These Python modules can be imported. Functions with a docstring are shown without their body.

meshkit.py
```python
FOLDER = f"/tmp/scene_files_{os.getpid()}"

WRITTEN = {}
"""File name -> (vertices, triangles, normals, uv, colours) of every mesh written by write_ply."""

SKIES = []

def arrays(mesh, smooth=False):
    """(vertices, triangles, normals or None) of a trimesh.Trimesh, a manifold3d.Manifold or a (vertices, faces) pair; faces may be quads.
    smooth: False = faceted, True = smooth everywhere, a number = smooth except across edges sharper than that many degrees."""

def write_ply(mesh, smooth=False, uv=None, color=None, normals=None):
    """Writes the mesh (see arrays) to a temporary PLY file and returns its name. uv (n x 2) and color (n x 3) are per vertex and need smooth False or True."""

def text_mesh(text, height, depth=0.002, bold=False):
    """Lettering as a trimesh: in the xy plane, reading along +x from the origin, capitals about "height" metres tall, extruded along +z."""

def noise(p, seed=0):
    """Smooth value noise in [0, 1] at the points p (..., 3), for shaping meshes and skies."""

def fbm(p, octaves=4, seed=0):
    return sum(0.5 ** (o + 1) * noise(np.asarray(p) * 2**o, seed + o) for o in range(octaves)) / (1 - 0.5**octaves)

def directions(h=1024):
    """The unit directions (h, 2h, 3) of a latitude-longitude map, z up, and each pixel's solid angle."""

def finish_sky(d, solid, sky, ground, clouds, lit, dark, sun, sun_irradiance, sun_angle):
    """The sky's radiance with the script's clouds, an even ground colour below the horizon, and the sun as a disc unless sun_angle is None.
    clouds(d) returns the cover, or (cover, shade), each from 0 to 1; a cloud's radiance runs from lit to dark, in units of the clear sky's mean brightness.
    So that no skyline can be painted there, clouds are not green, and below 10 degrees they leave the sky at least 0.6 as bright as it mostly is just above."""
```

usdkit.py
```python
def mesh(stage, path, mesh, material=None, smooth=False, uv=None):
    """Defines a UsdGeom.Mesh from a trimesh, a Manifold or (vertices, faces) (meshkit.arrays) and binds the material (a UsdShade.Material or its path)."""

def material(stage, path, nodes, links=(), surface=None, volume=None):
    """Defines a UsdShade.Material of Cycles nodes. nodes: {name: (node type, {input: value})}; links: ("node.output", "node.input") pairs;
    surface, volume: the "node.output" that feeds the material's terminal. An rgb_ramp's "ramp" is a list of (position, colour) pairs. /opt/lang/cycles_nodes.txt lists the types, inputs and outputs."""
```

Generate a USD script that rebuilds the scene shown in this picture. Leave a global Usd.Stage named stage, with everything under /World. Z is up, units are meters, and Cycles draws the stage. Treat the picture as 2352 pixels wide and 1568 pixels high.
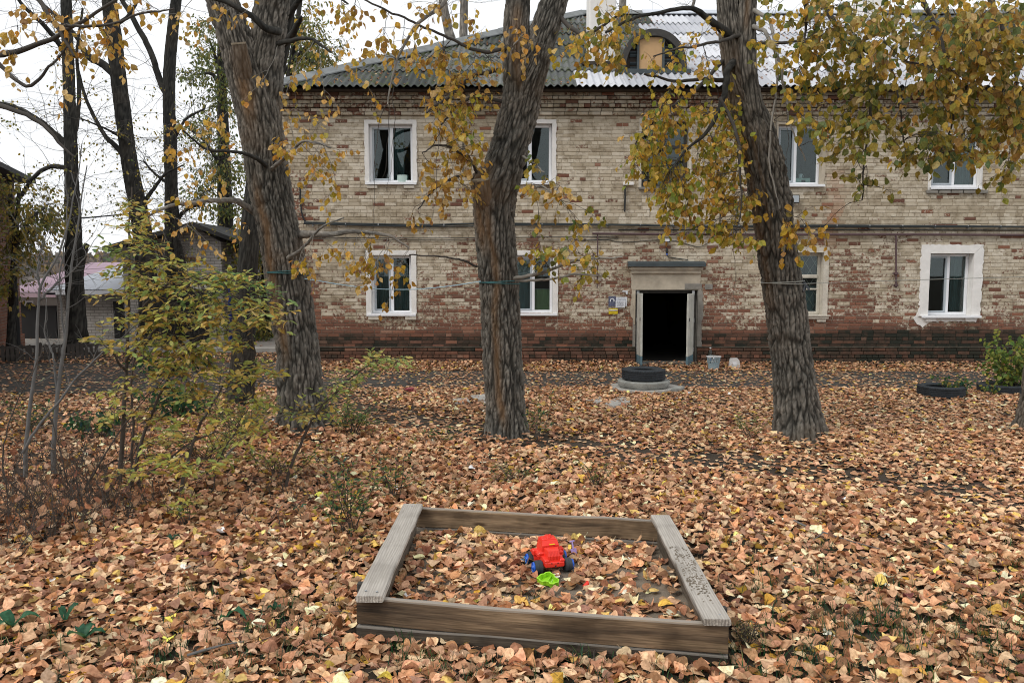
import math
import numpy as np, usdkit, meshkit
from pxr import Usd, UsdGeom, UsdLux, UsdShade, Sdf, Gf, Vt

stage = Usd.Stage.CreateInMemory()
UsdGeom.Xform.Define(stage, '/World')
stage.SetDefaultPrim(stage.GetPrimAtPath('/World'))
PI = math.pi

# ---------------------------------------------------------------- camera, sky, light
CAM_Z, PITCH, FOC = 2.07, math.radians(5.03), 1829.0
cam = UsdGeom.Camera.Define(stage, '/World/camera')
cam.CreateFocalLengthAttr(28.0)
cam.CreateHorizontalApertureAttr(28.0 * 2352 / FOC)
cam.CreateVerticalApertureAttr(28.0 * 2352 / FOC * 682 / 1024)
cam.CreateClippingRangeAttr(Gf.Vec2f(0.05, 5000))
cam.AddTranslateOp().Set(Gf.Vec3d(0, 0, CAM_Z))
cam.AddRotateXOp().Set(90 - math.degrees(PITCH))
cam.CreateExposureAttr(0.15)

SUN_EL, SUN_AZ = math.radians(46), math.radians(236)       # azimuth from +y towards +x: the soft sun stands behind the camera, to the left
sky_m = usdkit.material(stage, '/World/Looks/sky', {
    'sky': ('sky_texture', {'sky_type': 'single_scattering', 'sun_disc': False, 'sun_elevation': SUN_EL, 'sun_rotation': SUN_AZ, 'aerosol_density': 2.0}),
    'tc': ('texture_coordinate', {}),
    'n': ('noise_texture', {'scale': 2.2, 'detail': 5.0, 'roughness': 0.55}),
    'r': ('rgb_ramp', {'ramp': [(0.3, (9.0, 9.3, 9.7)), (0.7, (11.4, 11.5, 11.6))]}),
    'mix': ('mix_color', {'fac': 0.93}),
    'bg': ('background_shader', {'strength': 0.1})},
    [('tc.generated', 'n.vector'), ('n.fac', 'r.fac'), ('sky.color', 'mix.a'), ('r.color', 'mix.b'), ('mix.result', 'bg.color')], surface='bg.background')
dome = UsdLux.DomeLight.Define(stage, '/World/sky')
UsdShade.MaterialBindingAPI.Apply(dome.GetPrim()).Bind(sky_m)
dome.GetPrim().SetCustomDataByKey('kind', 'structure')
sun = UsdLux.DistantLight.Define(stage, '/World/sun')
sun.CreateIntensityAttr(0.4); sun.CreateAngleAttr(25.0); sun.CreateNormalizeAttr(True) if hasattr(sun, 'CreateNormalizeAttr') else None
sun.CreateColorAttr(Gf.Vec3f(1.0, 0.96, 0.9))
sun.AddRotateZOp().Set(-math.degrees(SUN_AZ) + 180)
sun.AddRotateXOp().Set(90 - math.degrees(SUN_EL))
sun.GetPrim().GetAttribute('inputs:normalize').Set(True)

# ---------------------------------------------------------------- helpers
def ray(px, py):
    u, v = (px - 1176) / FOC, (784 - py) / FOC
    c, s = math.cos(PITCH), math.sin(PITCH)
    return np.array([u, c + v * s, -s + v * c])
def at(px, py, Y):                       # the point of the view ray through (px, py) at the distance Y from the camera
    d = ray(px, py); t = Y / d[1]
    return np.array([0, 0, CAM_Z]) + t * d
def gp(px, py, z=0.0):                   # the point of the view ray on the level z
    d = ray(px, py); t = (z - CAM_Z) / d[2]
    return np.array([0, 0, CAM_Z]) + t * d
def proj(p):
    p = np.asarray(p, float); x, y, z = p[..., 0], p[..., 1], p[..., 2] - CAM_Z
    c, s = math.cos(PITCH), math.sin(PITCH)
    fz = y * c - z * s; uy = y * s + z * c
    fz = np.where(fz < 0.05, 0.05, fz)
    return 1176 + FOC * x / fz, 784 - FOC * uy / fz

_used = {}
def numbered(parent, name):
    k = f'{parent}/{name}'; n = _used.get(k, 0); _used[k] = n + 1
    return k if n == 0 else f'{k}_{n:03d}'
def path_of(parent):
    return '/World' if parent is None else (parent if isinstance(parent, str) else str(parent.GetPath()))
def tag(p, label=None, cat=None, group=None, kind=None):
    p = p if isinstance(p, Usd.Prim) else p.GetPrim()
    for k, v in (('label', label), ('category', cat), ('group', group), ('kind', kind)):
        if v: p.SetCustomDataByKey(k, v)
    return p
def thing(name, label=None, cat=None, group=None, kind=None, parent=None):
    return tag(UsdGeom.Xform.Define(stage, numbered(path_of(parent), name)), label, cat, group, kind)
def obj(name, mesh, mat, parent=None, smooth=False, attrs=None, label=None, cat=None, group=None, kind=None):
    m = usdkit.mesh(stage, numbered(path_of(parent), name), mesh, M[mat], smooth)
    for k, a in (attrs or {}).items():
        a = np.asarray(a, np.float32)
        pv = UsdGeom.PrimvarsAPI(m)
        if a.ndim == 2: pv.CreatePrimvar(k, Sdf.ValueTypeNames.Color3fArray, 'vertex').Set(Vt.Vec3fArray.FromNumpy(a))
        else: pv.CreatePrimvar(k, Sdf.ValueTypeNames.FloatArray, 'vertex').Set(Vt.FloatArray.FromNumpy(a))
    return tag(m, label, cat, group, kind)

def tri(f):
    f = np.asarray(f, int)
    return f if f.shape[1] == 3 else np.vstack([f[:, [0, 1, 2]], f[:, [0, 2, 3]]])
def cat(*ms):
    vs, fs, n = [], [], 0
    for v, f in ms:
        v = np.asarray(v, float); vs.append(v); fs.append(tri(f) + n); n += len(v)
    return np.vstack(vs), np.vstack(fs)
def box(x0, x1, y0, y1, z0, z1, b=0.0):
    """A box; b chamfers its edges."""
    if b <= 0:
        v = [(x, y, z) for z in (z0, z1) for y in (y0, y1) for x in (x0, x1)]
        return np.array(v, float), tri([(0, 2, 3, 1), (4, 5, 7, 6), (0, 1, 5, 4), (2, 6, 7, 3), (0, 4, 6, 2), (1, 3, 7, 5)])
    import manifold3d
    pts = [(x + (b if k != 0 else 0) * sx, y + (b if k != 1 else 0) * sy, z + (b if k != 2 else 0) * sz)
           for x, sx in ((x0, 1), (x1, -1)) for y, sy in ((y0, 1), (y1, -1)) for z, sz in ((z0, 1), (z1, -1)) for k in range(3)]
    h = manifold3d.Manifold.hull_points(np.array(pts, float)).to_mesh()
    return np.array(h.vert_properties[:, :3], float), np.array(h.tri_verts, int)
def hull(pts):
    import manifold3d
    h = manifold3d.Manifold.hull_points(np.array(pts, float)).to_mesh()
    return np.array(h.vert_properties[:, :3], float), np.array(h.tri_verts, int)
def place(m, o=(0, 0, 0), rz=0.0, rx=0.0, ry=0.0, s=1.0):
    v, f = m; v = np.asarray(v, float) * s
    cx, sx, cy, sy, cz, sz = math.cos(rx), math.sin(rx), math.cos(ry), math.sin(ry), math.cos(rz), math.sin(rz)
    R = np.array([[cz, -sz, 0], [sz, cz, 0], [0, 0, 1]]) @ np.array([[cy, 0, sy], [0, 1, 0], [-sy, 0, cy]]) @ np.array([[1, 0, 0], [0, cx, -sx], [0, sx, cx]])
    return v @ R.T + np.asarray(o, float), f
def spline(p, n):
    """Catmull-Rom through the rows of p, n rows."""
    p = np.asarray(p, float)
    if len(p) == 2: return p[0] + (p[1] - p[0]) * np.linspace(0, 1, n)[:, None]
    q = np.vstack([2 * p[0] - p[1], p, 2 * p[-1] - p[-2]])
    d = np.concatenate([[0], np.cumsum(np.linalg.norm(np.diff(p[:, :3], axis=0), axis=1))])
    s = np.linspace(0, d[-1], n); i = np.clip(np.searchsorted(d, s, 'right') - 1, 0, len(p) - 2)
    t = ((s - d[i]) / np.maximum(d[i + 1] - d[i], 1e-9))[:, None]
    a, b, c, e = q[i], q[i + 1], q[i + 2], q[i + 3]
    return 0.5 * (2 * b + (c - a) * t + (2 * a - 5 * b + 4 * c - e) * t ** 2 + (3 * b - a - 3 * c + e) * t ** 3)
def frames(p):
    t = np.gradient(p, axis=0); t /= np.linalg.norm(t, axis=1, keepdims=True) + 1e-12
    a = np.zeros_like(t); r = np.array([1.0, 0, 0]) if abs(t[0, 0]) < 0.8 else np.array([0, 1.0, 0])
    for i in range(len(p)):
        r = r - t[i] * (r @ t[i]); r /= np.linalg.norm(r) + 1e-12; a[i] = r
    return t, a, np.cross(t, a)
def tube(p, r, sides=6, cap=True):
    p = np.asarray(p, float); n = len(p)
    _, a, b = frames(p)
    r = np.broadcast_to(np.asarray(r, float), (n,))
    th = np.arange(sides) * 2 * PI / sides
    v = p[:, None] + r[:, None, None] * (np.cos(th)[None, :, None] * a[:, None] + np.sin(th)[None, :, None] * b[:, None])
    i, j = np.meshgrid(np.arange(n - 1), np.arange(sides), indexing='ij')
    q = np.stack([i * sides + j, i * sides + (j + 1) % sides, (i + 1) * sides + (j + 1) % sides, (i + 1) * sides + j], -1).reshape(-1, 4)
    v, f = v.reshape(-1, 3), tri(q)
    if cap:
        k = len(v); v = np.vstack([v, p[:1], p[-1:]]); j = np.arange(sides)
        f = np.vstack([f, np.stack([np.full(sides, k), (j + 1) % sides, j], 1), np.stack([np.full(sides, k + 1), (n - 1) * sides + j, (n - 1) * sides + (j + 1) % sides], 1)])
    return v, f
def lathe(prof, seg=32, c=(0, 0, 0)):
    prof = np.asarray(prof, float); th = np.arange(seg) * 2 * PI / seg; n = len(prof)
    v = np.stack([prof[:, None, 0] * np.cos(th), prof[:, None, 0] * np.sin(th), np.broadcast_to(prof[:, None, 1], (n, seg))], -1).reshape(-1, 3) + np.asarray(c, float)
    i, j = np.meshgrid(np.arange(n - 1), np.arange(seg), indexing='ij')
    return v, tri(np.stack([i * seg + j, i * seg + (j + 1) % seg, (i + 1) * seg + (j + 1) % seg, (i + 1) * seg + j], -1).reshape(-1, 4))
def prism(poly, d0, d1, axis='y'):
    """Extrudes an outline (pairs) along an axis: 'y': pairs are (x, z); 'z': pairs are (x, y)."""
    import trimesh
    from shapely.geometry import Polygon
    m = trimesh.creation.extrude_polygon(Polygon(poly).buffer(0), d1 - d0, engine='earcut')
    v = np.array(m.vertices); f = np.array(m.faces)
    if axis == 'z': return v + [0, 0, d0], f
    return np.stack([v[:, 0], v[:, 2] + d0, v[:, 1]], 1), f[:, ::-1]
def grid(nx, ny):
    i, j = np.meshgrid(np.arange(ny - 1), np.arange(nx - 1), indexing='ij')
    return tri(np.stack([i * nx + j, i * nx + j + 1, (i + 1) * nx + j + 1, (i + 1) * nx + j], -1).reshape(-1, 4))
def lin(*c):
    c = np.asarray(c, float) / 255.0
    return np.where(c <= 0.04045, c / 12.92, ((c + 0.055) / 1.055) ** 2.4)
def fb(x, y, z=0.0, s=1.0, o=3, seed=0):
    x, y, z = np.broadcast_arrays(np.asarray(x, float), np.asarray(y, float), np.asarray(z, float))
    return meshkit.fbm(np.stack([x, y, z], -1) * s, o, seed)
def sstep(a, b, x):
    t = np.clip((np.asarray(x, float) - a) / (b - a), 0, 1); return t * t * (3 - 2 * t)

# ---------------------------------------------------------------- materials
M = {}
def mat(name, nodes, links, surface='p.BSDF'):
    M[name] = usdkit.material(stage, '/World/Looks/' + name, nodes, links, surface=surface); return M[name]
def plain(name, col, rough=0.6, var=0.15, scale=9.0, bump=0.0, metal=0.0, spec=0.4):
    """An even material with some tone variation and fine relief."""
    c = np.asarray(col, float)
    n = {'g': ('geometry', {}), 'n': ('noise_texture', {'scale': scale, 'detail': 5.0, 'roughness': 0.6}),
         'r': ('rgb_ramp', {'ramp': [(0.25, c * (1 - var)), (0.75, np.minimum(c * (1 + var), 0.9))]}),
         'p': ('principled_bsdf', {'roughness': rough, 'metallic': metal, 'specular_ior_level': spec})}
    l = [('g.position', 'n.vector'), ('n.fac', 'r.fac'), ('r.color', 'p.base_color')]
    if bump:
        n['b'] = ('bump', {'strength': 0.6, 'distance': bump}); n['n2'] = ('noise_texture', {'scale': scale * 5, 'detail': 4.0})
        l += [('g.position', 'n2.vector'), ('n2.fac', 'b.height'), ('b.normal', 'p.normal')]
    return mat(name, n, l)
def brickish(name, ramp, rough=0.9):
    """Brick or mortar: whitewash ('bp' says how much is left) over the bare colour, 'gr' black dirt and painted eave shade, rust-red run-off below one window."""
    mat(name, {
        'g': ('geometry', {}), 'bp': ('attribute', {'attribute': 'bp'}), 'br': ('attribute', {'attribute': 'br'}), 'gr': ('attribute', {'attribute': 'gr'}), 'ru': ('attribute', {'attribute': 'ru'}),
        'n1': ('noise_texture', {'scale': 15.0, 'detail': 6.0, 'roughness': 0.68}), 'n2': ('noise_texture', {'scale': 1.1, 'detail': 4.0, 'roughness': 0.6}),
        'n3': ('noise_texture', {'scale': 60.0, 'detail': 4.0, 'roughness': 0.7}), 'n4': ('noise_texture', {'scale': 5.0, 'detail': 5.0, 'roughness': 0.7}),
        'bare': ('rgb_ramp', {'ramp': ramp}),
        'thr': ('math', {'math_type': 'multiply_add', 'value2': 0.66}), 'nk': ('math', {'math_type': 'multiply', 'value2': 1.15}), 'thr2': ('math', {'math_type': 'subtract', 'value2': 0.905}),
        'sum': ('math', {'math_type': 'add'}), 'mask': ('map_range', {'from_min': -0.06, 'from_max': 0.05, 'clamp': True}),
        'paint': ('rgb_ramp', {'ramp': [(0.3, (0.36, 0.30, 0.215)), (0.5, (0.48, 0.415, 0.315)), (0.72, (0.59, 0.53, 0.43))]}),
        'pd': ('rgb_ramp', {'ramp': [(0.32, (0.42, 0.37, 0.31)), (0.52, (1, 1, 1))]}), 'pm': ('mix_color', {'blend_type': 'multiply', 'fac': 0.8}),
        'hard': ('map_range', {'from_min': 0.2, 'from_max': 0.8}), 'tone': ('mix_color', {'fac': 0.22}),
        'vari': ('rgb_ramp', {'ramp': [(0.3, (0.72, 0.72, 0.72)), (0.7, (1.15, 1.15, 1.15))]}), 'bv': ('mix_color', {'blend_type': 'multiply', 'fac': 1.0}),
        'm': ('mix_color', {}), 'rf': ('math', {'math_type': 'multiply'}), 'rust': ('mix_color', {'b': (0.34, 0.18, 0.11)}),
        'gf': ('math', {'math_type': 'multiply_add', 'value2': 1.5, 'value3': -0.72}), 'gf2': ('math', {'math_type': 'add', 'use_clamp': True}), 'gfm': ('math', {'math_type': 'multiply', 'use_clamp': True}),
        'grime_shade': ('mix_color', {'b': (0.022, 0.024, 0.018)}),
        'bh': ('math', {'math_type': 'multiply_add', 'value2': 0.6}), 'b': ('bump', {'strength': 0.7, 'distance': 0.006}),
        'p': ('principled_bsdf', {'roughness': rough, 'specular_ior_level': 0.2})},
        [('g.position', 'n1.vector'), ('g.position', 'n2.vector'), ('g.position', 'n3.vector'), ('g.position', 'n4.vector'), ('br.fac', 'bare.fac'),
         ('bp.fac', 'thr.value1'), ('n1.fac', 'nk.value1'), ('nk.value', 'thr.value3'), ('thr.value', 'thr2.value1'), ('thr2.value', 'mask.value'),
         ('n2.fac', 'tone.a'), ('br.fac', 'hard.value'), ('hard.result', 'tone.b'), ('tone.result', 'paint.fac'),
         ('n4.fac', 'pd.fac'), ('paint.color', 'pm.a'), ('pd.color', 'pm.b'),
         ('n3.fac', 'vari.fac'), ('bare.color', 'bv.a'), ('vari.color', 'bv.b'),
         ('mask.result', 'm.fac'), ('bv.result', 'm.a'), ('pm.result', 'm.b'),
         ('ru.fac', 'rf.value1'), ('n4.fac', 'rf.value2'), ('rf.value', 'rust.fac'), ('m.result', 'rust.a'),
         ('n4.fac', 'gf.value1'), ('gf.value', 'gf2.value1'), ('gr.fac', 'gf2.value2'), ('gf2.value', 'gfm.value1'), ('gr.fac', 'gfm.value2'), ('gfm.value', 'grime_shade.fac'), ('rust.result', 'grime_shade.a'),
         ('grime_shade.result', 'p.base_color'), ('n3.fac', 'bh.value1'), ('mask.result', 'bh.value3'), ('bh.value', 'b.height'), ('b.normal', 'p.normal')])
brickish('brick', [(0.0, (0.145, 0.068, 0.047)), (0.35, (0.20, 0.09, 0.058)), (0.6, (0.165, 0.085, 0.06)), (0.85, (0.25, 0.11, 0.068)), (1.0, (0.29, 0.165, 0.115))])
brickish('mortar', [(0.0, (0.19, 0.155, 0.12)), (1.0, (0.25, 0.21, 0.165))])
plain('far_brick', (0.21, 0.10, 0.065), 0.9, 0.35, 4.0)
def far_bricks(name, c1, c2, mortar, sx=4.0, row=0.077, length=0.26):
    mat(name, {'g': ('geometry', {}), 's': ('separate_xyz', {}), 'a': ('math', {'math_type': 'add'}), 'c': ('combine_xyz', {}),
               'k': ('brick_texture', {'color1': c1, 'color2': c2, 'mortar': mortar, 'scale': 1.0, 'mortar_size': 0.008, 'brick_width': length, 'row_height': row, 'mortar_smooth': 0.2}),
               'n': ('noise_texture', {'scale': 2.5, 'detail': 5.0}), 'r': ('rgb_ramp', {'ramp': [(0.3, (0.62, 0.6, 0.58)), (0.7, (1.12, 1.12, 1.12))]}), 'm': ('mix_color', {'blend_type': 'multiply', 'fac': 1.0}),
               'p': ('principled_bsdf', {'roughness': 0.9, 'specular_ior_level': 0.2})},
        [('g.position', 's.vector'), ('s.x', 'a.value1'), ('s.y', 'a.value2'), ('a.value', 'c.x'), ('s.z', 'c.y'), ('c.vector', 'k.vector'),
         ('g.position', 'n.vector'), ('n.fac', 'r.fac'), ('k.color', 'm.a'), ('r.color', 'm.b'), ('m.result', 'p.base_color')])
far_bricks('red_far', (0.25, 0.10, 0.06), (0.17, 0.075, 0.05), (0.22, 0.18, 0.14))
far_bricks('white_far', (0.50, 0.48, 0.45), (0.40, 0.385, 0.36), (0.17, 0.16, 0.15), row=0.088)
def asbestos(name, ca, cb, moss, mossy):
    mat(name, {'g': ('geometry', {}), 'br': ('attribute', {'attribute': 'br'}), 'n1': ('noise_texture', {'scale': 3.5, 'detail': 6.0, 'roughness': 0.7}), 'n2': ('noise_texture', {'scale': 28.0, 'detail': 3.0, 'roughness': 0.6}),
               'r': ('rgb_ramp', {'ramp': [(0.3, ca), (0.7, cb)]}), 'mr': ('rgb_ramp', {'ramp': [(0.60 - 0.12 * mossy, (0, 0, 0)), (0.68 - 0.1 * mossy, (1, 1, 1))]}),
               'mm': ('mix_color', {'b': moss}), 'tone': ('mix_color', {'fac': 0.45}), 'sp': ('rgb_ramp', {'ramp': [(0.66, (0, 0, 0)), (0.70, (1, 1, 1))]}), 'sm': ('math', {'math_type': 'multiply', 'value2': 0.5 * mossy}), 'sx': ('mix_color', {'b': (0.34, 0.33, 0.30)}),
               'p': ('principled_bsdf', {'roughness': 0.85, 'specular_ior_level': 0.25})},
        [('g.position', 'n1.vector'), ('g.position', 'n2.vector'), ('n1.fac', 'tone.a'), ('br.fac', 'tone.b'), ('tone.result', 'r.fac'), ('n1.fac', 'mr.fac'), ('mr.color', 'mm.fac'), ('r.color', 'mm.a'),
         ('n2.fac', 'sp.fac'), ('sp.color', 'sm.value1'), ('sm.value', 'sx.fac'), ('mm.result', 'sx.a'), ('sx.result', 'p.base_color')])
asbestos('old_slate', (0.042, 0.047, 0.046), (0.15, 0.155, 0.15), (0.052, 0.064, 0.026), 0.9)
asbestos('new_slate', (0.36, 0.37, 0.40), (0.58, 0.59, 0.62), (0.26, 0.26, 0.27), 0.0)
plain('ridge_grey', (0.17, 0.18, 0.18), 0.85, 0.4, 3.0)
plain('ridge_pale', (0.50, 0.53, 0.58), 0.7, 0.15, 3.0)
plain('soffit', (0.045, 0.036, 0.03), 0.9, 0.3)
plain('whitewash', (0.70, 0.68, 0.65), 0.85, 0.10, 6.0, 0.004)
plain('old_trim', (0.50, 0.46, 0.39), 0.9, 0.22, 8.0, 0.004)
plain('plaster', (0.42, 0.365, 0.285), 0.9, 0.30, 3.5, 0.006)
plain('grey_render', (0.22, 0.205, 0.18), 0.9, 0.3, 6.0, 0.004)
plain('upvc', (0.74, 0.75, 0.77), 0.35, 0.04, 3.0)
plain('screen_frame', (0.38, 0.42, 0.45), 0.5, 0.06, 3.0)
plain('old_paint', (0.50, 0.47, 0.40), 0.7, 0.22, 10.0, 0.002)
plain('dark_wood', (0.045, 0.042, 0.038), 0.8, 0.35, 12.0, 0.003)
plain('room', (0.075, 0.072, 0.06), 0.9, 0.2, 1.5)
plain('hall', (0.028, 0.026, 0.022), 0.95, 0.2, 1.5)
plain('flashing', (0.045, 0.058, 0.064), 0.55, 0.3, 4.0)
plain('door_paint', (0.40, 0.40, 0.36), 0.65, 0.25, 5.0, 0.003)
plain('door_blue', (0.08, 0.14, 0.17), 0.65, 0.25, 5.0)
plain('plywood', (0.46, 0.29, 0.145), 0.8, 0.12, 5.0)
plain('cable', (0.018, 0.024, 0.026), 0.5, 0.2)
plain('gas_pipe', (0.085, 0.050, 0.052), 0.55, 0.25, 6.0)
plain('steel', (0.35, 0.36, 0.37), 0.4, 0.1, 6.0, 0, 0.6)
plain('black', (0.016, 0.017, 0.018), 0.5, 0.3)
plain('rubber', (0.020, 0.025, 0.030), 0.7, 0.4, 14.0, 0.002)
plain('concrete', (0.25, 0.255, 0.235), 0.9, 0.35, 5.0, 0.006)
plain('pale_slab', (0.36, 0.345, 0.315), 0.9, 0.2, 6.0, 0.004)
plain('foam', (0.50, 0.50, 0.50), 0.85, 0.08)
plain('basket_grey', (0.21, 0.28, 0.31), 0.45, 0.1)
plain('curtain_teal', (0.075, 0.115, 0.12), 0.95, 0.25, 3.0)
plain('curtain_grey', (0.16, 0.20, 0.215), 0.95, 0.12, 3.0)
plain('curtain_green', (0.30, 0.36, 0.20), 0.95, 0.08, 3.0)
plain('enamel', (0.42, 0.52, 0.48), 0.3, 0.05)
plain('paper', (0.62, 0.64, 0.68), 0.9, 0.05, 20.0)
plain('paper_ink', (0.20, 0.21, 0.25), 0.9, 0.1, 20.0)
plain('paper_blue', (0.10, 0.11, 0.17), 0.9, 0.5, 40.0)
plain('paper_yellow', (0.62, 0.47, 0.02), 0.8, 0.1, 20.0)
plain('toy_red', (0.72, 0.035, 0.02), 0.35, 0.06, 20.0)
plain('toy_blue', (0.012, 0.10, 0.50), 0.35, 0.06, 20.0)
plain('toy_sky', (0.02, 0.25, 0.42), 0.35, 0.06, 20.0)
plain('toy_green', (0.27, 0.56, 0.02), 0.35, 0.05, 20.0)
plain('toy_lilac', (0.36, 0.27, 0.55), 0.35, 0.05, 20.0)
plain('toy_tyre', (0.03, 0.036, 0.04), 0.55, 0.2, 20.0)
plain('wire', (0.30, 0.31, 0.30), 0.5, 0.1)
plain('line_blue', (0.34, 0.52, 0.62), 0.6, 0.1)
plain('line_teal', (0.03, 0.12, 0.125), 0.6, 0.1)
plain('line_grey', (0.28, 0.29, 0.26), 0.6, 0.1)
plain('bag_black', (0.025, 0.028, 0.034), 0.28, 0.3)
plain('wrapper_red', (0.28, 0.06, 0.07), 0.4, 0.4, 30.0)
plain('white_metal', (0.56, 0.58, 0.62), 0.5, 0.1, 1.0)
plain('pink_metal', (0.50, 0.37, 0.43), 0.5, 0.12, 1.0)
plain('far_white', (0.50, 0.49, 0.46), 0.9, 0.12, 1.0)
plain('gate_black', (0.014, 0.014, 0.015), 0.6, 0.3, 2.0)
plain('far_roof', (0.035, 0.035, 0.035), 0.8, 0.3, 2.0)
plain('fence_wood', (0.055, 0.048, 0.042), 0.9, 0.4, 5.0)
plain('sign_blue', (0.015, 0.035, 0.19), 0.5, 0.1)
plain('far_trees', (0.10, 0.085, 0.075), 1.0, 0.4, 0.6)
plain('twig_dark', (0.050, 0.043, 0.036), 0.85, 0.35, 8.0)
plain('twig_grey', (0.115, 0.112, 0.108), 0.85, 0.3, 8.0)
plain('twig_pale', (0.20, 0.185, 0.16), 0.85, 0.3, 8.0)
plain('twig_brown', (0.058, 0.046, 0.037), 0.9, 0.4, 9.0)
plain('cut_wood', (0.27, 0.225, 0.16), 0.85, 0.25, 30.0, 0.002)
def glass():
    mat('glass', {'f': ('fresnel', {'IOR': 1.52}), 't': ('transparent_bsdf', {'color': (0.82, 0.90, 0.89)}), 's': ('glossy_bsdf', {'color': (0.9, 0.95, 0.95), 'roughness': 0.015}), 'm': ('mix_closure', {})},
        [('f.fac', 'm.fac'), ('t.BSDF', 'm.closure1'), ('s.BSDF', 'm.closure2')], surface='m.closure')
glass()
def leafy(name, trans=0.35, rough=0.55):
    mat(name, {'c': ('attribute', {'attribute': 'col'}), 'g': ('geometry', {}), 'n': ('noise_texture', {'scale': 55.0, 'detail': 4.0}), 'r': ('rgb_ramp', {'ramp': [(0.3, (0.66, 0.62, 0.57)), (0.62, (1.1, 1.1, 1.1))]}), 'm': ('mix_color', {'blend_type': 'multiply', 'fac': 1.0}),
               'p': ('principled_bsdf', {'roughness': rough, 'specular_ior_level': 0.25}), 't': ('translucent_bsdf', {}), 'x': ('mix_closure', {'fac': trans})},
        [('g.position', 'n.vector'), ('n.fac', 'r.fac'), ('c.color', 'm.a'), ('r.color', 'm.b'), ('m.result', 'p.base_color'), ('m.result', 't.color'), ('p.BSDF', 'x.closure1'), ('t.BSDF', 'x.closure2')], surface='x.closure')
leafy('leaf', 0.38, 0.5); leafy('dry_leaf', 0.10, 0.7); leafy('blade', 0.3, 0.5)
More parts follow.
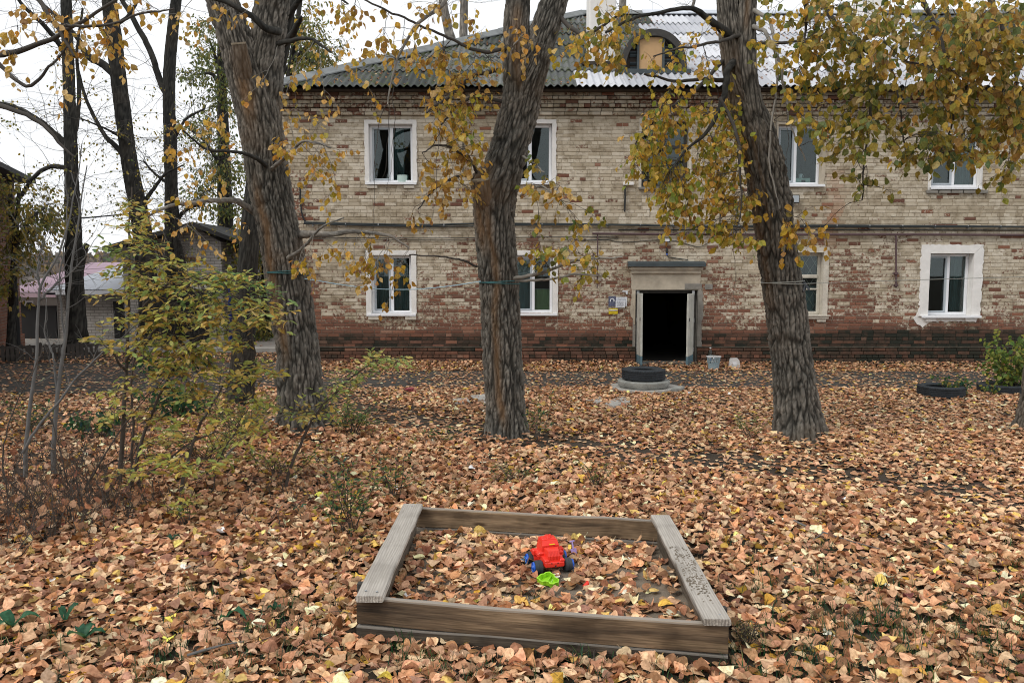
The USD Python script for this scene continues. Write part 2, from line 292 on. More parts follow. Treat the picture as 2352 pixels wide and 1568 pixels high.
def bark(name, light, dark, brown):
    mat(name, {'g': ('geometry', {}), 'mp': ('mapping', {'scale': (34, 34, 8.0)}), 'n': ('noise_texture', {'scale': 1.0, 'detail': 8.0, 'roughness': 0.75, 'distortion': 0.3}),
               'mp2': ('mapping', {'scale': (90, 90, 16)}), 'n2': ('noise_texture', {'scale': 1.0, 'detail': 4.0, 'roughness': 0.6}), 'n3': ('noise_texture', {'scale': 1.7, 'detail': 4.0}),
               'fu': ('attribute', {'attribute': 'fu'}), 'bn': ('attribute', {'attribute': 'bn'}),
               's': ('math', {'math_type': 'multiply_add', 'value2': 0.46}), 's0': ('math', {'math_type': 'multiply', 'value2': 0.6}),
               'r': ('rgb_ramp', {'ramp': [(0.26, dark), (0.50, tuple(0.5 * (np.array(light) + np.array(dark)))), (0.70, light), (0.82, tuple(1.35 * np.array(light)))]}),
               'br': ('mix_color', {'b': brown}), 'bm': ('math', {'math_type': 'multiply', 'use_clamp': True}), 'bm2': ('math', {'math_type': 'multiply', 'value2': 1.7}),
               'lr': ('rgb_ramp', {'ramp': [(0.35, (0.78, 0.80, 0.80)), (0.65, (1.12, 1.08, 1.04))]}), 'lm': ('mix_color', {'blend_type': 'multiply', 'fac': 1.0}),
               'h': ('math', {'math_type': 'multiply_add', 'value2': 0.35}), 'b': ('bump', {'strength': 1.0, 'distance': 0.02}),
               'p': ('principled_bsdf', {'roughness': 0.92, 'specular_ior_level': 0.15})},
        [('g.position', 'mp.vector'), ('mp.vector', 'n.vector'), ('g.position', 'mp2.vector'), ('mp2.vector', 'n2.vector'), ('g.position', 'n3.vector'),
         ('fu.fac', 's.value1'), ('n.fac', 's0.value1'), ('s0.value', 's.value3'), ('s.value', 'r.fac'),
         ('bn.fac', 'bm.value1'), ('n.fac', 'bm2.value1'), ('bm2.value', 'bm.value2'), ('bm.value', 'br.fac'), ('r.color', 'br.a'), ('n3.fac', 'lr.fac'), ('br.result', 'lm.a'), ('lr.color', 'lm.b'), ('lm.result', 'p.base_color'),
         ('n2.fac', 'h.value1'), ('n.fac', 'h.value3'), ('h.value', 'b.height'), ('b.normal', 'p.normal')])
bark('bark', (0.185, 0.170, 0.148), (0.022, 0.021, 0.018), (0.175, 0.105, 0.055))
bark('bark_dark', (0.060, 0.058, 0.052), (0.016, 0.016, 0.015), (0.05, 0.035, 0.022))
bark('bark_birch', (0.30, 0.28, 0.25), (0.07, 0.065, 0.06), (0.2, 0.15, 0.1))
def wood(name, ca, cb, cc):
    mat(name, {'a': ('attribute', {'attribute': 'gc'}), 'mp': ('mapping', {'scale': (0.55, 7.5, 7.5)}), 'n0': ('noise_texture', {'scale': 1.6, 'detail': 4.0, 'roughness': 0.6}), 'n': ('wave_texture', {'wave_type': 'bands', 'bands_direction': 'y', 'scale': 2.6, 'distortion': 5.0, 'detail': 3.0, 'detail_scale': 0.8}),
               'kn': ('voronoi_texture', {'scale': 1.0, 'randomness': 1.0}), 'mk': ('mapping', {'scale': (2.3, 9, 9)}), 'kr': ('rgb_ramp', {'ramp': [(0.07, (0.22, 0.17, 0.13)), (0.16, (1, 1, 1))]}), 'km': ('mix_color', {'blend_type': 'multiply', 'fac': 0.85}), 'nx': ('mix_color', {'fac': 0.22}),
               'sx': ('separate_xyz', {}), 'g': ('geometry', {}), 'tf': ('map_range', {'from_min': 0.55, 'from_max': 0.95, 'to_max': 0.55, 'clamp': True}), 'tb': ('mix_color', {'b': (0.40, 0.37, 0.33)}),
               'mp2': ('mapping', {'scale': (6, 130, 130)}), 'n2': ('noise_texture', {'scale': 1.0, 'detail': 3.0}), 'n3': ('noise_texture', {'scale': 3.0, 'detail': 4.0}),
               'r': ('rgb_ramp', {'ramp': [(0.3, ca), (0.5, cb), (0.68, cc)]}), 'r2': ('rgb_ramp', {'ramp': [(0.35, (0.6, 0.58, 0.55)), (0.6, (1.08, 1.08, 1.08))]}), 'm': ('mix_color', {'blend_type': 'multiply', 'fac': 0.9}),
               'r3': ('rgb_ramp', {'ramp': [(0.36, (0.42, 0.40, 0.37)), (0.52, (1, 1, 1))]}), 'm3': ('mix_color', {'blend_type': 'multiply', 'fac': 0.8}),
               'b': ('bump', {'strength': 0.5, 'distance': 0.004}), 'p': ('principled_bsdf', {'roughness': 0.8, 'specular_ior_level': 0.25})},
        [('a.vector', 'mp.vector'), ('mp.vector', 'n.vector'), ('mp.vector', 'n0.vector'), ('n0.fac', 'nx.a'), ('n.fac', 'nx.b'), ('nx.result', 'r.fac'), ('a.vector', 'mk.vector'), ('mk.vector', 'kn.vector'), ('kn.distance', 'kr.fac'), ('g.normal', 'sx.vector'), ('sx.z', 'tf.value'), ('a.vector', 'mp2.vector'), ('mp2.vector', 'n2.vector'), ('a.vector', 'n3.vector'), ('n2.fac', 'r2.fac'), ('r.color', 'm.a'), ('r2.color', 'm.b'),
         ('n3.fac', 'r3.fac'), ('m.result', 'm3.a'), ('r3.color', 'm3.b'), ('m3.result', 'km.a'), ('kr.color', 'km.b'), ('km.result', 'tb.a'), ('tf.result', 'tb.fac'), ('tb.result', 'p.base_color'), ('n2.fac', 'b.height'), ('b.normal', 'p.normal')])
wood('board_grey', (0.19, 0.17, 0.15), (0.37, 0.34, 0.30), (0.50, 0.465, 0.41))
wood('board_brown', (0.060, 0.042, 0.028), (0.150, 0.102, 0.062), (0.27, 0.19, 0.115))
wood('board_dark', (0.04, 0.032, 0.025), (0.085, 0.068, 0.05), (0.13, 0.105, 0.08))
def earth(name, ca, cb, scale, bump):
    mat(name, {'g': ('geometry', {}), 'n': ('noise_texture', {'scale': scale, 'detail': 7.0, 'roughness': 0.65}), 'n2': ('noise_texture', {'scale': 90.0, 'detail': 4.0, 'roughness': 0.7}), 'x': ('mix_color', {'fac': 0.45}),
               'r': ('rgb_ramp', {'ramp': [(0.35, ca), (0.65, cb)]}), 'b': ('bump', {'strength': 0.8, 'distance': bump}), 'p': ('principled_bsdf', {'roughness': 0.95, 'specular_ior_level': 0.2})},
        [('g.position', 'n.vector'), ('g.position', 'n2.vector'), ('n.fac', 'x.a'), ('n2.fac', 'x.b'), ('x.result', 'r.fac'), ('r.color', 'p.base_color'), ('n2.fac', 'b.height'), ('b.normal', 'p.normal')])
earth('soil', (0.030, 0.024, 0.018), (0.075, 0.058, 0.042), 2.5, 0.012)
earth('asphalt', (0.040, 0.038, 0.034), (0.075, 0.070, 0.062), 1.5, 0.006)
earth('paving', (0.20, 0.185, 0.165), (0.30, 0.28, 0.25), 0.8, 0.004)
earth('sand', (0.13, 0.105, 0.08), (0.235, 0.195, 0.15), 6.0, 0.008)
# ---------------------------------------------------------------- the ground
def gh(x, y):                               # the height of the soil
    x, y = np.broadcast_arrays(np.asarray(x, float), np.asarray(y, float))
    return 0.07 * (fb(x, y, 0, 0.7, 3, 5) - 0.5) * (1 - sstep(12.0, 13.8, y)) - 0.012
def road_mask(x, y):                        # 1 on the asphalt: along the wall, and widening to the left past the end of the house
    w = 0.5 * (fb(x, y, 0, 0.8, 3, 9) - 0.5)
    a = sstep(14.0, 14.25, y + w) * (1 - sstep(16.35, 16.6, y + w * 0.6))
    b = sstep(13.2, 13.7, y + w) * (1 - sstep(17.6, 18.2, y + w)) * (1 - sstep(-5.2, -4.4, x))
    return np.maximum(a, b)
PATH = np.array([gp(*p)[:2] for p in ((700, 880), (790, 925), (930, 962), (1060, 985), (1300, 1015), (1600, 1042), (1900, 1085), (2352, 1150), (2600, 1180))])
def path_mask(x, y):                        # 1 on the trodden track that crosses the yard
    x, y = np.broadcast_arrays(np.asarray(x, float), np.asarray(y, float)); d = np.full(x.shape, 9.0)
    for a, b in zip(PATH[:-1], PATH[1:]):
        t = np.clip(((x - a[0]) * (b[0] - a[0]) + (y - a[1]) * (b[1] - a[1])) / ((b - a) @ (b - a)), 0, 1)
        d = np.minimum(d, np.hypot(x - a[0] - t * (b[0] - a[0]), y - a[1] - t * (b[1] - a[1])))
    return 1 - sstep(0.05, 0.8, d + 0.5 * (fb(x, y, 0, 1.1, 3, 3) - 0.5))
def sheet(x0, x1, y0, y1, nx, ny, zf):
    X, Y = np.meshgrid(np.linspace(x0, x1, nx), np.linspace(y0, y1, ny)); X, Y = X.ravel(), Y.ravel()
    return np.stack([X, Y, zf(X, Y)], 1), grid(nx, ny)
near = sheet(-26, 22, 0, 36, 240, 180, gh)
far = [sheet(-900, 900, 36, 1500, 3, 3, lambda x, y: 0 * x - 0.035), sheet(-900, -26, -300, 36, 3, 3, lambda x, y: 0 * x - 0.035),
       sheet(22, 900, -300, 36, 3, 3, lambda x, y: 0 * x - 0.035), sheet(-26, 22, -300, 0, 3, 3, lambda x, y: 0 * x - 0.035)]
obj('ground', cat(near, *far), 'soil', smooth=True, kind='structure')
# asphalt: a ragged-edged sheet
nx, ny = 300, 60
X, Y = np.meshgrid(np.linspace(-14, 16, nx), np.linspace(13.0, 18.4, ny)); X, Y = X.ravel(), Y.ravel()
F = grid(nx, ny); rm = road_mask(X, Y); keep = rm[F].mean(1) > 0.5
obj('asphalt_lane', (np.stack([X, Y, np.full_like(X, -0.006)], 1), F[keep]), 'asphalt', kind='structure')
# beyond: a pale paved drive with a low kerb in front of the sheds
p0, p1 = gp(215, 812), gp(640, 812)
drv = box(-24, -5.4, 20.6, 25.5, -0.05, 0.004)
obj('paved_drive', drv, 'paving', kind='structure')
obj('kerb', cat(*[box(-15 + i * 1.01, -14.0 + i * 1.01, 20.42, 20.58, -0.05, 0.11, 0.012) for i in range(9)]), 'pale_slab', kind='structure')

# ---------------------------------------------------------------- the brick house
WY = 17.6                                    # the face of its front wall
def wx(px): return (px - 1176) / FOC * (WY * math.cos(PITCH) + 0.0)   # close to the horizon; corrected below with at()
def W(px, py): p = at(px, py, WY); return p[0], p[2]
X0, X1, ZT = W(652, 500)[0], 15.0, 5.89
house = thing('brick_house', 'two storey brick apartment house with peeling whitewash and corrugated slate roof', 'house')
def rect(px0, py0, px1, py1):
    a, b = W(px0, py0), W(px1, py1); pm = (py0 + py1) / 2
    return W(px0, pm)[0], W(px1, pm)[0], b[1], a[1]
# openings (x0, x1, z0, z1)
OP = {'u1': rect(847, 285, 948, 419), 'u2': rect(1168, 284, 1268, 419), 'u3': rect(1474, 278, 1582, 430), 'u4': rect(1786, 286, 1888, 424), 'u5': rect(2140, 312, 2252, 430),
      'l1': rect(852, 586, 945, 720), 'l2': rect(1176, 586, 1270, 719), 'l4': rect(1785, 580, 1890, 723), 'l5': rect(2133, 582, 2233, 724)}
d0, d1 = W(1460, 700)[0], W(1602, 700)[0]
OP['door'] = (d0, d1, 0.0, W(1520, 664)[1])
for k in ('r1', 'r2'):
    OP[k + 'u'] = (12.4, 13.4, OP['u5'][2], OP['u5'][3]); OP[k + 'l'] = (12.4, 13.4, OP['l5'][2], OP['l5'][3])
OPS = sorted(set(OP.values()))
PITCHZ = 0.0775
LEDGE = 5                                    # courses of the projecting plinth
rng = np.random.default_rng(11)
def paint_level(x, z):
    """How much whitewash is left, from 0 to 1."""
    x, z = np.asarray(x, float), np.asarray(z, float)
    big = fb(x, z, 0, 0.55, 4, 21) - 0.5; mid = fb(x, z, 3.3, 1.7, 3, 4) - 0.5
    p = 0.27 + 0.22 * sstep(0.85, 1.3, z) + 0.15 * sstep(1.5, 2.4, z) + 0.25 * sstep(2.5, 3.1, z) + (0.60 * big + 0.62 * mid) * (1 - 0.45 * sstep(2.6, 3.3, z))
    p -= 0.38 * (1 - sstep(X0 + 0.3, X0 + 1.1, x + 0.8 * mid)) * (1 - sstep(3.7, 4.5, z))
    p += 0.22 * np.exp(-((x - OP['l1'][0] - 0.5) / 0.8) ** 2 - ((z - 1.0) / 0.25) ** 2)
    p -= 0.26 * sstep(5.35, 5.55, z)
    return np.clip(np.where(z < 0.75, 0.02, p), 0, 1)
def grime_shade_level(x, z):
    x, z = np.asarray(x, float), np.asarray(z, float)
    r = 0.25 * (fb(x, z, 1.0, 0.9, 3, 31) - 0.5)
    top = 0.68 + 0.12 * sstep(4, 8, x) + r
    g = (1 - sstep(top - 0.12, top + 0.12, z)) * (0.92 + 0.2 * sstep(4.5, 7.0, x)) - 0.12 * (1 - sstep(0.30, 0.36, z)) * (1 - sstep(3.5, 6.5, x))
    return np.clip(g + 0.36 * sstep(5.2, 5.6, z + 0.4 * r) + 0.16 * sstep(4.8, 5.4, z + r), 0, 1)  # real dirt at the foot; top courses darkened as painted eave shade
def rust_level(x, z):
    x, z = np.asarray(x, float), np.asarray(z, float)
    c = W(1918, 500)[0] - 0.10 * sstep(3.4, 2.8, z) + 0.12 * (fb(x * 0, z, 0, 1.2, 2, 8) - 0.5)
    return 1.6 * np.exp(-((x - c) / 0.13) ** 2) * sstep(2.4, 2.9, z) * (1 - sstep(4.0, 4.5, z)) * (0.35 + fb(x, z, 0, 3.0, 2, 77))
# mortar: one backing plane with the openings left out, and the reveals
xs = np.unique(np.concatenate([np.arange(X0, X1, 0.15), [X1], *[[o[0], o[1]] for o in OPS]])); zs = np.unique(np.concatenate([np.arange(0, ZT, 0.12), [ZT], *[[o[2], o[3]] for o in OPS]]))
Xg, Zg = np.meshgrid(xs, zs); V = np.stack([Xg.ravel(), np.full(Xg.size, WY + 0.011), Zg.ravel()], 1); F = grid(len(xs), len(zs))
cen = V[F].mean(1); keep = np.ones(len(F), bool)
for o in OPS: keep &= ~((cen[:, 0] > o[0]) & (cen[:, 0] < o[1]) & (cen[:, 2] > o[2]) & (cen[:, 2] < o[3]))
wall = obj('wall', (V, F[keep]), 'mortar', house, attrs={'bp': np.clip(paint_level(V[:, 0], V[:, 2]) + 0.30 * sstep(0.75, 0.95, V[:, 2]) - 0.42 * sstep(2.2, 3.0, V[:, 2]), 0, 1), 'br': rng.random(len(V)), 'gr': grime_shade_level(V[:, 0], V[:, 2]), 'ru': rust_level(V[:, 0], V[:, 2])})
# bricks
B = []                                        # x0, x1, z0, z1, face y
ncourse = int((ZT - 0.0) / PITCHZ)
for c in range(ncourse):
    z0, z1 = c * PITCHZ + 0.006, (c + 1) * PITCHZ - 0.006
    zm = (z0 + z1) / 2
    header = c % 5 == 2
    off = {0: 0.0, 1: 0.131, 2: 0.06, 3: 0.131, 4: 0.02}[c % 5] + rng.uniform(-0.02, 0.02)
    cuts = sorted([(o[0], o[1]) for o in OPS if o[2] - 0.02 < zm < o[3] + 0.02])
    spans, a = [], X0
    for o in cuts:
        if o[0] > a: spans.append((a, o[0]))
        a = max(a, o[1])
    spans.append((a, X1))
    yo = -0.065 if c < LEDGE else 0.0
    k = ncourse - 1 - c
    yo += {0: -0.18, 1: -0.18, 2: -0.12, 3: -0.12, 4: -0.06, 5: -0.06}.get(k, 0.0)
    for a, b in spans:
        x = a + 0.004
        first = True
        while x < b - 0.02:
            L = (0.12 if header else 0.25) + rng.uniform(-0.004, 0.004)
            if first: L = max(0.07, L - off % L) if off else L
            if not header and rng.random() < 0.07: L = 0.12
            first = False
            e = min(x + L, b - 0.004)
            if b - e < 0.05: e = b - 0.004
            B.append((x, e, z0 + rng.uniform(-0.0025, 0.0025), z1 + rng.uniform(-0.0025, 0.0025), WY + yo + rng.uniform(-0.004, 0.004)))
            x = e + rng.uniform(0.009, 0.014)
B = np.array(B); NB = len(B)
def brick_mesh(b):
    x0, x1, z0, z1, y = b.T; i = 0.005
    back, mid = WY + 0.03 + 0 * y, y + 0.004
    def ringv(xa, xb, za, zb, yy): return np.stack([np.stack([xa, yy, za], 1), np.stack([xb, yy, za], 1), np.stack([xb, yy, zb], 1), np.stack([xa, yy, zb], 1)], 1)
    v = np.concatenate([ringv(x0, x1, z0, z1, back), ringv(x0, x1, z0, z1, mid), ringv(x0 + i, x1 - i, z0 + i, z1 - i, y)], 1)   # (n, 12, 3)
    q = [[8, 9, 10, 11]] + [[4 * k + j, 4 * k + (j + 1) % 4, 4 * k + 4 + (j + 1) % 4, 4 * k + 4 + j] for k in (0, 1) for j in range(4)]
    f = (tri(q)[None] + 12 * np.arange(len(b))[:, None, None]).reshape(-1, 3)
    return v, f
bx, bz = (B[:, 0] + B[:, 1]) / 2, (B[:, 2] + B[:, 3]) / 2
bp = paint_level(bx, bz) + rng.normal(0, 0.13, NB); bp -= (rng.random(NB) < np.where(bz > 2.6, 0.07, 0.03)) * rng.uniform(0.3, 0.8, NB)
bp = np.clip(bp, 0, 1); bp[bz < 0.7] = np.minimum(bp[bz < 0.7], 0.06)
br, bg, bru = rng.random(NB), np.clip(grime_shade_level(bx, bz) * rng.uniform(0.75, 1.1, NB) - (rng.random(NB) < 0.20) * (bx < 5.5) * 0.5, 0, 1), rust_level(bx, bz)
def brick_attrs(ix):
    return {k: np.repeat(a[ix], 12) for k, a in (('bp', bp), ('br', br), ('gr', bg), ('ru', bru))}
pxs = proj(np.stack([bx, B[:, 4], bz], 1))[0]
single = np.where((bz > 0.42) & (bz < 2.2) & (((pxs > 1290) & (pxs < 1700)) | ((pxs > 960) & (pxs < 1080))) & (B[:, 1] - B[:, 0] > 0.2))[0]
single = single[np.argsort(np.hypot(bx[single] - 1.6, bz[single] - 1.2))][:300]
rest = np.setdiff1d(np.arange(NB), single)
for i in single:
    v, f = brick_mesh(B[i:i + 1]); obj('brick', (v[0], f), 'brick', wall, attrs=brick_attrs(np.array([i])))
v, f = brick_mesh(B[rest]); obj('brickwork', (v.reshape(-1, 3), f), 'brick', wall, attrs=brick_attrs(rest), kind='stuff')
# plinth ledge
zl = LEDGE * PITCHZ
dm = [(X0 - 0.06, OP['door'][0]), (OP['door'][1], X1)]
for a, b in dm:
    lv = box(a, b, WY - 0.075, WY + 0.02, zl - 0.002, zl + 0.022, 0.006)
    obj('plinth_ledge', lv, 'mortar', wall, attrs={'bp': np.zeros(len(lv[0])), 'br': np.full(len(lv[0]), 0.2), 'gr': np.full(len(lv[0]), 0.85), 'ru': np.zeros(len(lv[0]))})
# the other walls and the inside (floors, rooms behind the windows, hall behind the door)
D = 11.6
obj('side_wall', cat(box(X0, X0 + 0.3, WY + 0.012, WY + D, 0, ZT)), 'red_far', house)
obj('side_wall', cat(box(X1 - 0.3, X1, WY + 0.012, WY + D, 0, ZT)), 'red_far', house)
obj('rear_wall', box(X0 + 0.3, X1 - 0.3, WY + D - 0.3, WY + D, 0, ZT), 'red_far', house)
def reveal(o, y0, y1, m, floor=True):
    x0, x1, z0, z1 = o; t = 0.06
    ms = [box(x0 - t, x0, y0, y1, z0 - t, z1 + t), box(x1, x1 + t, y0, y1, z0 - t, z1 + t), box(x0, x1, y0, y1, z1, z1 + t)]
    if floor: ms.append(box(x0, x1, y0, y1, z0 - t, z0))
    return cat(*ms)
def room(o, depth=3.2, m='room', grow=0.9, floor=None, top=None):
    x0, x1, z0, z1 = o[0] - grow, o[1] + grow, (o[2] - 0.85 if floor is None else floor), (o[3] + 0.45 if top is None else top); y0, y1, t = WY + 0.42, WY + 0.42 + depth, 0.04
    fr = [box(x0, o[0], y0 - t, y0, z0, z1), box(o[1], x1, y0 - t, y0, z0, z1), box(o[0], o[1], y0 - t, y0, o[3], z1), box(o[0], o[1], y0 - t, y0, z0, o[2])]
    return cat(box(x0 - t, x0, y0, y1, z0, z1), box(x1, x1 + t, y0, y1, z0, z1), box(x0, x1, y1, y1 + t, z0, z1), box(x0, x1, y0, y1, z0 - t, z0), box(x0, x1, y0, y1, z1, z1 + t), *[b for b in fr if np.ptp(b[0][:, 2]) > 0.01])

def jag(pts, amp, seed, step=0.06):
    """A polyline with its stretches broken up and shaken: the edge of brushed whitewash."""
    r = np.random.default_rng(seed); out = []
    for a, b in zip(pts[:-1], pts[1:]):
        n = max(1, int(math.hypot(b[0] - a[0], b[1] - a[1]) / step))
        for k in range(n):
            t = k / n; out.append((a[0] + (b[0] - a[0]) * t + r.uniform(-amp, amp), a[1] + (b[1] - a[1]) * t + r.uniform(-amp, amp)))
    out.append(pts[-1]); return out
def surround(o, w, top, bottom, amp, seed, y0, y1):
    """Plaster band round an opening: left, top and right strips with an uneven outer edge."""
    x0, x1, z0, z1 = o
    L = jag([(x0 - w, z0 - bottom), (x0 - w, z1 + top)], amp, seed); R = jag([(x1 + w, z1 + top), (x1 + w, z0 - bottom)], amp, seed + 1); T = jag([(x0 - w, z1 + top), (x1 + w, z1 + top)], amp * 0.6, seed + 2)
    return cat(prism(L + [(x0, z1), (x0, z0 - bottom)], y0, y1), prism(R + [(x1, z0 - bottom), (x1, z1)], y0, y1), prism(T + [(x1, z1 + 0.001), (x0, z1 + 0.001)], y0 - 0.001, y1))
def upvc_window(o, label, seed, trim='whitewash', tw=0.09, amp=0.012, deep=0.13, left_screen=True, split=0.5, trim_depth=0.02, sill_out=0.05):
    x0, x1, z0, z1 = o; yf = WY + deep
    wv = obj('window', reveal(o, WY - 0.006, WY + 0.40, None), trim, house, label=label)
    obj('surround', surround(o, tw, tw * 0.95, 0.0, amp, seed, WY - trim_depth, WY - 0.0055), trim, wv)
    fw = 0.062
    parts = [box(x0 + 0.002, x0 + fw, yf, yf + 0.06, z0 + 0.002, z1 - 0.002, 0.008), box(x1 - fw, x1 - 0.002, yf, yf + 0.06, z0 + 0.002, z1 - 0.002, 0.008),
             box(x0 + fw - .004, x1 - fw + .004, yf + 0.002, yf + 0.058, z1 - fw, z1 - 0.003, 0.008), box(x0 + fw - .004, x1 - fw + .004, yf + 0.002, yf + 0.058, z0 + 0.003, z0 + fw, 0.008)]
    obj('frame', cat(*parts), 'upvc', wv)
    xm = x0 + (x1 - x0) * split
    obj('mullion', box(xm - 0.035, xm + 0.035, yf - 0.004, yf + 0.055, z0 + fw - 0.002, z1 - fw + 0.002, 0.008), 'upvc', wv)
    cells = [(x0 + fw, xm - 0.035), (xm + 0.035, x1 - fw)]
    for k, (a, b) in enumerate(cells):
        if k == 0 and left_screen:
            s = 0.035
            obj('sash', cat(box(a, a + s, yf - 0.014, yf + 0.03, z0 + fw, z1 - fw, 0.005), box(b - s, b, yf - 0.014, yf + 0.03, z0 + fw, z1 - fw, 0.005), box(a + s - .002, b - s + .002, yf - 0.012, yf + 0.028, z1 - fw - s, z1 - fw, 0.005), box(a + s - .002, b - s + .002, yf - 0.012, yf + 0.028, z0 + fw, z0 + fw + s, 0.005)), 'screen_frame', wv)
        obj('pane', box(a - 0.004, b + 0.004, yf + 0.034, yf + 0.040, z0 + fw - 0.004, z1 - fw + 0.004), 'glass', wv)
    obj('sill', cat(box(x0 - tw * 0.9, x1 + tw * 0.9, WY - sill_out - 0.02, yf - 0.002, z0 - 0.018, z0 - 0.003 + 0.004, 0.004), box(x0 - tw * 0.9, x1 + tw * 0.9, WY - sill_out - 0.022, WY - sill_out - 0.016, z0 - 0.05, z0 - 0.004)), 'upvc', wv)
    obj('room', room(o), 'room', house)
    return wv
w_u1 = upvc_window(OP['u1'], 'upper window at the left end with teal curtain and pot', 1)
w_u2 = upvc_window(OP['u2'], 'upper white window half hidden by the forked trunk', 5)
w_u5 = upvc_window(OP['u5'], 'upper white window under the hanging branches at the right', 9, tw=0.03, amp=0.004, deep=0.10)
w_u4 = upvc_window(OP['u4'], 'upper white window behind the leaning right hand trunk', 13, trim='plaster', tw=0.07, split=0.44)
w_l1 = upvc_window(OP['l1'], 'lower window at the left end with dark curtains', 17, tw=0.11, amp=0.006)
w_l2 = upvc_window(OP['l2'], 'lower window with green half curtain behind the forked trunk', 21, tw=0.11, amp=0.006, split=0.52)
w_l5 = upvc_window(OP['l5'], 'lower window with broad freshly brushed white surround', 25, tw=0.20, amp=0.022, deep=0.17, trim_depth=0.028, sill_out=0.09, split=0.53)
upvc_window(OP['r1u'], 'upper window beyond the right edge', 29); upvc_window(OP['r1l'], 'lower window beyond the right edge', 33)
# splashes of whitewash and brick ends below the sills
for o, wv, sd in ((OP['l5'], w_l5, 3), (OP['l1'], w_l1, 4)):
    x0, x1, z0, z1 = o
    if wv is w_l5:
        pts = jag([(x0 - 0.30, z0 - 0.05), (x0 - 0.18, z0 + 0.12)], 0.02, sd) + [(x0 - 0.05, z0 + 0.1), (x0 - 0.03, z0 - 0.07)] + jag([(x1 + 0.12, z0 - 0.08), (x1 + 0.1, z0 - 0.14), (x0 + 0.1, z0 - 0.14), (x0 - 0.1, z0 - 0.26), (x0 - 0.22, z0 - 0.2)], 0.02, sd + 1)
        obj('whitewash_splash', prism(pts, WY - 0.012, WY - 0.0045), 'whitewash', wv)
    for a in (x0 - 0.06, x1 - 0.14):
        obj('sill_bracket', box(a, a + 0.24, WY - 0.06, WY + 0.0, z0 - 0.135, z0 - 0.065, 0.006), 'whitewash' if wv is w_l5 else 'old_trim', wv)
o = OP['u1']; [obj('sill_bracket', box(a_, a_ + 0.23, WY - 0.05, WY, o[2] - 0.13, o[2] - 0.06, 0.006), 'old_trim', w_u1) for a_ in (o[0] - 0.05, o[1] - 0.2)]
o = OP['u5']; [obj('sill_brick', box(o[0] - 0.1 + i * 0.27, o[0] + 0.15 + i * 0.27, WY - 0.055, WY, o[2] - 0.135, o[2] - 0.062, 0.008), 'grey_render', w_u5) for i in range(5)]
# the old timber windows: upper one over the door, and the lower one with lattice bars behind the right hand trunk
def timber_window(o, label, m, trim, bars):
    x0, x1, z0, z1 = o; yf = WY + 0.15
    wv = obj('window', reveal(o, WY - 0.006, WY + 0.40, None), trim, house, label=label)
    fw = 0.07; xm = (x0 + x1) / 2; zt = z0 + (z1 - z0) * 0.62
    obj('frame', cat(box(x0 + .002, x0 + fw, yf, yf + 0.07, z0 + .002, z1 - .002, 0.006), box(x1 - fw, x1 - .002, yf, yf + 0.07, z0 + .002, z1 - .002, 0.006), box(x0 + fw - .004, x1 - fw + .004, yf + .002, yf + 0.068, z1 - fw, z1 - .003, 0.006), box(x0 + fw - .004, x1 - fw + .004, yf + .002, yf + 0.068, z0 + .003, z0 + fw, 0.006)), m, wv)
    obj('mullion', box(xm - 0.03, xm + 0.03, yf - 0.006, yf + 0.06, z0 + fw - .002, z1 - fw + .002, 0.006), m, wv)
    obj('transom', box(x0 + fw - .003, x1 - fw + .003, yf - 0.02, yf + 0.05, zt - 0.04, zt + 0.04, 0.008), m, wv)
    obj('glazing_bar', box(x0 + fw - .003, x1 - fw + .003, yf + 0.004, yf + 0.04, zt - 0.30, zt - 0.265, 0.005), m, wv)
    for a, b in ((x0 + fw, xm - 0.03), (xm + 0.03, x1 - fw)):
        for c, d in ((z0 + fw, zt - 0.30), (zt - 0.265, zt - 0.04), (zt + 0.04, z1 - fw)):
            obj('pane', box(a - .003, b + .003, yf + 0.03, yf + 0.035, c - .003, d + .003), 'glass', wv)
    if bars:
        ms = []
        for s in (-1, 1):
            for k in range(-6, 9):
                a = np.array([x0 + k * 0.2, z0]); b = a + np.array([0.62, 1.0]) * (z1 - z0)
                if s < 0: a[0], b[0] = x0 + x1 - a[0], x0 + x1 - b[0]
                t = np.linspace(0, 1, 30); p = a + (b - a) * t[:, None]; p = p[(p[:, 0] > x0 + 0.02) & (p[:, 0] < x1 - 0.02)]
                if len(p) > 1: ms.append(tube(np.stack([p[[0, -1], 0], np.full(2, yf + 0.095 + 0.008 * s), p[[0, -1], 1]], 1), 0.0045, 5))
        obj('lattice', cat(*ms), 'old_paint', wv)
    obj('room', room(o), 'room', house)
    return wv
w_u3 = timber_window(OP['u3'], 'upper dark timber window above the doorway', 'dark_wood', 'old_trim', False)
w_l4 = timber_window(OP['l4'], 'lower old timber window with lattice behind the leaning trunk', 'old_paint', 'old_trim', True)
o = OP['l4']; obj('surround', surround(o, 0.11, 0.12, 0.0, 0.008, 41, WY - 0.022, WY - 0.0055), 'old_trim', w_l4)
obj('sill', cat(box(o[0] - 0.15, o[1] + 0.16, WY - 0.10, WY + 0.14, o[2] - 0.03, o[2] - 0.002, 0.006), box(o[0] - 0.13, o[1] + 0.13, WY - 0.075, WY, o[2] - 0.085, o[2] - 0.031, 0.006), box(o[1] - 0.12, o[1] + 0.08, WY - 0.05, WY, o[2] - 0.155, o[2] - 0.086, 0.006)), 'old_trim', w_l4)
o = OP['u3']; obj('sill', box(o[0] - 0.06, o[1] + 0.06, WY - 0.07, WY + 0.14, o[2] - 0.05, o[2] - 0.003, 0.006), 'grey_render', w_u3)
